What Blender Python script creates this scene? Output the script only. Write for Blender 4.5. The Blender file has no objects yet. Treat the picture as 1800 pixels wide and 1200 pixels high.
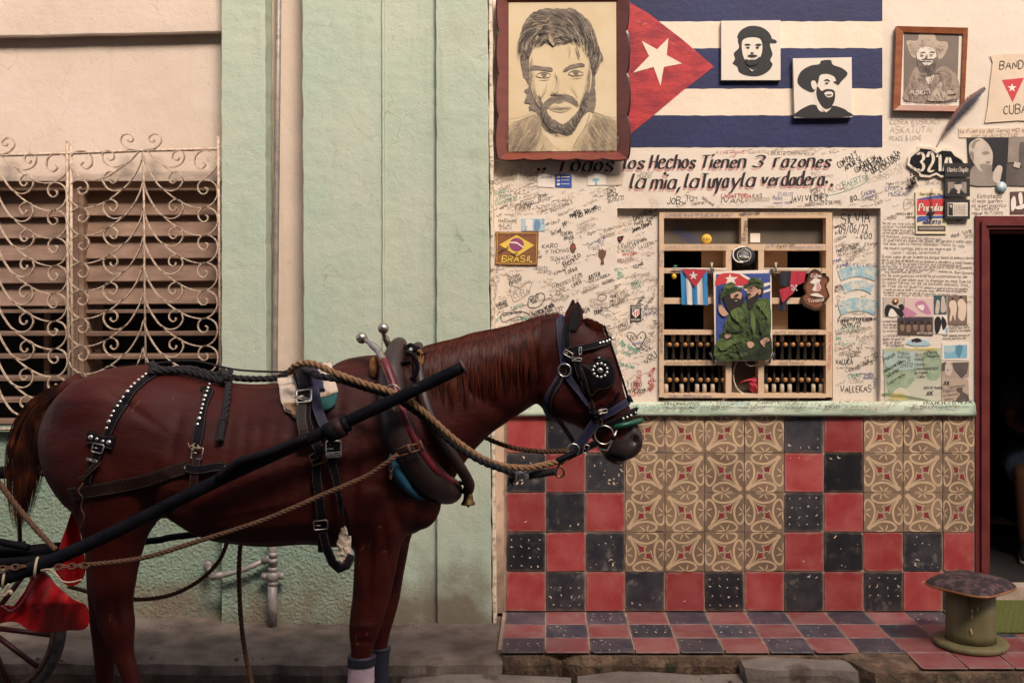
import bpy, bmesh, math, random
from mathutils import Vector, Matrix, noise
from mathutils.bvhtree import BVHTree
from math import radians, sin, cos, pi

rnd = random.Random(7)
scene = bpy.context.scene
C = scene.collection

# ------------------------------------------------------------ camera, sky, sun
# world: x right, y into the wall (tiled facade = plane y 0), z up, pavement z 0. metres.
CXP, CYP, CAMH, D0, F = 959.0, 525.0, 1.566, 5.25, 1837.5
def W(px, py, d=D0):
    "point seen at (px, py) of the 1800 px photograph at distance d before the lens"
    return Vector(((px - CXP) * d / F, d - D0, CAMH - (py - CYP) * d / F))
def dz(z, py):            # distance at which height z shows at row py
    return F * (CAMH - z) / (py - CYP)

cam = bpy.data.cameras.new('camera'); camo = bpy.data.objects.new('camera', cam); C.objects.link(camo)
camo.location = (0, -D0, CAMH); camo.rotation_euler = (pi / 2, 0, 0)
cam.sensor_width = 36; cam.lens = 36 * F / 1800
cam.shift_x = -59 / 1800; cam.shift_y = -75 / 1800
cam.clip_end = 200; cam.clip_start = .05
scene.camera = camo

SUN_EL, SUN_AZ = 47.0, 24.0          # sun behind the lens, to the right
wd = bpy.data.worlds.new('World'); scene.world = wd; wd.use_nodes = True
nt = wd.node_tree; nt.nodes.clear()
sky = nt.nodes.new('ShaderNodeTexSky'); sky.sky_type = 'NISHITA'; sky.sun_disc = False
sky.sun_elevation = radians(SUN_EL); sky.sun_rotation = radians(180 - SUN_AZ)
sky.dust_density = 3.0; sky.air_density = 1.0
bgn = nt.nodes.new('ShaderNodeBackground'); bgn.inputs[1].default_value = 0.09
out = nt.nodes.new('ShaderNodeOutputWorld')
tint = nt.nodes.new('ShaderNodeMix'); tint.data_type = 'RGBA'; tint.blend_type = 'MULTIPLY'; tint.inputs[0].default_value = 1
tint.inputs[7].default_value = (1.07, .95, .85, 1); nt.links.new(sky.outputs[0], tint.inputs[6])   # warm white balance
nt.links.new(tint.outputs[2], bgn.inputs[0]); nt.links.new(bgn.outputs[0], out.inputs[0])
sl = bpy.data.lights.new('sun', 'SUN'); slo = bpy.data.objects.new('sun', sl); C.objects.link(slo)
sl.energy = 1.5; sl.angle = radians(20); sl.color = (1.0, .93, .84)
dvec = Vector((sin(radians(SUN_AZ)) * cos(radians(SUN_EL)), -cos(radians(SUN_AZ)) * cos(radians(SUN_EL)), sin(radians(SUN_EL))))
slo.rotation_euler = dvec.to_track_quat('Z', 'Y').to_euler(); slo.location = (3, -4, 9)
scene.view_settings.view_transform = 'Standard'; scene.view_settings.look = 'None'
scene.view_settings.gamma = 1; scene.view_settings.use_curve_mapping = False
scene.view_settings.exposure = 1.62
scene.cycles.max_bounces = 8; scene.cycles.diffuse_bounces = 3; scene.cycles.glossy_bounces = 3
scene.cycles.transparent_max_bounces = 8; scene.cycles.use_denoising = True

# ------------------------------------------------------------ materials
MATS = {}
def srgb(r, g, b):
    f = lambda c: (c / 255 / 12.92) if c / 255 <= .04045 else ((c / 255 + .055) / 1.055) ** 2.4
    return (f(r), f(g), f(b))
def mat(name, col, rough=.7, col2=None, nscale=6, lo=.35, hi=.65, bump=0, bscale=40, bdist=.002, metal=0, spec=.5,
        rnd_amt=0, stretch=None, world=False, col3=None, n3=2.0, t3=.6, sheen=0, coat=0, bump2=0, b2scale=200, detail=6, rvar=0):
    if name in MATS: return MATS[name]
    m = bpy.data.materials.new(name); MATS[name] = m; m.use_nodes = True
    t = m.node_tree; N = t.nodes; L = t.links
    b = N['Principled BSDF']
    b.inputs['Roughness'].default_value = rough; b.inputs['Metallic'].default_value = metal
    b.inputs['Specular IOR Level'].default_value = spec
    if sheen:
        b.inputs['Sheen Weight'].default_value = sheen; b.inputs['Sheen Roughness'].default_value = .4
    if coat: b.inputs['Coat Weight'].default_value = coat; b.inputs['Coat Roughness'].default_value = .25
    if world:
        co = N.new('ShaderNodeNewGeometry').outputs['Position']
    else:
        co = N.new('ShaderNodeTexCoord').outputs['Object']
    oi = N.new('ShaderNodeObjectInfo')
    if not world:
        ad = N.new('ShaderNodeVectorMath'); ad.operation = 'MULTIPLY_ADD'
        cb = N.new('ShaderNodeCombineXYZ')
        for k in range(3): L.new(oi.outputs['Random'], cb.inputs[k])
        L.new(cb.outputs[0], ad.inputs[0]); ad.inputs[1].default_value = (17, 31, 23); L.new(co, ad.inputs[2]); co = ad.outputs[0]
    if stretch:
        mp = N.new('ShaderNodeVectorMath'); mp.operation = 'MULTIPLY'; mp.inputs[1].default_value = stretch
        L.new(co, mp.inputs[0]); co = mp.outputs[0]
    def nz(scale, det=detail, ro=.6):
        n = N.new('ShaderNodeTexNoise'); n.inputs['Scale'].default_value = scale; n.inputs['Detail'].default_value = det
        n.inputs['Roughness'].default_value = ro; L.new(co, n.inputs['Vector']); return n.outputs[0]
    def ramp(src, a, z):
        r = N.new('ShaderNodeMapRange'); r.inputs[1].default_value = a; r.inputs[2].default_value = z; r.interpolation_type = 'SMOOTHSTEP'
        L.new(src, r.inputs[0]); return r.outputs[0]
    def mix(f, a, bb):
        x = N.new('ShaderNodeMix'); x.data_type = 'RGBA'
        if isinstance(f, float): x.inputs[0].default_value = f
        else: L.new(f, x.inputs[0])
        for s, v in ((6, a), (7, bb)):
            if isinstance(v, tuple): x.inputs[s].default_value = (*v, 1)
            else: L.new(v, x.inputs[s])
        return x.outputs[2]
    cur = tuple(col)
    if col2: cur = mix(ramp(nz(nscale), lo, hi), cur, tuple(col2))
    if col3: cur = mix(ramp(nz(n3), t3, t3 + .12), cur, tuple(col3))
    if rnd_amt:
        h = N.new('ShaderNodeHueSaturation')
        r = N.new('ShaderNodeMapRange'); L.new(oi.outputs['Random'], r.inputs[0]); r.inputs[3].default_value = 1 - rnd_amt; r.inputs[4].default_value = 1 + rnd_amt
        L.new(r.outputs[0], h.inputs['Value'])
        if isinstance(cur, tuple): h.inputs['Color'].default_value = (*cur, 1)
        else: L.new(cur, h.inputs['Color'])
        cur = h.outputs[0]
    if isinstance(cur, tuple): b.inputs['Base Color'].default_value = (*cur, 1)
    else: L.new(cur, b.inputs['Base Color'])
    if rvar:
        rr = N.new('ShaderNodeMapRange'); L.new(nz(nscale * 2.3), rr.inputs[0]); rr.inputs[1].default_value = .3; rr.inputs[2].default_value = .7; rr.inputs[3].default_value = rough - rvar; rr.inputs[4].default_value = rough + rvar; L.new(rr.outputs[0], b.inputs['Roughness'])
    if bump:
        bp = N.new('ShaderNodeBump'); bp.inputs['Strength'].default_value = bump; bp.inputs['Distance'].default_value = bdist
        L.new(nz(bscale, 5), bp.inputs['Height']); last = bp
        if bump2:
            b2 = N.new('ShaderNodeBump'); b2.inputs['Strength'].default_value = bump2; b2.inputs['Distance'].default_value = bdist * .4
            L.new(nz(b2scale, 3), b2.inputs['Height']); L.new(bp.outputs[0], b2.inputs['Normal']); last = b2
        L.new(last.outputs[0], b.inputs['Normal'])
    m['_'] = 1
    return m

# ------------------------------------------------------------ mesh builder
class MB:
    def __init__(s): s.v = []; s.f = []; s.m = []; s.sm = []
    def add(s, vs, fs, m=0, smooth=False):
        o = len(s.v); s.v.extend([tuple(v) for v in vs])
        for f in fs: s.f.append(tuple(i + o for i in f)); s.m.append(m); s.sm.append(smooth)
        return s
    def box(s, a, b, m=0, jit=0):
        x0, y0, z0 = a; x1, y1, z1 = b
        x0, x1 = min(x0, x1), max(x0, x1); y0, y1 = min(y0, y1), max(y0, y1); z0, z1 = min(z0, z1), max(z0, z1)
        vs = [(x, y, z) for x in (x0, x1) for y in (y0, y1) for z in (z0, z1)]
        if jit: vs = [tuple(c + rnd.uniform(-jit, jit) for c in v) for v in vs]
        return s.add(vs, [(0, 1, 3, 2), (4, 6, 7, 5), (0, 4, 5, 1), (2, 3, 7, 6), (0, 2, 6, 4), (1, 5, 7, 3)], m)
    def wbox(s, px0, py0, px1, py1, yf, yb, m=0, jit=0):
        "box whose FRONT face (at y=yf) shows at those pixels"
        p = W(px0, py0, D0 + yf); q = W(px1, py1, D0 + yf)
        return s.box((p.x, yf, p.z), (q.x, yb, q.z), m, jit)
    def poly(s, pts, m=0, th=0):
        "pts 3-D, coplanar-ish facing -y; th = thickness backwards (+y)"
        n = len(pts)
        if n < 3: return s
        pts = [Vector(p) for p in pts]
        ar = sum(pts[i].x * pts[(i + 1) % n].z - pts[(i + 1) % n].x * pts[i].z for i in range(n))
        if ar < 0: pts = pts[::-1]
        fs = [tuple(range(n))]
        vs = list(pts)
        if th:
            vs += [p + Vector((0, th, 0)) for p in pts]
            fs += [(i, i + n, (i + 1) % n + n, (i + 1) % n) for i in range(n)]
            fs += [tuple(range(2 * n - 1, n - 1, -1))]
        return s.add(vs, fs, m)
    def tube(s, pts, r, seg=8, m=0, closed=False, cap=True, flat=1.0, up=None, twist=0):
        pts = [Vector(p) for p in pts]; n = len(pts)
        if n < 2: return s
        rs = r if isinstance(r, (list, tuple)) else [r] * n
        fr = frames(pts, closed, up)
        vs = []
        for i in range(n):
            t, u, w = fr[i]
            for k in range(seg):
                a = 2 * pi * k / seg + twist * i
                vs.append(pts[i] + u * (cos(a) * rs[i]) + w * (sin(a) * rs[i] * flat))
        fs = []
        for i in range(n if closed else n - 1):
            j = (i + 1) % n
            for k in range(seg):
                l = (k + 1) % seg
                fs.append((i * seg + k, i * seg + l, j * seg + l, j * seg + k))
        if cap and not closed:
            fs.append(tuple(range(seg - 1, -1, -1))); fs.append(tuple((n - 1) * seg + k for k in range(seg)))
        return s.add(vs, fs, m, True)
    def lathe(s, prof, base, axis='z', seg=20, m=0):
        "prof [(r, h)]"
        vs = []
        for r, h in prof:
            for k in range(seg):
                a = 2 * pi * k / seg; x, y = r * cos(a), r * sin(a)
                v = {'z': (x, y, h), 'x': (h, x, y), 'y': (x, h, y)}[axis]
                vs.append(Vector(base) + Vector(v))
        fs = []
        for i in range(len(prof) - 1):
            for k in range(seg):
                l = (k + 1) % seg; fs.append((i * seg + k, i * seg + l, (i + 1) * seg + l, (i + 1) * seg + k))
        fs.append(tuple(range(seg - 1, -1, -1))); fs.append(tuple((len(prof) - 1) * seg + k for k in range(seg)))
        return s.add(vs, fs, m, True)
    def ball(s, c, r, m=0, seg=12, sc=(1, 1, 1)):
        c = Vector(c); vs = []; fs = []; h = seg // 2
        for i in range(1, h):
            for k in range(seg):
                a = pi * i / h; b = 2 * pi * k / seg
                vs.append(c + Vector((sin(a) * cos(b) * sc[0], sin(a) * sin(b) * sc[1], cos(a) * sc[2])) * r)
        vs += [c + Vector((0, 0, r * sc[2])), c - Vector((0, 0, r * sc[2]))]
        T = len(vs) - 2
        for i in range(h - 2):
            for k in range(seg):
                l = (k + 1) % seg; fs.append((i * seg + k, (i + 1) * seg + k, (i + 1) * seg + l, i * seg + l))
        for k in range(seg):
            l = (k + 1) % seg; fs.append((T, k, l)); fs.append((T + 1, (h - 2) * seg + l, (h - 2) * seg + k))
        return s.add(vs, fs, m, True)
    def ribbon(s, pts, w, m=0, y=None):
        "flat stroke in the xz plane (writing)"
        n = len(pts)
        if n < 2: return s
        vs = []
        for i in range(n):
            a = pts[max(0, i - 1)]; b = pts[min(n - 1, i + 1)]
            dx, dzz = b[0] - a[0], b[2] - a[2]; l = math.hypot(dx, dzz) or 1
            nx, nz_ = -dzz / l * w / 2, dx / l * w / 2
            vs.append((pts[i][0] + nx, pts[i][1], pts[i][2] + nz_)); vs.append((pts[i][0] - nx, pts[i][1], pts[i][2] - nz_))
        return s.add(vs, [(2 * i, 2 * i + 1, 2 * i + 3, 2 * i + 2) for i in range(n - 1)], m)
    def mesh(s, name, mats):
        me = bpy.data.meshes.new(name); me.from_pydata(s.v, [], s.f)
        for m in (mats if isinstance(mats, (list, tuple)) else [mats]): me.materials.append(m)
        me.polygons.foreach_set('material_index', s.m); me.polygons.foreach_set('use_smooth', s.sm)
        me.update(); return me
    def build(s, name, mats, parent=None, label=None, cat=None, group=None, kind=None, origin=None):
        if not s.v: return None
        xs = [v[0] for v in s.v]; ys = [v[1] for v in s.v]; zs = [v[2] for v in s.v]
        o = Vector(origin) if origin is not None else Vector(((min(xs) + max(xs)) / 2, (min(ys) + max(ys)) / 2, min(zs)))
        s.v = [(v[0] - o.x, v[1] - o.y, v[2] - o.z) for v in s.v]
        return link(bpy.data.objects.new(name, s.mesh(name, mats)), o, parent, label, cat, group, kind)

WL = {}
def link(ob, o, parent=None, label=None, cat=None, group=None, kind=None):
    C.objects.link(ob); WL[ob.name] = Vector(o)
    if parent is not None: ob.parent = parent; ob.location = Vector(o) - WL[parent.name]
    else: ob.location = o
    if label: ob['label'] = label
    if cat: ob['category'] = cat
    if group: ob['group'] = group
    if kind: ob['kind'] = kind
    return ob
def thing(name, loc, label, cat, group=None, kind=None):
    return link(bpy.data.objects.new(name, None), Vector(loc), None, label, cat, group, kind)
def struct(name, loc=(0, 0, 0)): return link(bpy.data.objects.new(name, None), Vector(loc), kind='structure')
def put(me, name, loc, parent=None, rot=(0, 0, 0), scl=None, **kw):
    o = link(bpy.data.objects.new(name, me), loc, parent, **kw); o.rotation_euler = rot
    if scl: o.scale = scl
    return o

def frames(pts, closed=False, up=None):
    n = len(pts); res = []; prev = None
    for i in range(n):
        a = pts[(i - 1) % n] if (closed or i > 0) else pts[0]; b = pts[(i + 1) % n] if (closed or i < n - 1) else pts[-1]
        t = (b - a); t = t.normalized() if t.length > 1e-9 else Vector((1, 0, 0))
        if up is not None: u = Vector(up)
        elif prev is None: u = Vector((0, -1, 0)) if abs(t.y) < .9 else Vector((0, 0, 1))
        else: u = prev
        u = u - t * u.dot(t)
        u = u.normalized() if u.length > 1e-6 else t.orthogonal().normalized()
        w = t.cross(u); res.append((t, u, w)); prev = u
    return res
def cr(pts, n=6, closed=False):
    "Catmull-Rom through control points of any dimension"
    P = [tuple(p) for p in pts]; m = len(P); o = []
    rng = range(m if closed else m - 1)
    for i in rng:
        p0 = P[(i - 1) % m] if closed or i > 0 else P[0]; p1 = P[i]; p2 = P[(i + 1) % m]; p3 = P[(i + 2) % m] if closed or i < m - 2 else P[-1]
        for k in range(n):
            t = k / n
            o.append(tuple(.5 * (2 * b + (c - a) * t + (2 * a - 5 * b + 4 * c - d) * t * t + (3 * b - a - 3 * c + d) * t ** 3) for a, b, c, d in zip(p0, p1, p2, p3)))
    if not closed: o.append(P[-1])
    return o
def resample(pts, step):
    pts = [Vector(p) for p in pts]; o = [pts[0].copy()]; acc = 0
    for a, b in zip(pts, pts[1:]):
        l = (b - a).length
        if l < 1e-9: continue
        t = step - acc
        while t <= l: o.append(a.lerp(b, t / l)); t += step
        acc = (acc + l) % step
    return o
def WP(pts, d=D0, y=None):
    if y is not None: d = D0 + y
    return [W(p[0], p[1], p[2] if len(p) > 2 else d) for p in pts]
def rope(mb, pts, r, m=0, m2=None, pitch=None, strands=3):
    "twisted rope: helical strands round a path"
    pts = resample(pts, r * .55); fr = frames(pts); pitch = pitch or r * 6
    for s in range(strands):
        q = []
        for i, p in enumerate(pts):
            a = 2 * pi * s / strands + 2 * pi * i * r * .55 / pitch
            q.append(p + fr[i][1] * (cos(a) * r * .5) + fr[i][2] * (sin(a) * r * .5))
        mb.tube(q, r * .56, 6, m)
# ------------------------------------------------------------ materials in use
M_cream = mat('cream_plaster', (.69, .575, .465), .85, (.75, .635, .52), 1.7, .3, .7, bump=.5, bscale=11, bdist=.007, world=True, col3=(.62, .47, .35), n3=5.5, t3=.66, bump2=.35, b2scale=130)
M_peach = mat('peach_plaster', (.61, .475, .375), .88, (.67, .53, .43), 1.9, .3, .7, bump=.5, bscale=14, bdist=.008, world=True, col3=(.52, .37, .27), n3=4.1, t3=.68, bump2=.4, b2scale=120)
M_green = mat('green_plaster', (.395, .465, .355), .85, (.46, .49, .38), 2.1, .35, .65, bump=.7, bscale=13, bdist=.009, world=True, col3=(.36, .40, .29), n3=3.3, t3=.66, bump2=.5, b2scale=150)
def wear_base(m, z0, z1, col, amt=.8, sc=5):
    "splash dirt of its own ragged shape, low on the wall"
    t = m.node_tree; N = t.nodes; L = t.links; b = N['Principled BSDF']
    g = N.new('ShaderNodeNewGeometry'); sp = N.new('ShaderNodeSeparateXYZ'); L.new(g.outputs['Position'], sp.inputs[0])
    n = N.new('ShaderNodeTexNoise'); n.inputs['Scale'].default_value = sc; n.inputs['Detail'].default_value = 8; L.new(g.outputs['Position'], n.inputs['Vector'])
    a = N.new('ShaderNodeMapRange'); L.new(sp.outputs[2], a.inputs[0]); a.inputs[1].default_value = z1; a.inputs[2].default_value = z0
    mu = N.new('ShaderNodeMath'); mu.operation = 'MULTIPLY_ADD'; L.new(n.outputs[0], mu.inputs[0]); mu.inputs[1].default_value = 1.6; mu.inputs[2].default_value = -.95
    ad = N.new('ShaderNodeMath'); ad.operation = 'ADD'; L.new(mu.outputs[0], ad.inputs[0]); L.new(a.outputs[0], ad.inputs[1])
    r = N.new('ShaderNodeMapRange'); L.new(ad.outputs[0], r.inputs[0]); r.inputs[1].default_value = .25; r.inputs[2].default_value = .75; r.inputs[4].default_value = amt
    old = b.inputs['Base Color'].links[0].from_socket
    x = N.new('ShaderNodeMix'); x.data_type = 'RGBA'; L.new(r.outputs[0], x.inputs[0]); L.new(old, x.inputs[6]); x.inputs[7].default_value = (*col, 1)
    L.new(x.outputs[2], b.inputs['Base Color']); return m
wear_base(M_green, -.05, .55, (.17, .13, .085), .9)
M_stucco = mat('rough_green_stucco', (.21, .285, .215), .9, (.25, .305, .225), 3, .3, .7, bump=.55, bscale=120, bdist=.004, world=True, col3=(.22, .27, .19), n3=6, t3=.6)
wear_base(M_stucco, -.06, .32, (.17, .125, .085), .9)
M_jamb = mat('peach_jamb', (.60, .42, .30), .88, (.50, .35, .25), 5, .4, .7, bump=.6, bscale=20, bdist=.006, world=True, col3=(.30, .21, .15), n3=7, t3=.6)
wear_base(M_jamb, -.05, .75, (.12, .08, .055), .95, 7)
def weather(m, crack=(.22, .16, .12), cs=2.3, amt=.5, pits=.35, streak=0, thr=.54):
    "hairline cracks, pits and old damp patches"
    t = m.node_tree; N = t.nodes; L = t.links; b = N['Principled BSDF']; g = N.new('ShaderNodeNewGeometry')
    n = N.new('ShaderNodeTexNoise'); n.inputs['Scale'].default_value = 3; n.inputs['Detail'].default_value = 5; L.new(g.outputs['Position'], n.inputs['Vector'])
    va = N.new('ShaderNodeVectorMath'); va.operation = 'MULTIPLY_ADD'; L.new(n.outputs['Color'], va.inputs[0]); va.inputs[1].default_value = (.5, .5, .5); L.new(g.outputs['Position'], va.inputs[2])
    v = N.new('ShaderNodeTexVoronoi'); v.feature = 'DISTANCE_TO_EDGE'; v.inputs['Scale'].default_value = cs; L.new(va.outputs[0], v.inputs['Vector'])
    def mr(src, a, z, o0=0, o1=1):
        r = N.new('ShaderNodeMapRange'); r.inputs[1].default_value = a; r.inputs[2].default_value = z; r.inputs[3].default_value = o0; r.inputs[4].default_value = o1; L.new(src, r.inputs[0]); return r.outputs[0]
    def ml(a, c, op='MULTIPLY'):
        x = N.new('ShaderNodeMath'); x.operation = op; L.new(a, x.inputs[0]); L.new(c, x.inputs[1]); return x.outputs[0]
    def nz(s, d=4, st=None):
        q = N.new('ShaderNodeTexNoise'); q.inputs['Scale'].default_value = s; q.inputs['Detail'].default_value = d; src = g.outputs['Position']
        if st: w = N.new('ShaderNodeVectorMath'); w.operation = 'MULTIPLY'; w.inputs[1].default_value = st; L.new(src, w.inputs[0]); src = w.outputs[0]
        L.new(src, q.inputs['Vector']); return q.outputs[0]
    f = ml(mr(v.outputs[0], .0, .007, amt, 0), mr(nz(1.7), thr, thr + .06))
    f = ml(f, mr(nz(34, 3), .69, .73, 0, pits), 'MAXIMUM')
    f = ml(f, mr(nz(2.6, 6), .60, .76, 0, .22), 'MAXIMUM')
    if streak: f = ml(f, mr(nz(3.5, 5, (4, 4, .35)), .60, .80, 0, streak), 'MAXIMUM')
    old = b.inputs['Base Color'].links[0].from_socket; x = N.new('ShaderNodeMix'); x.data_type = 'RGBA'; L.new(f, x.inputs[0]); L.new(old, x.inputs[6]); x.inputs[7].default_value = (*crack, 1); L.new(x.outputs[2], b.inputs['Base Color'])
for m_, c_, kw in ((M_cream, (.40, .29, .21), dict(amt=.35, pits=.25)), (M_peach, (.36, .25, .18), dict(streak=.3)), (M_green, (.26, .25, .16), dict(streak=.42, amt=.6)), (M_stucco, (.20, .19, .13), dict(streak=.4, pits=0, amt=0))): weather(m_, c_, **kw)
def edge_wear(m, col, h=.097, amt=.8):
    t = m.node_tree; N = t.nodes; L = t.links; b = N['Principled BSDF']; tc = N.new('ShaderNodeTexCoord'); sp = N.new('ShaderNodeSeparateXYZ'); L.new(tc.outputs['Object'], sp.inputs[0])
    a = []
    for k in (0, 2): x = N.new('ShaderNodeMath'); x.operation = 'ABSOLUTE'; L.new(sp.outputs[k], x.inputs[0]); a.append(x.outputs[0])
    mx = N.new('ShaderNodeMath'); mx.operation = 'MAXIMUM'; L.new(a[0], mx.inputs[0]); L.new(a[1], mx.inputs[1])
    g = N.new('ShaderNodeNewGeometry'); n = N.new('ShaderNodeTexNoise'); n.inputs['Scale'].default_value = 22; n.inputs['Detail'].default_value = 6; L.new(g.outputs['Position'], n.inputs['Vector'])
    q = N.new('ShaderNodeMath'); q.operation = 'MULTIPLY_ADD'; L.new(n.outputs[0], q.inputs[0]); q.inputs[1].default_value = .045; L.new(mx.outputs[0], q.inputs[2])
    r = N.new('ShaderNodeMapRange'); L.new(q.outputs[0], r.inputs[0]); r.inputs[1].default_value = h + .012; r.inputs[2].default_value = h + .028; r.inputs[4].default_value = amt
    old = b.inputs['Base Color'].links[0].from_socket; x = N.new('ShaderNodeMix'); x.data_type = 'RGBA'; L.new(r.outputs[0], x.inputs[0]); L.new(old, x.inputs[6]); x.inputs[7].default_value = (*col, 1); L.new(x.outputs[2], b.inputs['Base Color'])
M_chip = mat('worn_cream_edge', (.72, .60, .45), .85, (.45, .33, .22), 30, .5, .6, bump=.5, bscale=60, world=True)
M_ledge = mat('pale_green_paint', (.40, .50, .36), .75, (.50, .52, .40), 5, .35, .7, bump=.5, bscale=30, bdist=.004, world=True, col3=(.42, .32, .23), n3=14, t3=.66)
M_grout = mat('grout', (.38, .27, .20), .95, (.26, .18, .135), 12, .3, .7, bump=.8, bscale=80, bdist=.003, world=True)
M_tred = mat('red_cement_tile', (.30, .032, .034), .5, (.38, .085, .076), 9, .3, .75, bump=.25, bscale=90, bdist=.001, rnd_amt=.22, col3=(.36, .12, .10), n3=5, t3=.62, spec=.4)
M_tblk = mat('black_cement_tile', (.016, .015, .020), .5, (.042, .037, .039), 10, .35, .7, bump=.25, bscale=90, bdist=.001, rnd_amt=.6, col3=(.10, .085, .075), n3=18, t3=.57, spec=.4)
M_tbrn = mat('brown_cement_tile', (.205, .125, .075), .6, (.265, .17, .105), 12, .35, .7, bump=.25, bscale=90, bdist=.001, rnd_amt=.24)
M_tcrm = mat('cream_tile_inlay', (.60, .415, .245), .6, (.50, .35, .22), 16, .35, .7, rnd_amt=.10)
M_tdia = mat('crimson_tile_inlay', (.28, .022, .035), .6, (.2, .02, .03), 20)
M_chipc = mat('cream_chip', (.74, .60, .44), .7, (.58, .42, .28), 60)
M_fred = mat('worn_red_floor_tile', (.21, .050, .050), .5, (.255, .115, .105), 8, .3, .75, bump=.4, bscale=60, bdist=.002, rnd_amt=.16, col3=(.25, .13, .11), n3=9, t3=.6)
M_fblk = mat('worn_black_floor_tile', (.032, .031, .044), .45, (.078, .067, .076), 9, .35, .7, bump=.4, bscale=60, bdist=.002, rnd_amt=.3, col3=(.13, .105, .09), n3=13, t3=.62)
edge_wear(M_tred, (.34, .19, .15)); edge_wear(M_tblk, (.15, .11, .09)); edge_wear(M_tbrn, (.24, .17, .12), amt=.6); edge_wear(M_fred, (.28, .18, .15)); edge_wear(M_fblk, (.16, .13, .12))
M_conc = mat('dusty_concrete', (.085, .060, .046), .92, (.20, .15, .118), 5.5, .3, .7, bump=.9, bscale=22, bdist=.008, world=True, col3=(.09, .062, .046), n3=2.6, t3=.55, bump2=.6, b2scale=240)
weather(M_conc, (.07, .045, .03), cs=3, amt=.8, pits=.8, thr=.48)
M_kerb = mat('kerb_stone', (.13, .10, .083), .92, (.21, .17, .14), 7, .3, .7, bump=1, bscale=26, bdist=.01, world=True, col3=(.08, .055, .04), n3=5, t3=.58, bump2=.6, b2scale=180)
M_dirt = mat('dark_broken_mortar', (.085, .05, .03), .95, (.20, .125, .075), 14, .4, .7, bump=1, bscale=50, bdist=.012, world=True, col3=(.03, .03, .012), n3=9, t3=.55)
M_road = mat('asphalt', (.05, .047, .045), .9, (.07, .065, .06), 30, bump=.6, bscale=80, bdist=.004, world=True)
M_wood = mat('faded_wood', (.25, .15, .10), .75, (.33, .205, .14), 7, .35, .7, bump=.5, bscale=18, bdist=.003, stretch=(1, 1, 8), col3=(.16, .09, .06), n3=4, t3=.62)
M_slat = mat('shutter_wood', (.24, .14, .095), .75, (.32, .20, .14), 6, .3, .7, bump=.5, bscale=18, bdist=.003, stretch=(1, 4, 9), col3=(.12, .065, .04), n3=3, t3=.6, rnd_amt=.12)
M_iron = mat('flaking_cream_iron', (.52, .40, .30), .6, (.34, .22, .15), 60, .45, .6, bump=.6, bscale=150, bdist=.001, col3=(.16, .06, .035), n3=35, t3=.6, rnd_amt=.08)
M_winwood = mat('cream_window_wood', (.60, .40, .25), .7, (.68, .47, .31), 9, .3, .7, bump=.4, bscale=30, bdist=.002, world=True, col3=(.45, .28, .16), n3=18, t3=.6)
M_door = mat('oxblood_door_paint', (.115, .018, .018), .42, (.16, .03, .028), 10, .35, .7, bump=.3, bscale=30, bdist=.002, world=True)
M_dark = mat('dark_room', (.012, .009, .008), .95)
M_opp = mat('opposite_plaster', (.26, .20, .15), .9, (.22, .17, .13), 2, bump=.3, bscale=12, world=True)
M_pipe = mat('grey_metal_pipe', (.21, .18, .165), .5, (.30, .25, .22), 18, .4, .6, bump=.5, bscale=50, bdist=.003, col3=(.10, .07, .05), n3=10, t3=.6, metal=.2)
M_black = mat('matt_black', (.012, .011, .012), .45)
M_dglass = mat('dusty_glass', (.10, .085, .065), .35, (.15, .125, .095), 4, bump=.1, bscale=20, rnd_amt=.2)
M_backing = mat('pale_back_panel', (.36, .235, .145), .8, (.42, .28, .18), 6)
M_steel = mat('worn_steel', (.52, .47, .42), .38, (.34, .28, .22), 90, .4, .65, metal=1)
M_brass = mat('old_brass', (.30, .19, .08), .42, (.16, .10, .04), 60, metal=1)
M_stud = mat('nickel_stud', (.80, .74, .64), .28, metal=1)
M_rust = mat('rusty_iron', (.16, .065, .03), .75, (.09, .035, .02), 60, bump=.5, bscale=120, bdist=.001)

X = lambda px, y=0: W(px, 0, D0 + y).x
Z = lambda py, y=0: W(0, py, D0 + y).z

# ------------------------------------------------------------ ground
road = MB(); road.box((-30, -11, -.4), (30, -.66, -.17)); road.build('road', M_road, kind='structure')
pv = struct('pavement', (0, -.3, 0))
b = MB()                                     # left concrete, its own broken edge
def slab(xs, yfn, z0, z1, yb, jz=0):
    "ground slab whose front edge wanders"
    m = MB(); vs = []; n = len(xs); rows = 9
    for i, x in enumerate(xs):
        yf = yfn(x)
        for r in range(rows):
            t = r / (rows - 1); y = yb + (yf - yb) * t
            z = z1 + noise.noise(Vector((x * 3, y * 4, 1))) * jz + (-.012 if r == rows - 1 else 0)
            vs.append((x, y, z))
        vs.append((x, yf - .012 + noise.noise(Vector((x * 9, 3, 1))) * .012, z1 - .05)); vs.append((x, yf + noise.noise(Vector((x * 11, 7, 1))) * .012, z0))
    R = rows + 2; fs = []
    for i in range(n - 1):
        for r in range(R - 1): fs.append((i * R + r, i * R + r + 1, (i + 1) * R + r + 1, (i + 1) * R + r))
    m.add(vs, fs, 0, False); return m
xl = X(884, -.6)
xs = [-9 + i * .08 for i in range(80)]; xs = [-9 + i * .25 for i in range(24)] + [-3 + i * .025 for i in range(int((xl + 3) / .025))] + [xl]
slab(xs, lambda x: -.655 + noise.noise(Vector((x * 2.5, 0, 3))) * .045 + noise.noise(Vector((x * 14, 0, 5))) * .018, -.20, -.03, .06, .004).build('concrete_slab', M_conc, pv)
xs2 = [xl + .001 + i * .022 for i in range(150)] + [xl + 3.4, 9]
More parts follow.
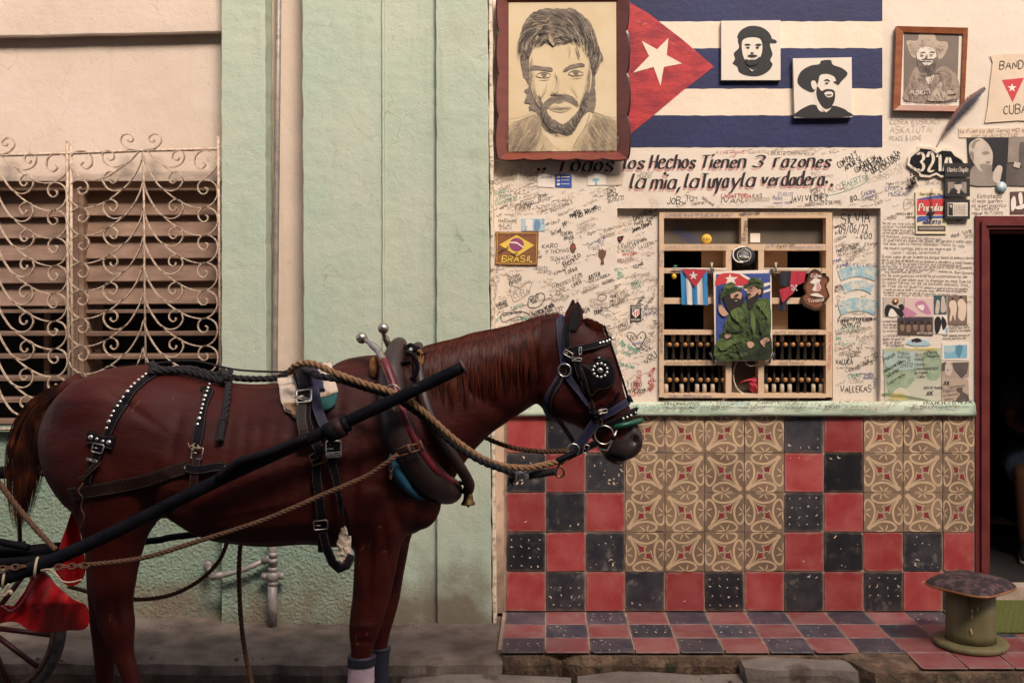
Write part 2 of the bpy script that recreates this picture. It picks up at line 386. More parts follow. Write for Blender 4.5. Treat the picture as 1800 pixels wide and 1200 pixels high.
def edge_r(x):
    px = CXP + x * F / 4.55
    base = -.60 if px < 1500 else -.80
    if 1490 < px < 1520: base = -.60 - .2 * (px - 1490) / 30
    chip = .055 * max(0, 1 - abs(px - 985) / 60) + .03 * max(0, noise.noise(Vector((x * 5, 0, 9)))) + .012 * noise.noise(Vector((x * 22, 0, 4)))
    return base + chip - .02
slab(xs2, edge_r, -.17, -.008, .7, 0).build('tile_bed', M_dirt, pv)
mb_ = MB(); mb_.box((X(884), -.56, -.03), (X(1760), .3, -.0062)); mb_.build('tile_mortar', M_grout, pv)
# kerb stones under the tile edge
def stone(x0, x1, y0, y1, z0, z1, seed, m=M_kerb, name='kerb_stone', lump=.012, par=None):
    bm = bmesh.new(); bmesh.ops.create_cube(bm, size=1)
    bmesh.ops.subdivide_edges(bm, edges=bm.edges[:], cuts=3, use_grid_fill=True)
    for v in bm.verts:
        p = v.co; q = Vector(((x1 - x0) * (p.x + .5), (y1 - y0) * (p.y + .5), (z1 - z0) * (p.z + .5)))
        k = noise.noise_vector(q * 7 + Vector((seed * 3.1, seed, 0)))
        e = sum(abs(c) > .45 for c in p)
        q += k * lump; 
        if e >= 2: q += Vector((-p.x, -p.y, -p.z)) * .018
        v.co = q
    me = bpy.data.meshes.new(name); bm.to_mesh(me); bm.free(); me.materials.append(m)
    for p in me.polygons: p.use_smooth = False
    return put(me, name, (x0, y0, z0), par or pv)
k = 0
x = X(705, -.7)
for (a, b_, yf, yb, z0, z1) in ((700, 1010, -.80, -.63, -.2, -.085), (1014, 1310, -.80, -.63, -.2, -.08), (1308, 1512, -.745, -.60, -.16, -.022),
                              (1314, 1505, -.86, -.70, -.2, -.088), (1512, 1580, -.84, -.78, -.2, -.10), (1585, 1680, -.86, -.79, -.2, -.12), (1684, 1900, -.86, -.80, -.2, -.14)):
    k += 1; stone(W(a, 0, D0 + yf).x, W(b_, 0, D0 + yf).x, yf, yb, z0, z1, k, lump=.024)
for i in range(5):
    a = -3.6 + i * .62; stone(a, a + .6, -.78, -.64, -.22, -.135 + rnd.uniform(-.015, .01), 20 + i, m=M_dirt, lump=.02)
g = MB()
for i in range(260):                       # crumbs along the broken edges
    px = rnd.uniform(60, 1800); yy = rnd.uniform(-.80, -.60) if px > 884 else rnd.uniform(-.70, -.60)
    zz = -.165 if px > 884 and yy < -.66 else (-.028 if px < 884 else -.006)
    if px > 884 and yy > -.66: continue
    if 700 < px and yy < -.66: zz = -.082 if px < 1310 else -.10
    p = W(px, 0, D0 + yy); r = rnd.uniform(.002, .006) if rnd.random() < .85 else rnd.uniform(.008, .014)
    if noise.noise(Vector((px * .01, yy * 5, 2))) < .0: continue
    g.ball((p.x, yy, zz + r * .3), r, 0, 5, (1, rnd.uniform(.6, 1.2), .6))
for i in range(220):                        # dirt gathered at the foot of the wall
    px = rnd.uniform(0, 880); yy = rnd.uniform(-.16, -.09); p = W(px, 0, D0 + yy); r = rnd.uniform(.001, .004)
    g.ball((p.x, yy - .03, -.03), r, 0, 5)
g.build('rubble', M_dirt, pv, kind='stuff')

# ------------------------------------------------------------ tiles
def tile_mesh(name, mats, seed, size=.194, chips=0, pattern=False, chipped=1.0, th=.0055):
    r = random.Random(seed); m = MB(); h = size / 2; ring = []; n = 9
    cor = [r.random() < .35 * chipped and r.uniform(.004, .016) or .002 for _ in range(4)]
    sides = [((-h, -h), (h, -h)), ((h, -h), (h, h)), ((h, h), (-h, h)), ((-h, h), (-h, -h))]
    for s, (a, c) in enumerate(sides):
        nick = r.uniform(.1, .9) if r.random() < .3 * chipped else 9; nd = r.uniform(.002, .006)
        for i in range(n):
            t = i / n; c0, c1 = cor[s], cor[(s + 1) % 4]; t = c0 / size + (1 - (c0 + c1) / size) * (i / (n - 1))
            x, y = a[0] + (c[0] - a[0]) * t, a[1] + (c[1] - a[1]) * t
            ins = r.uniform(0, .0012) + (nd * max(0, 1 - abs(t - nick) / .09) if nick < 2 else 0)
            l = max(abs(x), abs(y)); 
            if s in (0, 2): y -= math.copysign(ins, y)
            else: x -= math.copysign(ins, x)
            ring.append((x, y))
    N_ = len(ring)
    k = .9915
    v = [(x * k, -th, y * k) for x, y in ring] + [(x, -th + .0018, y) for x, y in ring] + [(x, 0, y) for x, y in ring]
    f = [tuple(range(N_))]
    for i in range(N_):
        j = (i + 1) % N_; f.append((i, i + N_, j + N_, j)); f.append((i + N_, i + 2 * N_, j + 2 * N_, j + N_))
    m.add(v, f, 0)
    y0 = -th - .0003
    if chips:
        g_ = r.random() < .5
        for q in range(chips):
            if g_: cx, cy = ((q % 4) - 1.5) * .045 + r.uniform(-.008, .008), ((q // 4) - 1.5) * .045 + r.uniform(-.008, .008)
            else: cx, cy = r.uniform(-.082, .082), r.uniform(-.082, .082)
            if abs(cx) > .085 or abs(cy) > .085: continue
            a = r.uniform(0, pi); L_ = r.choice((.002, .003, .005, .007, .011)) * r.uniform(.7, 1.2); w = r.uniform(.0015, .004); cv = r.uniform(-.7, .7)
            up = []; dn = []
            for e in range(6):
                t = e / 5 * 2 - 1; ww = w * (1 - t * t) * r.uniform(.6, 1.3) + .0003
                xx, yy = t * L_, cv * L_ * t * t; up.append((xx, yy + ww)); dn.append((xx, yy - ww))
            pts = up + dn[::-1]
            m.poly([(cx + x * cos(a) - y * sin(a), y0, cy + x * sin(a) + y * cos(a)) for x, y in pts], 1)
    if pattern:
        S = size * .985
        P = lambda x, y, k=0: (((x - 45) / 830 - .5) * S, y0 - k * .00012, (.5 - (y - 85) / 820) * S)
        def rib(pts, w, k, taper=None):
            c = cr(pts, 5); n_ = len(c); q = [P(*p, k) for p in c]
            vs = []
            for i in range(n_):
                a = q[max(0, i - 1)]; e = q[min(n_ - 1, i + 1)]; dx, dzz = e[0] - a[0], e[2] - a[2]; l = math.hypot(dx, dzz) or 1
                ww = w / 830 * S / 2 * (taper(i / (n_ - 1)) if taper else 1)
                vs += [(q[i][0] - dzz / l * ww, q[i][1], q[i][2] + dx / l * ww), (q[i][0] + dzz / l * ww, q[i][1], q[i][2] - dx / l * ww)]
            for i_, vv in enumerate(vs):
                vs[i_] = (max(-S / 2, min(S / 2, vv[0])), vv[1], max(-S / 2, min(S / 2, vv[2])))
            m.add(vs, [(2 * i, 2 * i + 1, 2 * i + 3, 2 * i + 2) for i in range(n_ - 1)], 1)
        rib([(110, 170), (220, 225), (330, 285), (470, 318), (600, 290), (690, 235), (728, 165), (690, 112), (600, 96), (510, 92)], 46, 0, lambda t: 1.5 if t < .06 else (1 if t < .8 else 1 - (t - .8) * 3.4))
        rib([(120, 160), (180, 290), (245, 400), (268, 510), (250, 640), (205, 720), (135, 765), (80, 720), (62, 640), (57, 560)], 46, 1, lambda t: 1.5 if t < .06 else (1 if t < .8 else 1 - (t - .8) * 3.4))
        rib([(800, 850), (660, 775), (560, 715), (450, 700), (330, 720), (240, 775), (215, 835), (270, 885), (360, 895), (440, 898)], 46, 2, lambda t: 1.5 if t < .06 else (1 if t < .8 else 1 - (t - .8) * 3.4))
        rib([(800, 850), (745, 735), (690, 640), (664, 520), (670, 400), (715, 290), (785, 248), (840, 300), (860, 370), (866, 450)], 46, 3, lambda t: 1.5 if t < .06 else (1 if t < .8 else 1 - (t - .8) * 3.4))
        for cx, cy, k_ in ((135, 195, 4), (785, 830, 4)):
            m.poly([P(cx + 52 * cos(a), cy + 52 * sin(a), k_) for a in [2 * pi * i / 12 for i in range(12)]], 1)
        rib([(200, 225), (300, 310), (400, 362), (500, 378)], 20, 5)
        rib([(500, 378), (458, 400), (450, 455), (485, 503), (545, 512), (592, 462)], 20, 6)
        rib([(592, 462), (603, 540), (640, 630), (700, 720), (760, 800)], 20, 5)
        rib([(175, 240), (260, 340), (310, 440), (338, 552)], 20, 5)
        rib([(338, 552), (380, 512), (432, 502), (470, 535), (472, 592), (430, 632)], 20, 7)
        rib([(430, 632), (520, 645), (620, 690), (730, 790)], 20, 5)
        m.poly([P(x, y, 5) for x, y in ((312, 357), (350, 380), (400, 386), (458, 388), (436, 425), (432, 488), (395, 482), (362, 492), (340, 420))], 2)
        m.poly([P(x, y, 5) for x, y in ((480, 518), (530, 528), (575, 513), (585, 570), (612, 648), (545, 620), (474, 612), (490, 570))], 2)
        def petal(x0, y0_, x1, y1, w=34, k=8):
            dx, dy = x1 - x0, y1 - y0_; l = math.hypot(dx, dy); a = []; b2 = []
            for i in range(6):
                t = i / 5; ww = w / 2 * sin(pi * (.08 + t * .88)) ; a.append((x0 + dx * t - dy / l * ww, y0_ + dy * t + dx / l * ww)); b2.append((x0 + dx * t + dy / l * ww, y0_ + dy * t - dx / l * ww))
            m.poly([P(min(872, max(47, x)), min(902, max(88, y)), k) for x, y in a + b2[::-1]], 1)
        for q in ((470, 100, 355, 225), (490, 100, 545, 245), (455, 890, 380, 775), (465, 890, 575, 795), (60, 510, 185, 395), (60, 535, 200, 590), (62, 500, 62, 320),
                  (865, 460, 725, 420), (865, 480, 752, 620), (868, 500, 868, 690), (440, 92, 260, 100), (500, 896, 650, 896)):
            petal(*q)
    return m.mesh(name, mats)
RED = [tile_mesh('tile', [M_tred, M_chipc], 100 + i, chips=rnd.choice((0, 0, 1, 3))) for i in range(8)]
BLK = [tile_mesh('tile', [M_tblk, M_chipc], 200 + i, chips=rnd.choice((2, 5, 9, 12, 16, 22))) for i in range(10)]
PAT = [tile_mesh('tile', [M_tbrn, M_tcrm, M_tdia], 300 + i, pattern=True, chipped=.6, size=.1975) for i in range(3)]
FRED = [tile_mesh('tile', [M_fred, M_chipc], 400 + i, chips=rnd.choice((0, 0, 2)), size=.196) for i in range(5)]
FBLK = [tile_mesh('tile', [M_fblk, M_chipc], 500 + i, chips=rnd.choice((2, 5, 9, 12)), size=.196) for i in range(6)]

# ------------------------------------------------------------ facade with the tiles (right)
fac = thing('house_facade', (X(1300), 0.05, 0), 'cream plaster house wall covered in visitors\' handwriting, red, black and patterned tiles along its base', 'house')
PITCH = 69.75; TX0 = 924.5; TY0 = 1038.5
TF = -.016
wl = MB()
WB = .30
def wb(px0, px1, z0, z1, yf=0.0, yb=WB, m=0): wl.box((X(px0), yf, z0), (X(px1), yb, z1), m)
ZN0, ZN1 = Z(710), Z(366)                      # window niche
DX0, DZ1 = X(1718), Z(384)
wb(861, 1085, 0, 5.2); wb(1548, 1718, 0, 5.2); wb(1085, 1548, ZN1, 5.2); wb(1085, 1548, 0, ZN0)
wb(1718, 2060, DZ1, 5.2); wb(2060, 3200, 0, 5.2)
wl.build('wall', M_cream, fac)
nb = MB()                                       # recessed niche wall round the window frame
NY = .035
nb.box((X(1085), NY, ZN0), (X(1158, NY), WB, ZN1)); nb.box((X(1464, NY), NY, ZN0), (X(1548), WB, ZN1)); nb.box((X(1158, NY), NY, Z(374, NY)), (X(1464, NY), WB, ZN1))
nb.build('niche_wall', M_cream, fac)
bk = MB(); bk.box((X(886), -.006, 0), (X(1712), 0.001, Z(726))); bk.build('tile_mortar', M_grout, fac)
pat_rows = {4: (3, 8), 3: (3, 8), 2: (3, 8), 1: (3, 7)}
for r in range(5):
    for c in range(12):
        px = TX0 + c * PITCH; py = TY0 - r * 69.4
        pc = r >= 1 and 3 <= c <= 6 or (r >= 2 and c >= 9)
        base = (c % 2 == 0) if r % 2 == 0 else (c % 2 == 1)     # red?
        p = W(px, py, D0 - .008); y = -.0062
        scl = (1, 1, 1)
        if c == 11: scl = (.80, 1, 1); p.x -= .2 * .194 / 2
        if pc:
            me = rnd.choice(PAT); rot = ((c + r) % 2) * pi / 2 + (pi if rnd.random() < .3 else 0)
            if c == 11: rot = ((c + r) % 2) * pi / 2; scl = (.80, 1, 1) if abs(sin(rot)) < .1 else (1, 1, .80)
        else: me = rnd.choice(RED if base else BLK); rot = 0
        if not pc: scl = (scl[0] * rnd.choice((1, -1)), 1, rnd.choice((1, -1)))
        put(me, 'tile', (p.x + rnd.uniform(-.001, .001), y, p.z + rnd.uniform(-.001, .001)), fac, rot=(rnd.uniform(-.012, .012), rot + rnd.uniform(-.009, .009), rnd.uniform(-.012, .012)), scl=scl)
# floor tiles
for r in range(4):
    for c in range(-1, 18):
        xx = X(959) + (c - .5) * .2 + 0 ; yy = -.105 - r * .2
        if c < 0 + 0 and True: continue
        if r == 3 and c < 9: continue
        red = ((c + r) % 2 == 1) or r == 3
        if c >= 9 and r == 2: red = (c % 2 == 1) or c > 10
        me = rnd.choice(FRED if red else FBLK)
        put(me, 'tile', (xx, yy, -.008), pv, rot=(-pi / 2 + rnd.uniform(-.006, .006), 0, rnd.uniform(-.006, .006)), scl=(1, .8, rnd.choice((1, -1))))
for c in range(9, 16):
    put(rnd.choice(FRED), 'tile', (X(959) + (c - .5) * .2, .095, -.008), pv, rot=(-pi / 2, 0, 0), scl=(1, .8, 1))
# ledge over the tiles
lg = MB(); seg = 60
prof = [(-.000, 1.062), (-.012, 1.061), (-.024, 1.054), (-.031, 1.040), (-.037, 1.015), (-.040, 1.000), (-.032, .991), (-.000, .988)]
vs = []; x0, x1 = X(893), X(1711)
for i in range(seg + 1):
    x = x0 + (x1 - x0) * i / seg
    for y, z in prof:
        z -= .011
        k = noise.noise(Vector((x * 6, z * 20, 0))) * .006 + noise.noise(Vector((x * 25, z * 30, 0))) * .003
        vs.append((x, y - (k if y < -.01 else 0), z + k * .8))
n = len(prof)
lg.add(vs, [(i * n + j, i * n + j + 1, (i + 1) * n + j + 1, (i + 1) * n + j) for i in range(seg) for j in range(n - 1)] + [tuple(range(n)), tuple(seg * n + j for j in range(n - 1, -1, -1))], 0, True)
lg.build('window_ledge', M_ledge, fac)
# peach margin left of the tiles
pm = MB(); pm.box((X(861), -.004, -.01), (X(888), -.0005, Z(700))); pm.build('margin_strip', M_jamb, fac)
ss = MB(); ss.box((X(1085) , .0555 - .012, ZN0), (X(1548), .054, ZN0 + .012)); ss.build('sill', M_ledge, fac)

# door frame and room
dr = MB()
for (px, w, yf) in ((1713, 9, -.012), (1722, 8, -.026), (1730, 6, -.016), (1736, 7, .02)):
    x0_ = X(px); x1_ = X(px + w); zt = Z(380 + (px - 1713))
    dr.box((x0_, yf, -.0), (x1_, .12, zt))
    dr.box((x1_ + .0005, yf, zt - w / 350), (X(2060 + 60), .12, zt))
dr.box((X(2062), -.02, 0), (X(2085), .12, Z(410)))
dr.build('door_frame', M_door, fac)
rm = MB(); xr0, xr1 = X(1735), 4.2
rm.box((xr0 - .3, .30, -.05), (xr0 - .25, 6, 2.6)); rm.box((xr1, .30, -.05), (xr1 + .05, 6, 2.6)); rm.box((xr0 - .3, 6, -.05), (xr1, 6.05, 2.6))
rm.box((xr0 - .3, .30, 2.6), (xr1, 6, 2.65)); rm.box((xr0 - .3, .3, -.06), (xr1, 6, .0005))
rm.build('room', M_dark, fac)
M_thr = mat('pale_worn_threshold', (.34, .26, .19), .7, (.45, .36, .28), 20, bump=.4, bscale=50)
th = MB(); th.box((X(1735), .205, -.01), (X(2065), .30, .062)); th.build('threshold', M_thr, fac)

# window in the niche
win = MB(); YW = .015
def wbx(px0, py0, px1, py1, yf=YW, yb=.12, m=0): win.wbox(px0, py0, px1, py1, yf, yb, m)
wbx(1159, 373, 1463, 383); wbx(1159, 383, 1167, 698); wbx(1452, 383, 1463, 698)
wbx(1167, 429, 1452, 440, YW + .002); wbx(1303, 383, 1314, 429)
wbx(1167, 692, 1452, 699, YW - .003)
for (a, c) in ((1276, 1286), (1333, 1343)): wbx(a, 440, c, 692, YW + .003)
for (y0_, y1_) in ((471, 480), (523, 534), (580, 588), (634, 642)):
    wbx(1167, y0_, 1276, y1_, YW + .001); wbx(1343, y0_, 1452, y1_, YW + .001)
window = win.build('window', M_winwood, fac)
wi = MB(); wi.wbox(1167, 383, 1303, 429, .075, .08, 0); wi.wbox(1314, 383, 1452, 429, .075, .08, 0); wi.build('pane', M_dglass, window)
wi = MB(); wi.wbox(1286, 440, 1333, 692, .095, .10, 0); wi.build('centre_panel', mat('brown_panel', (.12, .085, .06), .7, (.09, .06, .045), 6), window)
for q_ in ((1233, 440, 1276, 471, .11, .115), (1343, 440, 1384, 471, .11, .115), (1237, 480, 1276, 580, .12, .125), (1343, 480, 1385, 580, .12, .125)): wi = MB(); wi.wbox(*q_); wi.build('back_panel', M_backing, window)
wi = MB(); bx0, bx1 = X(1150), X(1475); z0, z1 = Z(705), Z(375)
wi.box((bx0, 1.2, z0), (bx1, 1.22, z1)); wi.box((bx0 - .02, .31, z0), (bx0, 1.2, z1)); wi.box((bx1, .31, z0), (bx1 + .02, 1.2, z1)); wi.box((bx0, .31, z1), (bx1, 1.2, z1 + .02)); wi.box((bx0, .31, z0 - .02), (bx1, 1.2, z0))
wi.build('dark_interior', M_dark, window)  # near-black box added so the window interior stays dark
M_knob = mat('varnished_ball', (.46, .22, .075), .35, (.36, .16, .05), 60); M_bone = mat('ivory_cap', (.50, .40, .29), .55, (.40, .31, .21), 60)
def baluster(px, py0, py1, top, rod_h=None):
    y = .062; m = MB(); p0 = W(px, py0, D0 + y); p1 = W(px, py1, D0 + y); rr = .0085
    m.tube([p0, p1], rr, 8, 0)
    cap0, cap1 = (py0, py0 + 12) if top else (py1 - 17, py1)
    if top is not None and rod_h: m.tube([W(px, cap0, D0 + y), W(px, cap1, D0 + y)], rr * 1.3, 10, 1)
    m.ball(W(px + 6, (py0 + 17) if top else (py1 - 24), D0 + y - .012), .0125, 2, 10)
    m.build('baluster', [M_black, M_bone, M_knob], window)
for k in range(8):
    for side, xa, xb in ((0, 1168, 1276), (1, 1345, 1453)):
        px = xa + 2 + k * 13.7 + rnd.uniform(-1, 1)
        if px > xb - 3: continue
        baluster(px, 588.5, 633.5, True, rnd.random() < .7)
        baluster(px, 642.5, 691.5, False, rnd.random() < .72)
# ------------------------------------------------------------ green facade (left)
lf = thing('neighbour_house_facade', (X(430), 0, -.03), 'pale green and peach house wall with pilasters behind the horse', 'house')
def strip(name, px0, px1, py_top, py_bot, yf, yb, m, jit=.004, par=lf, drift=(0, 0), top=None):
    "vertical band with slightly chipped long edges"
    z1 = top if top is not None else Z(py_top, yf); z0 = Z(py_bot, yf); n = max(2, int((z1 - z0) / .03)); L_, R_ = [], []
    for i in range(n + 1):
        z = z0 + (z1 - z0) * i / n; t = 1 - i / n
        j = lambda s: (noise.noise(Vector((z * 9, s, px0))) * .7 + noise.noise(Vector((z * 40, s, px1))) * .45) * jit
        L_.append((X(px0, yf) + drift[0] * t + j(1), z)); R_.append((X(px1, yf) + drift[1] * t + j(2), z))
    v = []
    for (a, c) in zip(L_, R_):
        v += [(a[0], yb, a[1]), (a[0] + .0, yf + .004, a[1]), (a[0] + .004, yf, a[1]), (c[0] - .004, yf, c[1]), (c[0], yf + .004, c[1]), (c[0], yb, c[1])]
    mb = MB(); mb.add(v, [(i * 6 + j, i * 6 + j + 1, i * 6 + j + 7, i * 6 + j + 6) for i in range(n) for j in range(5)] + [(0, 5, 4, 3, 2, 1), tuple(n * 6 + j for j in range(6))], 0)
    return mb.build(name, m, par)
T = 5.2
# recessed plane behind everything, window opening left open
base = MB(); yb = .05
zs0, zs1 = Z(757, .05), Z(300, .05)
base.box((X(388, -.08) - .0, yb, -.05), (X(866), .3, T))
base.box((-7, yb, Z(318, .05)), (X(388, -.08), .3, T))
base.box((-7, yb, -.05), (X(388, -.08), .3, zs0))
base.build('wall', M_peach, lf)
ub = MB(); n = 40; v = []                      # proud upper panel with its drip edge
for i in range(n + 1):
    x = -7 + (X(388, -.08) + 7) * i / n; z = 2.905 + .02 * (x + 1.66) + noise.noise(Vector((x * 5, 0, 0))) * .004
    v += [(x, yb, z), (x, .0, z - .003), (x, -.004, z + .004), (x, -.004, T)]
ub.add(v, [(i * 4 + j, i * 4 + 4 + j, i * 4 + 5 + j, i * 4 + 1 + j) for i in range(n) for j in range(3)], 0)
ub.build('upper_panel', M_peach, lf)
strip('pilaster', 388, 464, 0, 1100, -.085, yb, M_green, .005, top=T, drift=(.004, .012))
strip('pilaster_panel', 527, 670, 0, 760, -.085, yb, M_green, .007, top=T, drift=(.02, .012))
strip('bead_moulding', 669, 673, 0, 760, -.096, -.07, M_green, .003, top=T, drift=(.008, .008))
strip('pilaster_panel', 673, 774, 0, 1100, -.078, yb, M_green, .002, top=T, drift=(.01, .01))
strip('pilaster', 764, 852, 0, 1100, -.11, yb, M_green, .006, top=T, drift=(.012, .034))
strip('corner_edge', 853.5, 860, 0, 1100, -.104, .0, M_chip, .006, top=T, drift=(.034, .034))
# rough stucco dado: real relief
def stucco(name, px0, px1, z0, z1, y, par=lf, amp=.0055, step=.0045, m=M_stucco):
    xa, xb = X(px0, y), X(px1, y); nx = int((xb - xa) / step); nz_ = int((z1 - z0) / step); v = []
    for i in range(nx + 1):
        for j in range(nz_ + 1):
            x = xa + (xb - xa) * i / nx; z = z0 + (z1 - z0) * j / nz_
            q = Vector((x * 62, z * 70, 1)) + noise.noise_vector(Vector((x * 28, z * 28, 5))) * .9; h = (abs(noise.noise(q)) - .2) * -amp * 1.1 + noise.noise(q * 2.3) * amp * .8 + noise.noise(q * 5.1) * amp * .35
            if z < z0 + .14: h -= .02 * (1 - (z - z0) / .14) * (.6 + noise.noise(Vector((x * 8, 2, 2))))
            v.append((x, y + h, z))
    R = nz_ + 1; mb = MB()
    mb.add(v, [(i * R + j, (i + 1) * R + j, (i + 1) * R + j + 1, i * R + j + 1) for i in range(nx) for j in range(nz_)], 0, True)
    e = v[0:R]; mb.add([q for p in e for q in (p, (p[0], yb, p[2]))], [(2 * i, 2 * i + 2, 2 * i + 3, 2 * i + 1) for i in range(R - 1)], 0)
    e = v[-R:]; mb.add([q for p in e for q in (p, (p[0], yb, p[2]))], [(2 * i, 2 * i + 1, 2 * i + 3, 2 * i + 2) for i in range(R - 1)], 0)
    tp = [v[i * R + R - 1] for i in range(nx + 1)]; mb.add([q for p in tp for q in (p, (p[0], yb, p[2] + .01))], [(2 * i, 2 * i + 2, 2 * i + 3, 2 * i + 1) for i in range(nx)], 0)
    return mb.build(name, m, par)
stucco('stucco_dado', -300, 389, -.035, Z(757, 0), -.0)
stucco('stucco_dado', 390, 672, -.035, 1.03, -.10)
mb = MB(); mb.box((-7, -.03, -.035), (X(-300), .05, Z(757))); mb.build('stucco_dado', M_stucco, lf)
mb = MB(); mb.box((-7, -.03, Z(757)), (X(388, 0), .06, Z(750))); mb.build('window_sill', M_stucco, lf)
# louvred shutters
sh = MB(); ys = .11
sh.wbox(-700, 300, 392, 334, ys - .03, .25)                      # lintel board
sh.wbox(118, 334, 137, 760, ys - .03, .22); sh.wbox(138.5, 334, 147, 760, ys - .022, .22); sh.wbox(384, 334, 392, 760, ys - .02, .22)
shut = sh.build('louvred_shutter', M_wood, lf)
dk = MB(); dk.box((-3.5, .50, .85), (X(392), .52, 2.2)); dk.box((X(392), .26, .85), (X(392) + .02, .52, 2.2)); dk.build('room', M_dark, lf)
sd = MB(); sd.wbox(165, 528, 177, 760, .30, .33); sd.wbox(77, 528, 86, 760, .30, .33); sd.build('inner_post', M_slat, shut)
def slat(x0, x1, py, tilt, h=.16, tk=.014, sl=-.006):
    m = MB(); w = x1 - x0
    m.box((-w / 2, -h / 2, -tk / 2), (w / 2, h / 2, tk / 2))
    me = m.mesh('slat', M_slat); o = put(me, 'slat', ((x0 + x1) / 2, ys + .045, Z(py, ys)), shut, rot=(tilt, sl, 0)); return o
pyL = [350, 387, 426, 466, 506]
for a, c in ((X(-700, ys), X(-136, ys)), (X(-134, ys), X(118, ys)), (X(147, ys), X(386, ys))):
    for i, py in enumerate(pyL): slat(a, c, py + (4 if c < X(130) else 0), radians(68), .178)
    for i, py in enumerate((546, 586, 626, 665, 703, 741)): slat(a, c, py, radians(6) + rnd.uniform(-.03, .03), .08, .016, -.004)
# wrought grille
gr = MB(); YG = -.05
dg = D0 + YG
gp = lambda px, py: W(px, py, dg)
window_grille = None
gb = MB()
def flatbar(mb, pts, w=.008, t=.006): mb.tube([gp(*p) if len(p) == 2 else Vector(p) for p in pts], w / 1.4, 4, 0, up=(0, -1, 0), flat=t / w)
grille = thing('window_grille', gp(120, 752), 'flaking cream wrought iron grille with scrolls over the louvred shutters', 'window grille')
def bar(pts, w=.012): m = MB(); m.tube([gp(*p) for p in pts], w / 2 * 1.3, 4, 0, cap=True); m.build('bar', M_iron, grille)
bar([(-420, 283), (-130, 277), (120, 270), (250, 265), (386, 262)], .012); bar([(-420, 762), (120, 752), (386, 750)], .012)
for px in (118, 124.5): bar([(px, 248), (px + 1, 500), (px + 5, 752)], .013)
bar([(383.5, 240), (386, 500), (389, 752)], .013)
stems = [(252, 256), (-8, 24), (-268, 0)]
bar([(252, 266), (254, 500), (258, 752)], .009); bar([(-8, 274), (-8, 500), (-6, 752)], .009)
inner = [(0, 0), (5, 18), (15, 38), (30, 58), (47, 65.5), (62, 61), (70, 48), (66, 36), (56, 32), (47, 38), (46, 47), (52, 52), (57.5, 49), (57, 45)]
outer = [(33, 60), (55, 78), (80, 91), (105, 95.5), (122, 88), (130.5, 73), (128.5, 57), (119, 48), (107, 46), (98, 53), (97, 64), (104, 71), (112, 69), (113, 62), (109, 59.5)]
def scroll(pts, wid):
    m = MB(); c = cr(pts, 5); p3 = [gp(*p) for p in c]; n = len(p3)
    fr = frames(p3, False, (0, -1, 0)); v = []
    for i, p in enumerate(p3):
        t_, u, w = fr[i]; tw = .0026; dp = .007
        for (a, b_) in ((-1, -1), (1, -1), (1, 1), (-1, 1)): v.append(p + u * dp * a + w * tw * b_)
    m.add(v, [(i * 4 + k, i * 4 + (k + 1) % 4, i * 4 + 4 + (k + 1) % 4, i * 4 + 4 + k) for i in range(n - 1) for k in range(4)] + [(0, 1, 2, 3), tuple(4 * n - 4 + k for k in (3, 2, 1, 0))], 0)
    return m.build('scroll', M_iron, grille)
for sx, sc_l, sc_r in ((252, 1.0, 1.0), (-8, 1.0, .965)):
    for row in range(11):
        y0_ = (268 if row == 0 else 270 + row * 48.6) + (5 if sx < 0 else 0)
        for s, k in ((-1, sc_l), (1, sc_r)):
            if sx < 0 and s < 0: continue
            j = rnd.uniform(-.7, .7)
            if row == 0:
                scroll([(sx + s * 8, y0_ - 2), (sx + s * 22, y0_ + 14), (sx + s * 36, y0_ + 22), (sx + s * 52, y0_ + 26), (sx + s * 68, y0_ + 18), (sx + s * 72, y0_ + 4), (sx + s * 64, y0_ - 3), (sx + s * 53, y0_ + 1), (sx + s * 52, y0_ + 11), (sx + s * 60, y0_ + 14), (sx + s * 63, y0_ + 9)], 1)
                scroll([(sx + s * 34, y0_ + 22), (sx + s * 60, y0_ + 41), (sx + s * 90, y0_ + 49), (sx + s * 113, y0_ + 42), (sx + s * 129, y0_ + 22), (sx + s * 124, y0_ + 3), (sx + s * 106, y0_ - 3), (sx + s * 92, y0_ + 6), (sx + s * 91, y0_ + 22), (sx + s * 101, y0_ + 29), (sx + s * 109, y0_ + 22), (sx + s * 105, y0_ + 17)], 1)
            yy = y0_ + (2 if row == 0 else 0)
            if yy + 66 < 752: scroll([(sx + s * k * a * 1.0 + j, yy + b_) for a, b_ in inner], 1)
            if yy + 95 < 752: scroll([(sx + s * k * a + j, yy + b_) for a, b_ in outer], 1)
            elif yy + 50 < 752:   # the last rows end on the bottom bar
                scroll([(sx + s * (130 - 8), 751), (sx + s * (130 - 26), 738), (sx + s * (130 - 26), 722), (sx + s * (130 - 12), 714), (sx + s * (130 - 2), 722), (sx + s * (130 - 5), 734), (sx + s * (130 - 13), 731)], 1)
for sx in (248, -10):
    for s in (-1, 1):
        if sx < 0 and s < 0: continue
        scroll([(sx + s * 4, 264 + (9 if sx < 0 else 0))] + [(sx + s * a, 240 + b_ + (7 if sx < 0 else 0)) for a, b_ in ((24, 21), (35, 10), (33, -1), (22, -4), (14, 2), (16, 9), (22, 9), (23, 5))], 1)
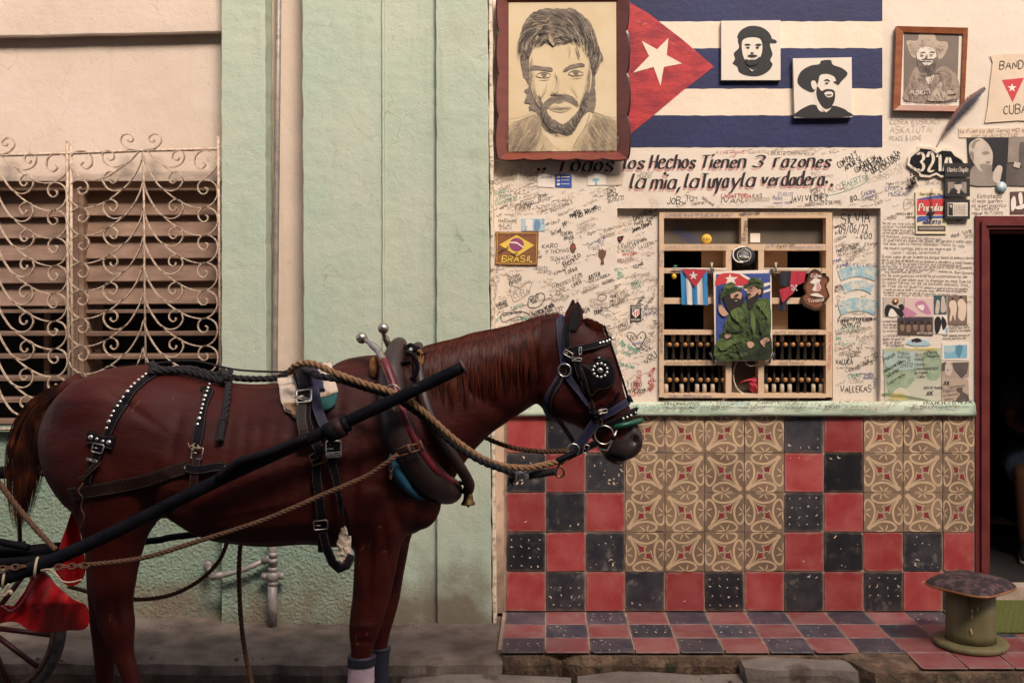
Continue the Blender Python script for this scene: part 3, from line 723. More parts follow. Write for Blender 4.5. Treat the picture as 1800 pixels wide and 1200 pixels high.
# ------------------------------------------------------------ pipes
pp = thing('water_pipe', W(478, 1095, D0 - .15), 'grey downpipe with stop valve running down between the green pilasters', 'pipe')
m = MB(); m.tube([W(493, -300, D0), W(487, 250, D0 + .0), W(483, 655, D0 + .0), W(480, 760, D0 - .02)], .0145, 12, 0); m.build('riser', M_pipe, pp)
yv = -.155
m = MB(); m.tube([W(480, 940, D0 + yv), W(480, 1000, D0 + yv)], .019, 14); m.build('riser', M_pipe, pp)
m = MB(); m.tube([W(479, 1020, D0 + yv), W(479, 1106, D0 + yv)], .023, 16); m.build('riser', M_pipe, pp)
m = MB(); c = W(480, 1012, D0 + yv)
m.lathe([(.018, -.045), (.026, -.042), (.026, -.026), (.021, -.024), (.030, -.018), (.034, 0), (.030, .018), (.021, .024), (.026, .028), (.026, .042), (.018, .045)], c, 'z', 14)
m.lathe([(.012, -.055), (.017, -.05), (.017, -.03), (.012, -.028), (.012, .028), (.017, .03), (.017, .05), (.012, .055)], c, 'x', 12)
for q in range(2): m.lathe([(.012, -.012), (.024, -.011), (.024, .011), (.012, .012)], c + Vector((0, 0, .075 + q * .03)), 'z', 8)
m.build('valve', M_pipe, pp)
m = MB(); m.tube([W(364, 985, D0 + yv + .11), W(368, 1000, D0 + yv + .06), W(372, 1013, D0 + yv), W(384, 1013, D0 + yv), W(430, 1000, D0 + yv), W(478, 979, D0 + yv)], .0125, 12); m.build('branch', M_pipe, pp)
m = MB(); m.lathe([(.014, -.02), (.022, -.018), (.022, .018), (.014, .02)], W(366, 993, D0 + yv + .09), 'y', 12); m.build('elbow', M_pipe, pp); m = MB(); m.tube([W(371, 1014, D0 + yv), W(392, 1009, D0 + yv)], .017, 12); m.build('elbow', M_pipe, pp); m = MB(); m.tube([W(462, 987, D0 + yv), W(480, 977, D0 + yv)], .018, 12); m.build('elbow', M_pipe, pp)
# ------------------------------------------------------------ unseen far side of the street, height set to shade the wall and the horse
op = thing('opposite_house', (0, -9.6, -.17), 'unseen plaster house row across the street behind the viewer, height set for its shade', 'house')
m = MB(); OH = 11.4  # height chosen so the soft shadow edge crosses the facade
m.box((-16, -14, -.17), (16, -9.6, OH)); m.build('wall', M_opp, op)
m = MB()
for i in range(-4, 5):
    for z in (1.0, 4.4): m.box((i * 3 - .6, -9.62, z), (i * 3 + .6, -9.58, z + 1.9))
m.build('window', M_dark, op)
# ------------------------------------------------------------ hand lettering (stroke alphabet)
G = dict(A="0d3l6d 1g5g", B="0d0l 0l3l5k5i3h0h 3h5g5e3d0d", C="5k3l1k0i0g1e3d5e", D="0d0l 0l3l5j5f3d0d", E="5l0l0d5d 0h4h", F="5l0l0d 0h4h",
 G="5k3l1k0i0g1e3d5e5h3h", H="0d0l 5d5l 0h5h", I="1d1l", J="4l4f3d1d0f", K="0d0l 5l0h 1h5d", L="0l0d4d", M="0d0l3g6l6d", N="0d0l5d5l",
 O="3l1k0i0g1e3d5e6g6i5k3l", P="0d0l 0l3l5k5i3h0h", Q="3l1k0i0g1e3d5e6g6i5k3l 4f6c", R="0d0l 0l3l5k5i3h0h 2h5d", S="5k3l1l0k0i2h4h5g5e3d1d0e",
 T="0l6l 3l3d", U="0l0f2d4d5f5l", V="0l3d6l", W="0l2d4j6d8l", X="0d5l 0l5d", Y="0l3h6l 3h3d", Z="0l5l0d5d",
 a="4h3i1i0g0e1d3d4f 4i4d", b="0l0d 0e1d3d4e4h3i1i0h", c="4h3i1i0g0e1d3d4e", d="4l4d 4h3i1i0g0e1d3d4e", e="0g4g4h3i1i0g0e1d3d4e",
 f="4k3l2k2d 0i4i", g="4h3i1i0g0e1d3d4e 4i4b3a1a0b", h="0l0d 0h1i3i4h4d", i="0i0d 0k0l", j="2i2b1a0a 2k2l", k="0l0d 3i0f 1g3d",
 l="0l0e1d", m="0i0d 0h1i2i3h3d 3h4i5i6h6d", n="0i0d 0h1i3i4h4d", o="2i0h0e2d4e4h2i", p="0i0a 0h1i3i4h4e3d1d0e", q="4i4a 4h3i1i0h0e1d3d4e",
 r="0i0d 0h1i3i", s="4h3i1i0h1g3f4e3d1d0e", t="2l2e3d4d 0i4i", u="0i0e1d3d4e 4i4d", v="0i2d4i", w="0i1d3h5d6i", x="0d4i 0i4d",
 y="0i2d 4i2d1a0a", z="0i4i0d4d")
G.update({'0': "2l0j0f2d4f4j2l", '1': "0j2l2d", '2': "0j1l3l4j4h0d4d", '3': "0k2l4k4i2h4g4e2d0e", '4': "3d3l0f4f", '5': "4l0l0h3h4g4e3d0d",
 '6': "4l1j0g0e1d3d4e4g3h0g", '7': "0l4l1d", '8': "2h0j1l3l4j2h0f1d3d4f2h", '9': "4h1h0i0k1l3l4k4g3d1d", '/': "0c4l", '-': "0g3g",
 '.': "0d0e", ',': "1e0b", '!': "0l0f 0d0e", '&': "5d0k1l3k0f1d3d5g", '+': "0g4g 2e2i", '*': "3d0i1k2l3j4l5k6i3d", "'": "0l0j", '?': "0k2l4k2h2f 2d2e",
 '(': "2l0j0f2d", ')': "0l2j2f0d", '@': "4g2h2f4f4h3j1j0h0f2d5d", '"': "0l0j 2l2j", ':': "0e0f 0h0i", '_': "0c4c", '~': "0g1h2g3h4g", '#': "0d6l 0l6d"})
def glyph(ch):
    s = G.get(ch); out_ = []
    if not s: return [], 3
    w = 0
    for st in s.split(' '):
        p = [(int(st[i]), ord(st[i + 1]) - 100) for i in range(0, len(st), 2)]; w = max(w, max(q[0] for q in p)); out_.append(p)
    return out_, w
def chaikin(p, k=2):
    for _ in range(k):
        if len(p) < 3: return p
        q = [p[0]]
        for a, b in zip(p, p[1:]): q += [(a[0] * .75 + b[0] * .25, a[1] * .75 + b[1] * .25), (a[0] * .25 + b[0] * .75, a[1] * .25 + b[1] * .75)]
        q.append(p[-1]); p = q
    return p
def text_strokes(s, jit=.25, r=rnd, slant=.1, sp=1.9, k=1):
    x = 0; o = []
    for ch in s:
        if ch == ' ': x += 3.6; continue
        st, w = glyph(ch); sc = 1 + r.uniform(-.1, .1) * (jit > 0); dy = r.uniform(-.5, .5) * jit * 2
        for p in st:
            o.append(chaikin([(x + a * sc + b * slant + r.uniform(-jit, jit), b * sc + dy + r.uniform(-jit, jit)) for a, b in p], k))
        x += w * sc + sp
    return o, max(.1, x - sp)
_tk = [0]
def write(mb, s, px, py, h, ang=0, wid=None, lw=1.0, m=0, yoff=0, jit=.25, slant=.12, y=-.0012, k=1, curve=None):
    "baseline start (px,py), cap height h px, angle deg (up = +), wid = fit to width px"
    st, w = text_strokes(s, jit, slant=slant, k=k); sc = h / 8; sx = (wid / w) if wid else sc * .92
    ca, sa = cos(radians(ang)), sin(radians(ang))
    for p in st:
        _tk[0] += 1; yy = y - (_tk[0] % 7) * .00007
        q = []
        for a, b in p:
            u, v = a * sx, b * sc
            if curve: v += curve * (1 - (2 * a / w - 1) ** 2)
            X_ = px + u * ca - v * sa; Y_ = py - u * sa - v * ca; t = W(X_, Y_, D0 + y); q.append((t.x, yy, t.z))
        if len(q) == 2 and (Vector(q[0]) - Vector(q[1])).length < .0015: q[1] = (q[0][0] + lw / 500, q[0][1], q[0][2])
        mb.ribbon(q, lw * (.58 if lw < 1.35 else .74) / 350, m)
def nib_write(mb, s, px, py, wid, h, nib, ang, m, y, dx=0, dy=0, jit=.05, minw=.9, slant=.28, sp=2.1):
    r = random.Random(s); st, w = text_strokes(s, jit, r=r, slant=slant, sp=sp, k=2); sc = h / 8; sx = wid / w
    nx, nz_ = cos(radians(ang)) * nib / 2, sin(radians(ang)) * nib / 2
    for i_, p in enumerate(st):
        n = len(p); vs = []; yy = y - (i_ % 5) * .0001
        for i, (a, b) in enumerate(p):
            A = p[max(0, i - 1)]; B = p[min(n - 1, i + 1)]; tx, tz = (B[0] - A[0]) * sx, (B[1] - A[1]) * sc; l = math.hypot(tx, tz) or 1
            mx, mz = -tz / l, tx / l; pr = nx * mx + nz_ * mz
            ax, az = (nx, nz_) if pr >= 0 else (-nx, -nz_)
            if abs(pr) < minw: ax += mx * (minw - abs(pr)); az += mz * (minw - abs(pr))
            cx, cy = px + dx + a * sx, py + dy - b * sc
            for q in (1, -1):
                t = W(cx + ax * q, cy - az * q, D0 + y); vs.append((t.x, yy, t.z))
        mb.add(vs, [(2 * i, 2 * i + 1, 2 * i + 3, 2 * i + 2) for i in range(n - 1)], m)
def ink(name, c, **k): return mat(name, c, .8, world=True, **k)
I_blk = ink('black_marker', (.022, .018, .018)); I_gry = ink('faded_marker', (.26, .19, .145), col2=(.40, .30, .22), nscale=30); I_blu = ink('blue_marker', (.045, .065, .24))
I_grn = ink('green_marker', (.03, .30, .20)); I_red = ink('red_marker', (.48, .03, .04)); I_pnk = ink('faded_crimson_paint', (.52, .20, .20), col2=(.62, .36, .31), nscale=25)
I_mid = ink('worn_black_marker', (.08, .06, .052), col2=(.16, .12, .09), nscale=40); I_pale = ink('pencil', (.46, .35, .265), col2=(.55, .42, .32), nscale=30)
INK = dict(k=I_blk, g=I_gry, b=I_blu, n=I_grn, r=I_red, m=I_mid, p=I_pale)
# the painted motto
mt = MB(); Y0 = -.0014; ms_ = MB()
WORDS = [("Todos", 976, 301, 100, 27), ("los", 1096, 297, 34, 24), ("Hechos", 1142, 296, 78, 25), ("Tienen", 1230, 295, 78, 24), ("3", 1322, 294, 16, 20), ("razones", 1360, 294, 98, 24),
         ("la", 1107, 331, 24, 26), ("mia,", 1144, 332, 50, 25), ("la", 1203, 330, 22, 25), ("Tuya", 1230, 330, 48, 25), ("y", 1284, 329, 14, 24), ("la", 1302, 328, 22, 25), ("verdadera", 1338, 326, 108, 24)]
for s, px, py, w_, h_ in WORDS: nib_write(ms_, s, px, py, w_, h_, 4.4, 14, 1, Y0 + .0006, -2.6, 4.4, minw=.6)
for s, px, py, w_, h_ in WORDS: nib_write(mt, s, px, py, w_, h_, 5.0, 14, 0, Y0 - .0006, minw=.75)
for px, py in ((947, 298), (957, 297), (1453, 320), (1462, 325), (1169, 305)):
    for q, (mm, ddx, ddy) in enumerate(((1, -3, 5), (0, 0, 0))):
        (ms_ if mm else mt).poly([(t.x, Y0 - .0012 * q, t.z) for t in (W(px + ddx + a, py + ddy + b, D0 + Y0) for a, b in ((-3.4, 0), (0, -3.6), (3.4, 0), (0, 3.6)))], mm)
mt.build('painted_motto', [I_blk, I_pnk], fac, kind='stuff'); ms_.build('motto_shadow', [I_blk, I_pnk], fac, kind='stuff')

# visitors' inscriptions: (text, px, py baseline start, cap height, angle, width or 0, ink, weight)
T_ = """SPINTAL|878|312|15|3|60|p|1.6
DINE|892|338|12|12|48|p|1
Thomya|866|346|9|22|26|n|1.1
Juliana|870|354|8|18|30|n|1
Dominique|872|362|8|18|38|n|1
Diego|916|362|8|10|22|k|1.2
Finny|906|370|10|10|28|k|1.3
ZARAGOZA|892|366|7|8|30|p|.8
NEBRASKA|900|384|7|28|36|p|.8
DIMAN|946|348|6|8|16|k|1
BELMTO|947|355|6|8|19|m|1
MARCIA KALEC|946|378|9|26|72|g|1
MITTERNIG 3|970|374|7|24|40|m|1
Gaston|982|380|5|20|18|m|.9
MARTH|1003|383|8|22|20|k|1.7
FRD A|1013|385|8|24|22|k|1.6
TULLANO|1028|376|7|22|24|k|1.5
5 DE 22|1036|376|6|22|22|m|1.2
Concorrito|1016|400|7|26|34|g|.9
RUSSIA|1024|408|8|24|26|g|1
TOM 7|1066|340|7|6|17|k|1.2
GRACIA|1068|348|7|12|19|k|1.2
26/05/22|1068|357|7|14|30|k|1.2
HARIANNE|876|391|7|-2|33|m|1.2
AILAI|876|399|7|-1|22|m|1.2
DIAN|878|404|5|-1|20|m|.9
CUCHARE EN CUBA|890|412|5|0|56|m|.9
DAYANE|970|414|7|20|20|k|1.2
PP|992|400|8|30|8|k|1.4
TEIXEIRA|985|415|6|10|22|k|1.2
BRASIL|992|422|6|12|18|k|1.2
22|1000|427|6|12|8|k|1
KARO|953|437|8|4|27|k|1.3
P THOMAS|960|447|7|6|40|k|1.1
SUWALKI|968|458|7|4|34|k|1.1
23|977|464|6|20|8|k|1
Benito|993|470|10|34|34|k|1.7
Tolsa|993|484|9|24|24|k|1.4
Francesco d Ceti|972|508|9|22|56|m|1.2
Asha|978|516|7|26|16|m|1
LINER|1007|506|7|30|18|k|1.1
Cin and|1006|519|8|20|40|g|1
mentyelo|1024|517|7|24|32|g|1
PAULO MB|922|448|6|2|26|m|.9
DAMIAN|936|456|6|8|16|k|1
LAURI CARISSIMI|884|470|7|1|58|k|1.1
DIEGOTE|938|474|6|-4|24|k|1
JACINTO|944|480|6|-4|24|m|1
SAN MARTIN|1034|434|5|26|34|b|.9
22-8-22|1042|440|5|26|22|b|.9
MADRID|1060|420|5|20|22|g|.9
GERARDO|1083|437|9|4|35|m|1.2
DE MEXICO|1083|444|6|3|31|m|1
ESPANA|1117|430|7|20|23|k|1.1
LA LUCHA|1125|438|7|20|28|m|1
VIVA CUBA|1095|450|5|8|26|r|1.3
LA ROSA|1128|448|5|6|22|p|.9
DALL'ITALIA|1116|388|9|24|46|k|1.7
MARIE JENNY|1117|396|6|20|40|k|1.2
JANA DIANY|1113|408|8|22|38|k|1.7
PAN|1083|376|6|0|14|p|1
PEDRAS|1083|383|6|0|24|p|1
NO|1083|392|6|0|10|p|1
DAVID 22|1084|402|7|20|30|g|.9
ESTRELLA|1088|411|6|20|28|p|.9
MIGU|1083|460|7|-12|12|m|1.1
BRASIL|1100|459|7|2|24|p|.9
CELMAR|1116|472|6|24|18|k|1.2
POR LA CUBA|1086|462|7|8|30|g|.9
VIVA|1082|478|6|20|11|n|1.2
CUBA|1083|485|6|20|12|n|1.2
MACHO|1083|493|6|22|16|n|1.2
VIV CONSOS|1112|492|7|14|34|g|.9
ARGENTINA|1113|500|8|7|40|g|1.1
Jana|1082|508|7|34|12|k|1.2
JUSTER|1035|492|7|20|22|k|1.4
VIVE LA MUSICA|1035|499|5|22|40|k|1.1
TUSIANES|1082|523|8|24|24|k|1.1
BACAS|1112|502|6|22|14|n|1.1
SYLVIE|1114|510|6|20|16|n|1.1
UNI CUBA|1084|530|7|22|26|m|1.1
ANDREA|1085|537|7|22|22|m|1
CHI ANDREA|1060|501|5|20|22|m|1
FRANZ SANTERI|1051|520|7|12|40|g|.9
WILKIN|982|530|9|18|20|g|1
ROSARIO|1037|541|9|2|30|g|1
SEBASTIAN|1036|531|6|8|30|p|.9
VIENE|1072|524|6|4|12|k|1
MIKEL|1072|532|6|4|12|k|1
CHICHO|1071|539|6|2|16|k|1
Alonso|896|499|9|24|24|m|1.2
Guido|893|492|5|22|22|k|1.3
Brazil|896|502|6|22|22|k|1.3
A. LEXI|896|516|10|24|30|g|1
CUBA|903|525|11|16|30|g|1.3
Pili Ines|862|497|6|90|28|b|1
Manuel y Rubi|871|530|7|84|70|b|1
BARRADO|873|540|6|24|20|k|1.2
CASTRO|877|545|6|24|18|k|1.2
BOLAIT|933|530|5|30|18|k|1.3
TIMO Y|936|535|5|30|14|k|1.3
Isma de Perez|884|556|5|12|34|k|1.1
Lemos|900|545|7|22|22|n|1.2
Lenny|910|562|8|-2|24|n|1.4
PATRICIA VICARIA|938|558|8|28|42|k|1.4
ESPANA|955|556|7|28|20|k|1.3
2.22|977|549|6|22|12|k|1.1
Valeria|866|572|7|40|22|n|1.1
Julia|872|580|7|-60|20|n|1
MR/A|1022|552|9|20|16|k|1.4
DUEN|1046|553|7|18|14|k|1.5
NESTOR|1078|522|6|0|20|p|.9
ANGELA|1088|578|9|18|26|k|1.3
Demamon|1090|585|7|22|22|g|1
PUERTO|1128|621|10|52|28|k|1.3
VK|1138|622|10|40|14|k|1.3
VRU|1138|642|11|38|24|k|1.4
Pipe Valencia|1090|606|9|-26|34|n|1.4
Lorena|1092|620|8|-24|18|n|1.3
Pablo de Colon|1088|642|7|-14|28|n|1.3
MIGUEL|1120|690|7|84|22|r|1.3
TRUJILLO|1127|684|8|88|32|r|1.3
HELENA|1146|664|7|62|18|r|1.3
JOSE|1143|680|8|44|16|r|1.5
ANA|1146|690|9|60|14|r|1.4
Y ERICO|1103|681|8|3|26|k|1.3
JAVI 2022|1102|692|8|0|32|k|1.4
CUPO|1106|698|6|4|22|r|1.3
A.R|1132|690|7|4|12|k|1
VALENTINO|1131|555|7|4|26|b|1
MARIA|1138|546|6|6|18|k|1.1
FINA|1120|568|5|20|14|k|1.1
JULIA|1148|562|6|-60|22|k|1.1
Carla Vera|1133|548|7|52|28|k|1
SEPE|1126|532|6|40|14|k|1.1
NEW YORK|1152|520|5|76|30|g|.8
ME TELLA|1150|590|6|80|26|g|.8
Gente|1040|576|6|-40|16|n|1.1
Camilo Roma|1066|590|6|-76|36|n|1.1
LUIS|1077|606|6|-76|16|n|1.1
A LAS ARMAS|1258|270|5|0|50|r|.9
VIA|1282|277|4|0|10|r|.7
Juan 08/02|1316|270|5|2|30|g|.8
LIBERTE ONA AFRICA|1350|272|6|-1|80|m|.9
MUNDO|1120|313|7|-2|24|m|1
DIANA|1126|306|4|2|22|m|.7
CON PAZ Y|1476|296|11|34|40|k|1.5
AMOR SE|1487|300|10|30|34|k|1.5
CONSIGUE UN|1506|304|10|34|42|k|1.5
SOCIEDAD!!|1521|305|10|36|38|k|1.6
QUE HACE FALTA|1534|306|9|36|60|k|1.5
LUCHAR!|1548|303|9|34|42|k|1.4
TALCO|1448|342|10|18|38|g|1.3
BAERTS!!!|1483|331|11|18|46|n|1.2
SANTINO|1432|312|5|0|32|g|.9
SATZ|1426|307|5|0|16|g|.9
GORRI|1524|322|9|12|40|p|1.1
8/03/20|1545|312|9|10|42|p|1.1
CL 259|1548|298|9|4|44|p|1.1
JOB|1173|359|12|0|22|k|1.5
LON|1190|364|8|12|16|k|1.2
TOM|1205|353|9|0|20|k|1.3
Sanne|1215|361|7|6|22|k|1.1
Hollywood|1233|349|6|-34|24|k|1
VSM|1141|357|7|4|14|p|.9
2022|1142|364|7|4|16|p|.9
LAGATTERIA|1268|348|7|0|52|r|1.4
KAS|1323|348|8|0|16|k|1.3
IVAN.|1266|357|10|0|40|k|1.4
P CORREDO|1310|355|6|2|42|g|1.1
27/05/22|1367|344|6|0|26|b|1
Petro|1359|352|7|4|16|b|1.1
mano vaca|1360|359|5|3|32|b|.9
JAVI VILCHEZ|1389|356|11|3|66|k|1.6
MABOO HASTA SIEMPRE|1415|363|6|5|64|m|1.1
Danny|1425|338|6|26|14|k|.9
Castro|1428|343|6|26|16|k|.9
Marcos|1432|348|6|26|16|k|.9
$80.|1489|356|9|12|20|k|1.7
Cristina|1516|346|9|18|24|b|1.2
mundos|1522|350|5|18|20|b|1
Sevilla 81|1514|354|7|6|30|m|1
Zack|1538|361|7|20|14|m|1
VIVA LA|1555|336|8|2|32|b|1.1
MUSICA!|1562|345|8|2|30|b|1.1
Maike 02/2022|1558|325|5|2|38|m|.9
Samara|1562|330|4|2|20|m|.8
ALBERTO!|1592|334|6|14|22|m|1
CORA EUSKADI|1564|219|9|1|88|p|1.4
ASKATUTA!|1564|234|11|1|74|p|1.5
PEACE & LOVE|1563|248|8|2|56|g|1.2
GRACIAS|1626|325|6|2|30|g|1
Cuba|1590|362|6|20|14|g|.9
Estrategia|1718|348|7|0|42|m|1.1
El mejor guerrero|1710|356|6|0|52|m|1
es quien planifica|1708|364|6|0|60|m|1
su combate|1714|370|6|1|42|m|1
Miguel 15/7/2022|1708|377|5|0|54|k|1.1
VIVA LA REV|1574|378|4|0|30|k|1.3
VERO|1560|388|7|12|16|m|1.1
CONTIGO|1592|384|4|0|18|k|1.2
ERI|1684|390|8|30|12|k|1.4
CODY|1692|394|7|40|16|g|1
Nacol - 5/1/18|1673|418|7|14|36|m|1.1
2022|1696|419|5|10|14|k|1
No se va, vive con el|1551|394|5|-2|56|m|.85
corazon tu eternidad|1551|400|5|-1|56|m|.85
visita aqui sus pies|1551|406|5|-1|54|m|.85
yo no se el secreto de|1551|411|5|-1|56|m|.85
la maldad, porque soy de venida|1550|417|5|-3|104|m|.85
El guerrero es dueno del golpe, del perdon y sabe usar|1553|424|5|-1|155|m|.95
los dos, con la misma habilidad (|1553|430|5|-1|100|m|.95
Gana la vida|1655|431|5|-6|40|k|.9
Me muero contigo, pero no me muero por ti|1554|438|5|-1|125|m|.95
Caite 7 veces, levantate 8|1568|446|5|0|84|m|.95
Si eres capaz de ver lo bello es porque tienes la belleza dentro|1550|453|5|-1|164|m|.95
de ti, ya que el mundo es un espejo y devuelve a cada hombre|1550|459|5|-2|162|m|.95
el reflejo de su propio rostro, aun conociendo sus|1550|464|5|-2|140|m|.95
defectos y limitaciones el guerrero hace lo posible|1550|470|5|-1|158|m|.95
por mantener el buen humor en|1550|475|5|-1|92|m|.95
los momentos de crisis|1556|480|5|0|62|m|.95
NANCIA, San Donato|1650|479|4|-3|62|k|1
No te averguences retirarte provisionalmente del|1550|486|5|-1|150|m|.95
combate si percibes que tu enemigo es mas fuerte|1550|492|5|-2|156|m|.95
lo importante no es la batalla aislada, sino|1551|498|5|-2|150|m|.95
el final de la guerra|1551|504|5|-2|70|m|.95
siempre un guerrero lleva una palabra|1625|507|4|-2|76|m|.8
Cuando se pierde dinero, no pierdes nada|1552|510|4|-2|90|m|.8
siendo la salud se pierde todo|1645|512|4|-2|54|m|.8
se pierde y siempre se pierde el caracter, lo pierdes todo|1552|515|4|-2|130|m|.8
mi Dios del fuego, mundo, Dios del mundo|1554|520|4|-1|110|m|.8
Y eso es indudablemente|1551|527|4|-1|70|m|.8
fuerte, no te averguences|1624|529|4|-2|82|m|.8
conmigo, manda la memoria y ataque antes de tener|1552|533|4|-1|110|m|.8
La vida siempre la felicidad es bonita|1552|540|4|-1|104|m|.8
se gobierna, mandando|1552|546|4|-1|80|m|.8
La mejor ilusion|1552|566|4|0|26|m|.9
es un dos que|1552|572|4|0|24|m|.9
vivir medio|1552|577|4|0|24|m|.9
la victoria|1552|583|4|0|24|m|.9
La victoria no es de|1552|592|5|1|48|m|1
quien la guarda|1552|598|5|1|38|m|1
sino de quien|1552|604|5|1|32|m|1
la conquista|1558|609|5|1|30|m|1
la conducta es el|1668|574|4|2|34|m|.9
espejo que tiene|1668|578|4|2|36|m|.9
muestra su imagen|1668|583|4|2|38|m|.9
"Soy rebelde porque el|1656|592|4|2|48|m|.9
mundo me hizo asi"|1657|597|4|2|42|m|.9"""
INS_OUTLINES = []
rows = [l.split('|') for l in T_.split('\n')]
for s, px, py, h, a, w_, c, lw in rows:
    mb = MB(); write(mb, s, float(px), float(py), float(h) * 1.02, float(a), float(w_) or None, 0, 0) if False else None
    write(mb, s, float(px), float(py), float(h), float(a), float(w_) or None, float(lw) * 1.0)
    if 1083 <= float(px) <= 1156 and 372 < float(py) < 705 or 1464 < float(px) < 1546 and float(py) > 372: mb.v = [(v[0], v[1] + NY, v[2]) for v in mb.v]
    mb.build('inscription', INK[c], fac)
# niche right side writing
T2 = """VALDEMORO|1479|372|5|-1|46|r|1.3
SILVIA|1479|394|18|4|50|k|1.9
09/06/22|1475|411|15|4|50|k|1.6
-400|1504|421|11|2|28|k|1.6
Cuando si|1466|402|5|20|14|k|1
te vi|1468|412|5|20|10|m|1
LORENA|1468|426|6|24|22|m|.9
BLANCHES|1470|436|5|24|18|p|.9
DISTINCTORE|1480|437|6|10|32|m|1
EXAMIN|1520|432|5|4|22|m|1
MARCELO CUBA|1471|444|6|12|34|k|1.2
CLEMENT|1500|444|7|14|22|m|1
DETECTOR 2021|1473|450|5|8|48|m|.9
PANI|1466|464|7|22|14|b|1.2
JUNI|1470|472|6|14|14|b|1.1
ABELITA LA BELGA|1482|468|6|-2|60|b|1.1
NIEVE|1469|508|5|20|12|m|1
BEATO|1468|514|5|20|14|m|1
CARIBA|1470|520|6|-80|30|m|1.1
Francesca a Enrique|1475|560|5|-2|64|k|1
Fanny - Francisco|1473|567|8|4|60|k|1.7
29/05/22|1479|577|8|6|34|k|1.5
LUIS VALE|1469|583|6|6|42|n|1
SANTI PIJCHO|1469|589|6|6|40|m|1.1
Pesch|1512|582|6|10|20|g|1
PLAZA 22|1506|598|8|4|30|g|1.2
Jani|1468|597|6|2|10|n|1.1
y|1474|602|5|2|4|n|1.1
Maria|1468|608|6|4|34|n|1.2
CUBA Y|1510|606|7|6|20|p|1
ARGENTINA|1475|626|8|6|36|g|1.1
DAVID|1468|617|6|8|30|m|1
ELSOL|1530|612|7|-66|22|k|1.2
VALUCA|1469|641|10|2|30|k|1.5
U.P.S|1518|641|8|2|16|k|1.3
MATEO|1490|628|7|20|24|m|1
CADENA|1486|654|6|10|26|m|1
JUANA|1506|646|6|12|20|m|1
LIBRE|1491|664|6|4|24|n|1.1
SAMBA|1519|660|5|0|16|b|1.1
BARRIO|1518|666|5|0|18|b|1.1
CUBA|1494|674|7|4|24|g|1
VALLEKAS|1477|690|12|2|54|k|1.6
YANDA|1539|684|5|84|20|b|1"""
for s, px, py, h, a, w_, c, lw in (l.split('|') for l in T2.split('\n')):
    mb = MB(); write(mb, s, float(px), float(py), float(h), float(a), float(w_), float(lw), y=NY - .0012); mb.build('inscription', INK[c], fac)
# writing on the window frame and the ledge
T3 = """LOMINE 8119 * GALICIA AYZ|1170|381|5|0|114|b|1
MARIO 6/07 CUBA|1300|379|5|4|36|k|1.1
MARCO AL MUNDO 2013 JUNTO A|1172|376.5|3|0|116|m|.7
CARLOS BLANCO VIVA LA VIDA|1345|376.5|3|0|104|m|.7
ERNESTO FORTEZA CUBA|1170|437|6|1|108|g|1.1
Jo 81|1345|436|6|12|18|b|1
Perez San|1366|436|6|8|32|k|1.3
Trinidad uno marc|1388|437|5|2|60|b|.9
DETUMBOL|1311|424|6|84|38|k|1.3
ANTE ALESIA JESUS|1362|586|4.5|0|76|m|.9
ALFONSO PIJKA FERATI|1170|640|4.5|1|76|m|.8
AUSTRALIA|1370|640|5.5|0|44|k|1
CUBA LIBRE|1175|698|4|0|40|b|.8
marie hanne|1216|698|4|0|34|b|.8
Custodio|1168|479|4.5|2|30|m|.8
TOTO|1164|470|6|85|30|b|1
AMANDA REBELDE CON CAUSA|1165|620|5.5|89|118|k|1
VOI DA MALAFUI|1460|650|5|88|66|r|1.1"""
for s, px, py, h, a, w_, c, lw in (l.split('|') for l in T3.split('\n')):
    mb = MB(); write(mb, s, float(px), float(py), float(h), float(a), float(w_), float(lw), y=YW - .0045); mb.build('inscription', INK[c], window)
T4 = """LAURA-ESPANA 01/01/22|1163|712|5|0|66|k|1.3
MARIA DURME|1266|711|6|-1|52|b|1.1
GEORGIA SUSIN DALIO|1166|707|4|-1|100|m|.9
MIRAM XXIII|1340|710|5|0|40|k|1.1
(Cally 23)|1385|711|7|0|34|k|1
SILENE ORLANDO|1460|709|7|0|90|p|1
VIVA MEXICO EL MEJOR|1622|712|6|2|86|k|1.4
DANIEL DIAZ Y CLEMENTE|1590|719|5|1|92|k|1.1
CUBA + JA BONITO|1110|719|6|0|50|n|1.2
EDWIN 08 MAYO|1230|719|5|1|44|k|1
LAETITIA DECARVALHO|1362|719|4.5|0|66|m|.9
IRMIA SOLO|1450|717|5|0|26|k|1.1
LAWRENCE CUBERS|1482|720|5|0|62|g|1
Camila|1060|712|6|6|30|m|.9
(Hermi)|900|716|9|8|40|m|1.1
Sofia 12 CUBA|1170|719|4|0|52|k|.9
Maura Brumat|1296|718|4|0|48|k|.9"""
for s, px, py, h, a, w_, c, lw in (l.split('|') for l in T4.split('\n')):
    mb = MB(); write(mb, s, float(px), float(py), float(h), float(a), float(w_), float(lw), y=-.047); mb.build('inscription', INK[c], fac)
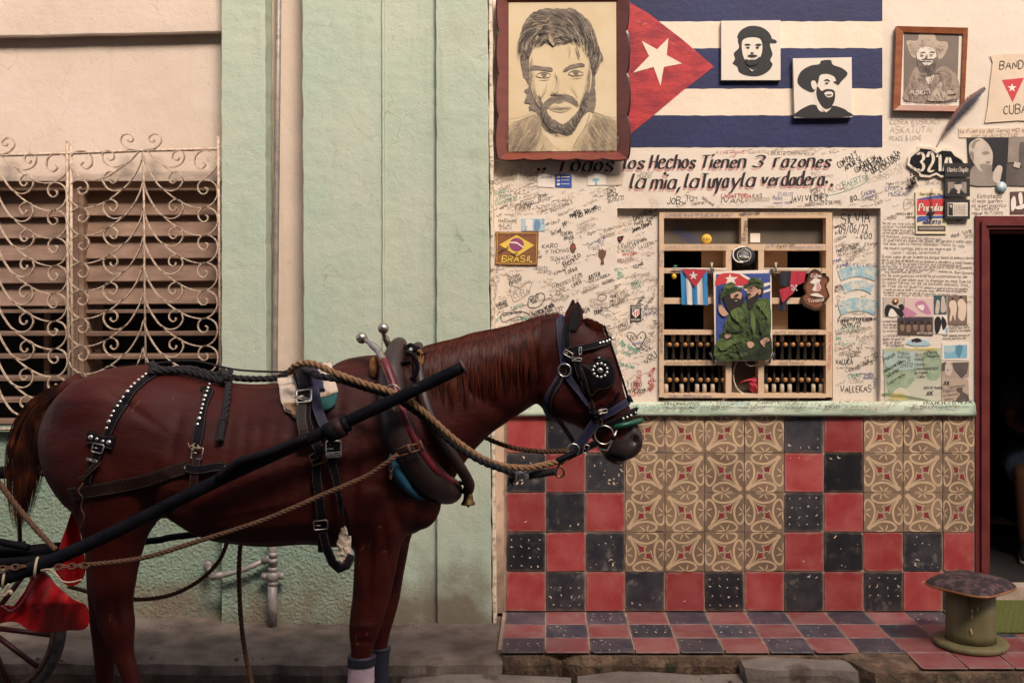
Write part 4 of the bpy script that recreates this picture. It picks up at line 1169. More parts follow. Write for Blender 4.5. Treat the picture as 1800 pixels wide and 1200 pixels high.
# outlines drawn round some of them, arrows, hearts
def scrawl(pts, c, lw=1.2, n=6, y=-.0013, closed=False, par=None):
    mb = MB(); q = [W(p[0], p[1], D0 + y) for p in cr(pts, n, closed)]
    if closed: q.append(q[0])
    mb.ribbon([(p.x, y, p.z) for p in q], lw / 350); return mb.build('scrawl', INK[c], par or fac)
scrawl([(928, 532), (931, 522), (940, 520), (945, 516), (955, 516), (957, 526), (948, 538), (938, 541), (929, 539)], 'k', 1.3, closed=True)
scrawl([(880, 556), (886, 550), (905, 549), (920, 548), (930, 554), (934, 560), (926, 562), (912, 556), (896, 562), (884, 566)], 'k', 1.1, closed=True)
scrawl([(897, 512), (900, 502), (912, 506), (925, 498), (934, 496), (932, 506), (928, 516), (906, 530), (900, 524)], 'g', 1.1, closed=True)
scrawl([(1123, 613), (1110, 600), (1102, 590), (1105, 584), (1114, 586), (1119, 591), (1128, 583), (1135, 588), (1130, 602)], 'm', 1.3, y=NY - .0013, closed=True)
scrawl([(1050, 524), (1056, 518), (1066, 520), (1062, 528), (1054, 528)], 'k', 1, closed=True)
scrawl([(1048, 545), (1074, 546)], 'g', 1); scrawl([(1442, 346), (1480, 338), (1520, 322), (1524, 312)], 'n', .8)
scrawl([(1588, 358), (1592, 350), (1600, 352), (1604, 350), (1606, 358), (1598, 366), (1590, 368)], 'g', .9, closed=True)
scrawl([(1131, 536), (1123, 532), (1128, 526), (1120, 534), (1119, 540)], 'k', 1.3, y=NY - .0013)
for s, x_, y_, h_, a_, w_, c_ in (("BEA +", 1108, 598, 7, 6, 20, 'k'), ("Guida", 1112, 606, 6, 6, 16, 'b')):
    mb = MB(); write(mb, s, x_, y_, h_, a_, w_, 1.2, y=NY - .0012); mb.build('inscription', INK[c_], fac)
# fainter, unreadable marks between them: one piece of stuff per ink
def squiggles(n, boxes, c, lw, y):
    mb = MB(); r = random.Random(c + str(n))
    for _ in range(n):
        x0_, y0_, x1_, y1_ = r.choice(boxes); x, yq = r.uniform(x0_, x1_), r.uniform(y0_, y1_); a = radians(r.choice((0, 8, 18, 26)) + r.uniform(-6, 6)); L_ = r.uniform(10, 34); h = r.uniform(1.6, 3.4); t = 0; p = []
        while t < L_:
            t += r.uniform(.7, 1.7); v = r.uniform(-h, h)
            p.append((x + t * cos(a) - v * sin(a), yq - t * sin(a) - v * cos(a)))
            if r.random() < .16 or t >= L_:
                if len(p) > 2:
                    q = chaikin(p, 1); mb.ribbon([(k.x, y - .0001 * (_ % 5), k.z) for k in (W(*u, D0 + y) for u in q)], lw / 350)
                p = []; t += r.uniform(.5, 2)
    return mb
BX = [(868, 312, 940, 380), (868, 476, 985, 600), (935, 335, 1075, 420), (1000, 400, 1080, 545), (1050, 545, 1080, 690), (868, 560, 930, 640)]
BX2 = [(1470, 330, 1600, 366), (1552, 380, 1700, 540), (1150, 344, 1460, 366), (1270, 266, 1460, 272)]
NB = [(1086, 378, 1140, 690)] ; NB2 = [(1466, 425, 1524, 695)]
for n, bx, c, lw, y in ((150, BX, 'p', .9, -.0009), (90, BX, 'g', .9, -.0009), (30, BX, 'm', .9, -.0009), (40, BX2, 'p', .8, -.0009), (16, BX2, 'g', .8, -.0009),
                        (46, NB, 'p', .8, NY - .0009), (26, NB, 'g', .8, NY - .0009), (36, NB2, 'p', .8, NY - .0009), (22, NB2, 'g', .8, NY - .0009), (16, NB2, 'm', .8, NY - .0009)):
    squiggles(n, bx, c, lw, y).build('faint_scribbles', INK[c], fac, kind='stuff')
squiggles(60, [(1085, 706, 1690, 721)], 'g', .8, -.0468).build('faint_scribbles', INK['g'], fac, kind='stuff')
squiggles(24, [(854, 250, 858, 640)], 'm', .8, -.105).build('faint_scribbles', INK['m'], lf, kind='stuff')
# ------------------------------------------------------------ flag painted on the wall
P_navy = mat('navy_wall_paint', (.010, .012, .058), .6, (.014, .018, .085), 3, .3, .7, bump=.5, bscale=30, bdist=.004, world=True, col3=(.03, .04, .13), n3=14, t3=.68)
P_white = mat('cream_wall_paint', (.80, .66, .51), .75, (.74, .59, .45), 4, .3, .7, bump=.5, bscale=24, bdist=.005, world=True)
P_red = mat('brushed_red_paint', (.46, .030, .032), .6, (.26, .012, .022), 9, .35, .65, bump=.5, bscale=40, bdist=.003, stretch=(1, 1, 2.2), col3=(.62, .10, .07), n3=12, t3=.6)
P_red.node_tree  # brushed streaks
def flat(par, name, shapes, mats, d=None, y=-.002, label=None, cat=None, group=None, loc=None, step=.0004, th=0):
    "layers of flat shapes: shapes = [(material index, [(px,py)...], smooth?)]"
    mb = MB()
    for i, sh_ in enumerate(shapes):
        mi, pts = sh_[0], sh_[1]
        if len(sh_) > 2 and sh_[2]: pts = cr(pts, sh_[2], True)
        yy = y - i * step
        mb.poly([(p.x, yy, p.z) for p in (W(a, b, D0 + yy) for a, b in pts)], mi, th if i == 0 else 0)
    return mb.build(name, mats, par, label, cat, group)
fl = thing('painted_flag', W(1330, 258), 'large blue, white and red star flag painted on the wall above the motto', 'painted flag')
def wavy(x0, x1, y, s, amp=.8, step=12):
    n = int(abs(x1 - x0) / step) + 1
    return [(x0 + (x1 - x0) * i / n, y + noise.noise(Vector((x0 + (x1 - x0) * i / n, s, 0)) * .06) * amp * 2) for i in range(n + 1)]
for i, (y0, y1, m_) in enumerate(((-24, 38, P_navy), (38, 85, P_white), (84, 157, P_navy), (156, 203, P_white), (203, 258.5, P_navy))):
    pts = wavy(1095, 1551, y0, i * 3) + wavy(1551, 1095, y1, i * 3 + 3)
    flat(fl, 'stripe', [(0, pts)], [m_], y=-.002 - .0002 * (i % 2))
flat(fl, 'triangle', [(0, [(1095, -160), (1255, 117.5), (1095, 246)] if False else [(1095, -2), (1140, 24), (1200, 70), (1255, 117.5), (1200, 160), (1150, 202), (1095, 246)])], [P_red], y=-.0032)
flat(fl, 'star', [(0, [(1128, 72), (1155, 87), (1175, 67), (1172, 97), (1199, 112), (1167, 118), (1161, 151), (1149, 118), (1113, 128), (1141, 99)])], [P_white], y=-.0042)
# ------------------------------------------------------------ framed pencil drawing
M_frame = mat('reddish_brown_varnish', (.17, .035, .017), .32, (.12, .022, .012), 6, .35, .7, bump=.25, bscale=30, bdist=.001, stretch=(1, 1, 4), coat=.35)
M_frdk = mat('dark_frame_edge', (.035, .008, .007), .4)
M_paper = mat('yellowed_paper', (.60, .455, .27), .75, (.66, .52, .34), 5, .3, .7, world=True, col3=(.50, .35, .18), n3=9, t3=.66)
M_pen = mat('pencil_shading', (.135, .105, .082), .8, (.26, .20, .145), 22, .3, .7, world=True, stretch=(1, 1, 3.4)); M_pen2 = mat('light_pencil_shading', (.40, .305, .19), .8, (.50, .38, .235), 10, .3, .7, world=True, stretch=(1.6, 1, 1))
M_pen3 = mat('pencil_mid', (.47, .36, .225), .8, (.53, .405, .255), 14, world=True)
YF = -.022
fr = thing('large_framed_drawing', W(988, 283, D0 + YF), 'large pencil portrait of a bearded dark-haired man in a scalloped reddish wooden frame', 'framed drawing')
def scal(n, amp): return [1 - abs(sin(pi * n * i / 60)) * amp for i in range(61)]
IN = [(893, 4), (1084, 3), (1085, 266), (893, 268)]; OU = [(874, -24), (1104, -26), (1107, 281), (872, 281)]
def board(a, b, oa, ob, scall, nm='frame_board'):
    N_ = 40; mb = MB(); v = []
    A, B = W(*a, D0 + YF), W(*b, D0 + YF); OA, OB = W(*oa, D0 + YF - .05), W(*ob, D0 + YF - .05)
    for i in range(N_ + 1):
        t = i / N_; I = A.lerp(B, t); O = OA.lerp(OB, t); s = abs(sin(pi * scall * t)) ** .6 if scall else .6
        k = .78 + .22 * s; P1 = I.lerp(O, k); nrm = (O - I).normalized()
        bk_ = Vector((0, .009, 0)); out_ = Vector((nrm.x, 0, nrm.z)) * .012
        v += [I, P1, P1 + bk_ * .3 + out_, I + out_ + Vector((0, .012, 0))]
    mb.add(v, [(i * 4 + j, i * 4 + j + 1, i * 4 + 5 + j, i * 4 + 4 + j) for i in range(N_) for j in (0,)], 0)
    mb.add(v, [(i * 4 + j, i * 4 + (j + 1) % 4, i * 4 + 4 + (j + 1) % 4, i * 4 + 4 + j) for i in range(N_) for j in (1, 2, 3)], 1)
    mb.build(nm, [M_frame, M_frdk], fr)
board(IN[3], IN[2], OU[3], OU[2], 5); board(IN[0], IN[3], OU[0], OU[3], 4); board(IN[1], IN[2], OU[1], OU[2], 4); board(IN[0], IN[1], OU[0], OU[1], 5)
mb = MB(); mb.wbox(891, -2, 1087, 270, YF - .0, -.0); mb.build('backing', M_frdk, fr)
MM = [M_paper, M_pen, M_pen2, M_pen3]
r_ = random.Random(3)
def hairy(pts, amp=2.2, n=4):
    c = cr(pts, n, True); o = []
    for i, (a, b) in enumerate(c): o.append((a + r_.uniform(-amp, amp) * .6, b + r_.uniform(-amp, amp) * .6))
    return o
dshapes = [(0, [(894, 5), (1083, 4), (1084, 265), (894, 267)]),
 (2, [(894, 222), (925, 206), (948, 196), (956, 240), (962, 266), (894, 267)]), (2, [(1084, 212), (1060, 202), (1044, 196), (1018, 240), (1008, 265), (1084, 265)]),
 (0, [(944, 196), (955, 215), (960, 240), (980, 262), (1000, 262), (1018, 244), (1030, 222), (1037, 196)], 4),
 (3, [(954, 238), (958, 262), (972, 264), (966, 246)], 3), (3, [(1010, 262), (1022, 242), (1036, 216), (1030, 236)], 3),
 (0, [(1042, 116), (1050, 108), (1056, 118), (1053, 136), (1046, 156), (1040, 160)], 3),
 (1, hairy([(927, 144), (918, 128), (914, 100), (911, 76), (916, 56), (921, 40), (932, 26), (950, 17), (970, 15), (990, 16), (1004, 14), (1020, 24), (1036, 38), (1046, 58), (1053, 84), (1060, 100), (1059, 108), (1050, 116), (1046, 140), (1047, 176), (1044, 198), (1036, 196), (1020, 208), (1014, 222), (1006, 236), (996, 238), (980, 234), (966, 234), (954, 222), (948, 205), (940, 196), (932, 194), (929, 188), (934, 184), (922, 180), (926, 166), (922, 160), (930, 152)], 1.6, 5)),
 (0, [(935, 84), (944, 76), (960, 78), (973, 84), (980, 78), (992, 80), (1004, 74), (1020, 76), (1030, 88), (1036, 106), (1040, 128), (1039, 150), (1034, 166), (1026, 182), (1020, 196), (1008, 204), (1000, 212), (990, 218), (978, 216), (966, 208), (956, 196), (944, 182), (937, 168), (932, 146), (930, 120), (931, 100)], 5),
 (3, [(936, 100), (940, 130), (942, 160), (952, 184), (944, 178), (934, 150), (932, 118)], 4), (3, [(1036, 112), (1030, 140), (1024, 168), (1014, 190), (1028, 178), (1038, 150)], 4),
 (1, hairy([(950, 186), (945, 172), (949, 168), (956, 186), (962, 196), (968, 206), (980, 214), (992, 218), (1002, 210), (1012, 200), (1019, 190), (1024, 174), (1030, 164), (1036, 166), (1032, 186), (1022, 208), (1010, 226), (994, 234), (976, 232), (962, 222), (953, 206)], 1.4, 5)),
 (1, hairy([(956, 182), (962, 176), (974, 168), (984, 166), (988, 168), (994, 166), (1006, 170), (1014, 178), (1016, 188), (1008, 184), (994, 178), (984, 182), (972, 182), (962, 192), (957, 190)], 1, 4)),
 (2, [(964, 190), (976, 186), (988, 188), (1000, 187), (1004, 190), (992, 197), (978, 197)], 4), (1, [(966, 191), (984, 190), (1002, 190), (985, 193.5)], 3),
 (1, hairy([(933, 122), (937, 115), (950, 117), (966, 118), (971, 121), (970, 126), (956, 124), (944, 123)], .6, 4)), (1, hairy([(990, 124), (996, 118), (1008, 113), (1022, 111), (1028, 116), (1016, 118), (1004, 121), (994, 126)], .6, 4)),
 (0, [(942, 133), (950, 128), (961, 128), (969, 133), (960, 136.5), (949, 136)], 3), (0, [(999, 129), (1007, 124.5), (1018, 125), (1026, 130), (1017, 133), (1006, 133)], 3),
 (1, [(941, 133), (950, 127), (961, 127), (970, 133), (961, 129.5), (950, 129.5)], 3), (1, [(998, 130), (1007, 123.5), (1018, 124), (1027, 130), (1018, 127), (1007, 126.5)], 3),
 (1, [(952, 129), (957, 128), (961, 130), (960, 134.5), (955, 135), (952, 132)], 3), (1, [(1008, 126), (1013, 125), (1017, 127), (1016, 131.5), (1011, 132), (1008, 129)], 3), (3, [(946, 138.5), (958, 140), (968, 137), (957, 138.5)], 2), (3, [(1004, 135.5), (1016, 136.5), (1025, 133), (1015, 135)], 2),
 (3, [(975, 126), (979, 140), (975, 156), (968, 164), (974, 166), (982, 158), (983, 140)], 4), (1, [(968, 162), (974, 166), (982, 167), (990, 166), (996, 162), (990, 165), (982, 165.5), (974, 164)], 3),
 (3, [(962, 146), (956, 158), (950, 172), (953, 170), (961, 156)], 3), (3, [(1002, 148), (1010, 160), (1018, 172), (1012, 160), (1004, 150)], 3),
 (2, [(944, 46), (952, 34), (966, 32), (958, 42), (948, 58), (944, 70), (940, 66)], 4), (2, [(966, 60), (974, 76), (972, 80), (964, 70)], 3),
 (1, [(996, 76), (1003, 88), (1000, 102), (1002, 88)], 2), (1, [(1012, 78), (1018, 92), (1020, 104), (1015, 92)], 2)]
flat(fr, 'drawing', dshapes, MM, y=YF - .0006, step=.0004)
mb = MB()
for p in (((895, 210), (916, 206), (940, 196)), ((943, 198), (950, 222), (946, 246), (916, 266)), ((1038, 196), (1030, 220), (1016, 242), (1006, 264)), ((1036, 214), (1048, 240), (1056, 264)), ((1056, 250), (1083, 246)), ((1046, 198), (1064, 204), (1083, 208)), ((894, 222), (930, 204))):
    q = [W(*a, D0 + YF - .014) for a in cr(p, 5)]; mb.ribbon(q, .0022)
mb.build('pencil_line', M_pen, fr, kind='stuff')
def strokes(n, poly_, dirf, mm_, w, L_, seed, par=None, ys_=None, nm='pencil_strokes'):
    ys_ = YF - .0155 if ys_ is None else ys_
    r = random.Random(seed); mb = MB(); P_ = cr(poly_, 5, True)
    def inside(x, y):
        c = False
        for (x1, y1), (x2, y2) in zip(P_, P_[1:] + P_[:1]):
            if (y1 > y) != (y2 > y) and x < (x2 - x1) * (y - y1) / (y2 - y1) + x1: c = not c
        return c
    xa, xb, ya, yb_ = min(p[0] for p in P_), max(p[0] for p in P_), min(p[1] for p in P_), max(p[1] for p in P_)
    while n > 0:
        x, y = r.uniform(xa, xb), r.uniform(ya, yb_)
        if not inside(x, y): continue
        n -= 1; q = []; l = r.uniform(.5, 1) * L_
        for k in range(6):
            if not inside(x, y): break
            a = dirf(x, y) + r.uniform(-.12, .12); q.append(W(x, y, D0 + ys_)); x += cos(a) * l / 5; y += sin(a) * l / 5
        mb.ribbon([(p.x, ys_ - .00001 * (n % 60), p.z) for p in q], w / 350)
    return mb.build(nm, mm_, par or fr, kind='stuff')
HP_ = [(930, 100), (914, 100), (911, 76), (916, 56), (932, 26), (950, 17), (970, 15), (990, 16), (1004, 14), (1020, 24), (1036, 38), (1046, 58), (1053, 84), (1058, 104), (1046, 128), (1036, 106), (1028, 86), (1004, 72), (980, 76), (960, 76), (940, 82)]
hd_ = lambda x, y: math.atan2(y - 92, x - 985) + (pi / 2 if x > 968 else -pi / 2) + (.5 if y < 60 else .1)
strokes(420, HP_, hd_, mat('graphite_dark', (.07, .055, .045), .7), .8, 22, 1); strokes(240, HP_, hd_, mat('graphite_glint', (.40, .31, .22), .8), .6, 18, 2)
BP_ = [(950, 186), (946, 172), (956, 186), (968, 206), (992, 218), (1012, 200), (1024, 174), (1034, 166), (1032, 186), (1022, 208), (1008, 228), (990, 236), (970, 230), (955, 210)]
strokes(260, BP_, lambda x, y: math.atan2(236 - y, (x - 990) * .4) , MATS['graphite_dark'], .7, 10, 3); strokes(90, BP_, lambda x, y: math.atan2(236 - y, (x - 990) * .4), MATS['graphite_glint'], .5, 8, 4)
strokes(170, [(896, 226), (944, 200), (954, 240), (958, 264), (897, 264)], lambda x, y: 2.2, M_pen, .5, 22, 5); strokes(170, [(1082, 214), (1046, 200), (1022, 240), (1012, 263), (1082, 263)], lambda x, y: 1.0, M_pen, .5, 22, 6)
strokes(90, [(934, 100), (938, 150), (952, 184), (942, 176), (931, 130)], lambda x, y: 1.3, M_pen, .4, 12, 7); strokes(90, [(1037, 112), (1032, 150), (1018, 184), (1030, 172), (1039, 140)], lambda x, y: 1.8, M_pen, .4, 12, 8)
# ------------------------------------------------------------ printed tiles, framed photograph (plain generic likenesses)
Q_w = mat('off_white_print', (.72, .62, .51), .45, world=True); Q_k = mat('black_print', (.018, .015, .016), .5)
Q_g1 = mat('grey_print_dark', (.085, .065, .055), .6, (.12, .09, .075), 14, world=True); Q_g2 = mat('grey_print_mid', (.24, .185, .15), .6, (.30, .235, .19), 14, world=True); Q_g3 = mat('grey_print_light', (.50, .40, .32), .6, (.58, .47, .38), 14, world=True)
def panel(name, pts, y, th, edge, label, cat, **k):
    t_ = thing(name, W(sum(p[0] for p in pts) / 4, max(p[1] for p in pts), D0 + y), label, cat, **k)
    flat(t_, 'board', [(0, pts)], [edge], y=y, th=th); return t_
pa = panel('portrait_tile', [(1268, 37), (1372, 36), (1372, 141), (1268, 141)], -.024, .022, Q_w, 'square black and white stencil portrait of a man in a cap, hung on the flag', 'picture')
flat(pa, 'print', [
 (0, [(1299, 84), (1290, 94), (1292, 104), (1288, 112), (1296, 118), (1300, 128), (1316, 134), (1334, 134), (1350, 126), (1358, 114), (1354, 106), (1358, 96), (1354, 82), (1352, 68), (1344, 56), (1330, 50), (1312, 50), (1301, 60), (1297, 72)], 4),
 (1, [(1304, 76), (1310, 68), (1324, 66), (1336, 69), (1340, 80), (1339, 94), (1333, 106), (1324, 112), (1314, 110), (1306, 98)], 4),
 (0, [(1296, 66), (1302, 54), (1318, 46), (1338, 48), (1352, 58), (1356, 70), (1340, 66), (1320, 63), (1304, 68)], 4), (0, [(1340, 66), (1362, 70), (1364, 76), (1344, 74)], 3),
 (0, [(1308, 79), (1314, 77), (1320, 79), (1314, 81)], 3), (0, [(1327, 79), (1334, 77), (1339, 79), (1333, 81)], 3), (0, [(1311, 83), (1318, 83), (1315, 86)], 2), (0, [(1328, 83), (1335, 82), (1332, 86)], 2),
 (0, [(1319, 92), (1326, 93), (1322, 95)], 2), (0, [(1314, 98), (1322, 96), (1332, 98), (1323, 101)], 3), (0, [(1311, 104), (1318, 106), (1328, 105), (1336, 100), (1334, 110), (1322, 116), (1312, 112)], 3),
 (1, [(1318, 103), (1327, 102), (1322, 105)], 2), (1, [(1316, 120), (1322, 126), (1330, 120), (1324, 124)], 0)], [Q_k, Q_w], y=-.0246)
pb = panel('portrait_tile', [(1394, 103), (1497, 101), (1498, 206), (1397, 207)], -.030, .028, Q_w, 'square black and white portrait of smiling bearded man in wide hat, lower right on flag', 'picture')
flat(pb, 'print', [
 (0, [(1400, 206), (1403, 196), (1416, 188), (1430, 184), (1446, 190), (1464, 186), (1480, 190), (1490, 196), (1494, 205)], 4),
 (1, [(1430, 148), (1436, 140), (1462, 136), (1472, 150), (1466, 180), (1452, 196), (1440, 194), (1434, 180)], 4),
 (0, [(1402, 140), (1408, 126), (1424, 116), (1440, 113), (1444, 107), (1460, 106), (1464, 114), (1480, 120), (1490, 130), (1480, 142), (1472, 150), (1468, 136), (1456, 130), (1442, 132), (1438, 146), (1430, 162), (1416, 158), (1405, 150)], 4),
 (1, [(1426, 144), (1432, 142), (1436, 150), (1432, 158), (1427, 153)], 3),
 (0, [(1437, 152), (1444, 160), (1452, 157), (1464, 158), (1468, 164), (1466, 180), (1456, 192), (1446, 188), (1438, 176), (1435, 164)], 4),
 (1, [(1449, 164), (1456, 161), (1464, 163), (1463, 170), (1454, 171)], 3), (0, [(1451, 167), (1458, 166), (1463, 167), (1457, 169)], 2),
 (0, [(1448, 142), (1454, 139), (1460, 143), (1454, 142)], 2), (0, [(1465, 144), (1470, 143), (1472, 148), (1468, 146)], 2), (0, [(1450, 146), (1457, 145), (1454, 148)], 2), (1, [(1446, 190), (1452, 198), (1462, 189), (1456, 192), (1450, 192)], 2)], [Q_k, Q_w], y=-.0306)
M_fr2 = mat('orange_brown_frame', (.30, .095, .035), .4, (.20, .055, .022), 9, .35, .7, bump=.2, bscale=30, bdist=.001, stretch=(1, 1, 3), coat=.2)
pc = thing('small_framed_photograph', W(1637, 195, D0 - .03), 'faded photograph of a smiling man in wide pale hat, plain brown wooden frame', 'framed photograph')
o4 = [(1576, 46), (1702, 49), (1695, 196), (1571, 194)]; i4 = [(1588, 57), (1693, 60), (1688, 186), (1583, 185)]
for k in range(4):
    a, b = o4[k], o4[(k + 1) % 4]; c, d_ = i4[(k + 1) % 4], i4[k]
    mb = MB(); v = [W(*a, D0 - .032), W(*b, D0 - .032), W(*c, D0 - .026), W(*d_, D0 - .026)]; mb.poly(v, 0, .026); mb.build('frame_board', M_fr2, pc)
flat(pc, 'photograph', [(0, i4), (1, [(1589, 58), (1686, 61), (1682, 180), (1588, 180)]),
 (3, [(1594, 72), (1612, 71), (1618, 58), (1640, 58), (1648, 72), (1664, 74), (1666, 84), (1658, 100), (1650, 104), (1646, 92), (1630, 84), (1614, 88), (1610, 102), (1602, 98), (1596, 84)], 4),
 (2, [(1592, 178), (1596, 150), (1606, 122), (1618, 118), (1640, 124), (1658, 116), (1672, 124), (1683, 136), (1682, 178)], 4),
 (0, [(1626, 132), (1640, 126), (1644, 118), (1640, 140), (1632, 148)], 2),
 (0, [(1612, 92), (1620, 84), (1634, 83), (1644, 90), (1646, 104), (1640, 116), (1630, 120), (1620, 116), (1613, 106)], 4),
 (1, [(1614, 104), (1622, 108), (1640, 104), (1648, 100), (1648, 118), (1640, 132), (1628, 134), (1618, 126), (1613, 114)], 4),
 (0, [(1620, 108), (1630, 106), (1640, 107), (1636, 114), (1626, 115)], 3), (1, [(1616, 94), (1623, 91), (1628, 93), (1622, 93)], 2), (1, [(1633, 92), (1640, 90), (1644, 93), (1638, 92)], 2), (1, [(1629, 96), (1631, 102), (1627, 103)], 2),
 (1, [(1618, 97), (1624, 97), (1621, 99)], 2), (1, [(1635, 97), (1641, 96), (1638, 98)], 2),
 (3, [(1630, 176), (1642, 160), (1650, 146), (1656, 146), (1656, 160), (1680, 158), (1681, 164), (1664, 168), (1680, 170), (1678, 174), (1656, 178)], 3)], [Q_w, mat('sepia_dark', (.16, .115, .09), .5, (.19, .14, .11), 9), mat('sepia_mid', (.28, .205, .155), .5, (.35, .26, .20), 18), mat('sepia_light', (.44, .335, .25), .5, (.48, .37, .28), 14)], y=-.018, step=.0006)
mb = MB(); write(mb, 'Apian', 1600, 168, 11, 6, 34, 1.6, y=-.026); mb.build('signature', Q_w, pc)
# ------------------------------------------------------------ house number, nameplates and stickers
S_w = mat('enamel_white', (.78, .68, .56), .3, (.66, .54, .42), 20, world=True); S_k = mat('enamel_black', (.014, .013, .014), .3)
nm = thing('house_number_plate', W(1650, 306, D0 - .02), 'black and white enamel house number plate reading 321A', 'number plate')
oc = [(1597, 276), (1604, 268), (1612, 262), (1614, 257), (1638, 259), (1648, 266), (1658, 260), (1674, 262), (1680, 270), (1692, 278), (1700, 288), (1700, 302), (1688, 308), (1670, 312), (1654, 312), (1646, 307), (1634, 312), (1618, 311), (1612, 302), (1602, 296), (1595, 290)]
ic = [(1601, 277), (1608, 271), (1615, 266), (1618, 261), (1636, 263), (1646, 270), (1656, 265), (1672, 266), (1678, 274), (1690, 281), (1696, 290), (1696, 299), (1686, 304), (1670, 307), (1655, 308), (1646, 303), (1634, 308), (1620, 306), (1614, 298), (1605, 292), (1599, 287)]
flat(nm, 'plate', [(0, oc), (1, ic)], [S_w, S_k], y=-.014, th=.012, step=.001)
mb = MB(); nib_write(mb, '321A', 1613, 301, 62, 33, 5.4, 0, 0, -.0162, slant=0, minw=2.0, jit=0, sp=2.4); mb.build('numerals', S_w, nm)
def card(name, quad, label, cat, base, shapes=(), mats=None, y=-.004, th=.0025, texts=(), loc=None, group=None, curl=0):
    t_ = thing(name, W(sum(p[0] for p in quad) / len(quad), max(p[1] for p in quad), D0 + y), label, cat, group=group)
    flat(t_, 'sheet', [(0, list(quad))], [base], y=y, th=th)
    if shapes: flat(t_, 'print', shapes, mats, y=y - .0005, step=.0003)
    for s, px, py, h, a, w_, m_, lw in texts:
        mb = MB(); write(mb, s, px, py, h, a, w_, lw, y=y - .0005 - .0003 * (len(shapes) + 1), jit=.08); mb.build('lettering', m_, t_)
    return t_
c_ = lambda n, r, g, b, **k: mat(n, (r, g, b), .6, **k)
K_cr = c_('cream_card', .74, .60, .40); K_red = c_('print_red', .55, .04, .045); K_blu = c_('print_blue', .05, .09, .30); K_nav = c_('print_navy', .03, .04, .13)
K_wht = c_('print_white', .78, .68, .58); K_yel = c_('print_yellow', .72, .50, .07); K_sky = c_('print_sky', .20, .42, .52); K_lbl = c_('print_light_blue', .40, .52, .55)
op_ = card('open_sign', [(1609, 337), (1664, 335), (1664, 411), (1610, 411)], 'cream, red and blue tin shop sign reading Popular and ABIERTO', 'sign', K_cr,
 [(1, [(1612, 350), (1630, 346), (1664, 342), (1664, 348), (1634, 350), (1614, 354)]), (0, [(1612, 354), (1616, 351), (1664, 349), (1664, 377), (1612, 378)]), (1, [(1612, 382), (1616, 380), (1664, 379), (1664, 383), (1640, 384), (1624, 388), (1612, 391)]), (2, [(1613, 397), (1662, 397), (1662, 406), (1613, 406)]), (3, [(1615, 399), (1660, 399), (1660, 404), (1615, 404)])],
 [K_red, K_blu, Q_k, Q_g2], y=-.008, th=.006, texts=(('Soy cubano, soy', 1617, 343, 5, 0, 38, Q_k, 1.1), ('ABIERTO', 1622, 393.5, 6, 0, 31, K_nav, 1.9)))
mb = MB(); nib_write(mb, 'Popular', 1615, 371, 44, 13, 2.6, 10, 0, -.0112, slant=.22, minw=.7, jit=0); mb.build('lettering', S_w, op_)
for (y0, y1, lb, sh_) in ((287, 311, 'small black hanging plaque with white script, topmost of three by the house number', 0), (314, 345, 'small framed photo of a man with hand to mouth, middle of three plaques', 1), (351, 385, 'small framed text card with pictures, lowest of three plaques', 2)):
    t_ = card('hanging_plaque', [(1661, y0), (1705, y0), (1705, y1), (1661, y1)], lb, 'plaque', c_('black_plaque_wood', .018, .014, .013), [], [], y=-.024, th=.012)
    if sh_ == 0:
        mb = MB(); write(mb, 'Charles Chaplin', 1665, 302, 8, 0, 36, 1.3, y=-.0255, slant=.3, jit=.1); mb.build('lettering', S_w, t_)
    if sh_ == 1: flat(t_, 'photo', [(0, [(1666, 320), (1699, 320), (1699, 340), (1666, 340)]), (1, [(1668, 340), (1672, 332), (1680, 330), (1690, 334), (1696, 340)], 0), (2, [(1678, 324), (1684, 321), (1690, 324), (1690, 331), (1684, 335), (1679, 331)], 3), (3, [(1676, 323), (1684, 319), (1692, 322), (1684, 324)], 2), (2, [(1682, 340), (1684, 334), (1688, 334), (1687, 340)], 0)], [Q_g2, Q_k, Q_g3, Q_k], y=-.025)
    if sh_ == 2:
        flat(t_, 'card', [(0, [(1666, 356), (1701, 356), (1701, 380), (1666, 380)]), (1, [(1667, 357), (1675, 358), (1675, 379), (1667, 379)]), (2, [(1669, 360), (1674, 361), (1672, 366)], 2)], [S_w, Q_k, Q_g3], y=-.025)
        mb = MB()
        for q in range(7): write(mb, 'en la vida siempre', 1677, 361 + q * 2.7, 1.6, 0, 22, .4, y=-.0262)
        mb.build('lettering', Q_g1, t_)
    mb = MB()
    for px in (1672, 1695): mb.tube([W(px, y0, D0 - .02), W(px, y0 - 4, D0 - .02)], .002, 6)
    if sh_: mb.build('link_cord', Q_k, t_, kind='stuff')
K_pap = mat('worn_cream_paper', (.66, .50, .36), .8, (.72, .56, .42), 6, bump=.3, bscale=20)
bd = card('cloth_banner', [(1741, 98), (1760, 95), (1830, 94), (1836, 214), (1790, 212), (1731, 216), (1736, 190), (1740, 150), (1745, 110)], 'ragged cream card with small star pennant reading BAN and CUB at the right edge', 'poster', K_pap,
 [(0, [(1761, 141), (1800, 137), (1780, 180)]), (1, [(1779, 147), (1781, 152), (1787, 152), (1782, 156), (1784, 161), (1779, 158), (1774, 161), (1776, 156), (1771, 152), (1777, 152)])], [K_red, K_wht], y=-.006, texts=(('BANDERA', 1757, 122, 14, 2, 74, I_blk, 1.7), ('CUBANA', 1764, 201, 15, 3, 64, I_blk, 1.7)))
card('caption_strip', [(1686, 226), (1840, 224), (1840, 241), (1686, 242)], 'cream paper strip with handwritten line above the old photograph', 'paper strip', K_pap, y=-.004, texts=(('la Fuerza del Genio NO se mide', 1688, 234, 7, 1, 140, I_mid, 1.1), ('con la JUVENTUD', 1708, 241, 5, 1, 80, I_mid, 1.0)))
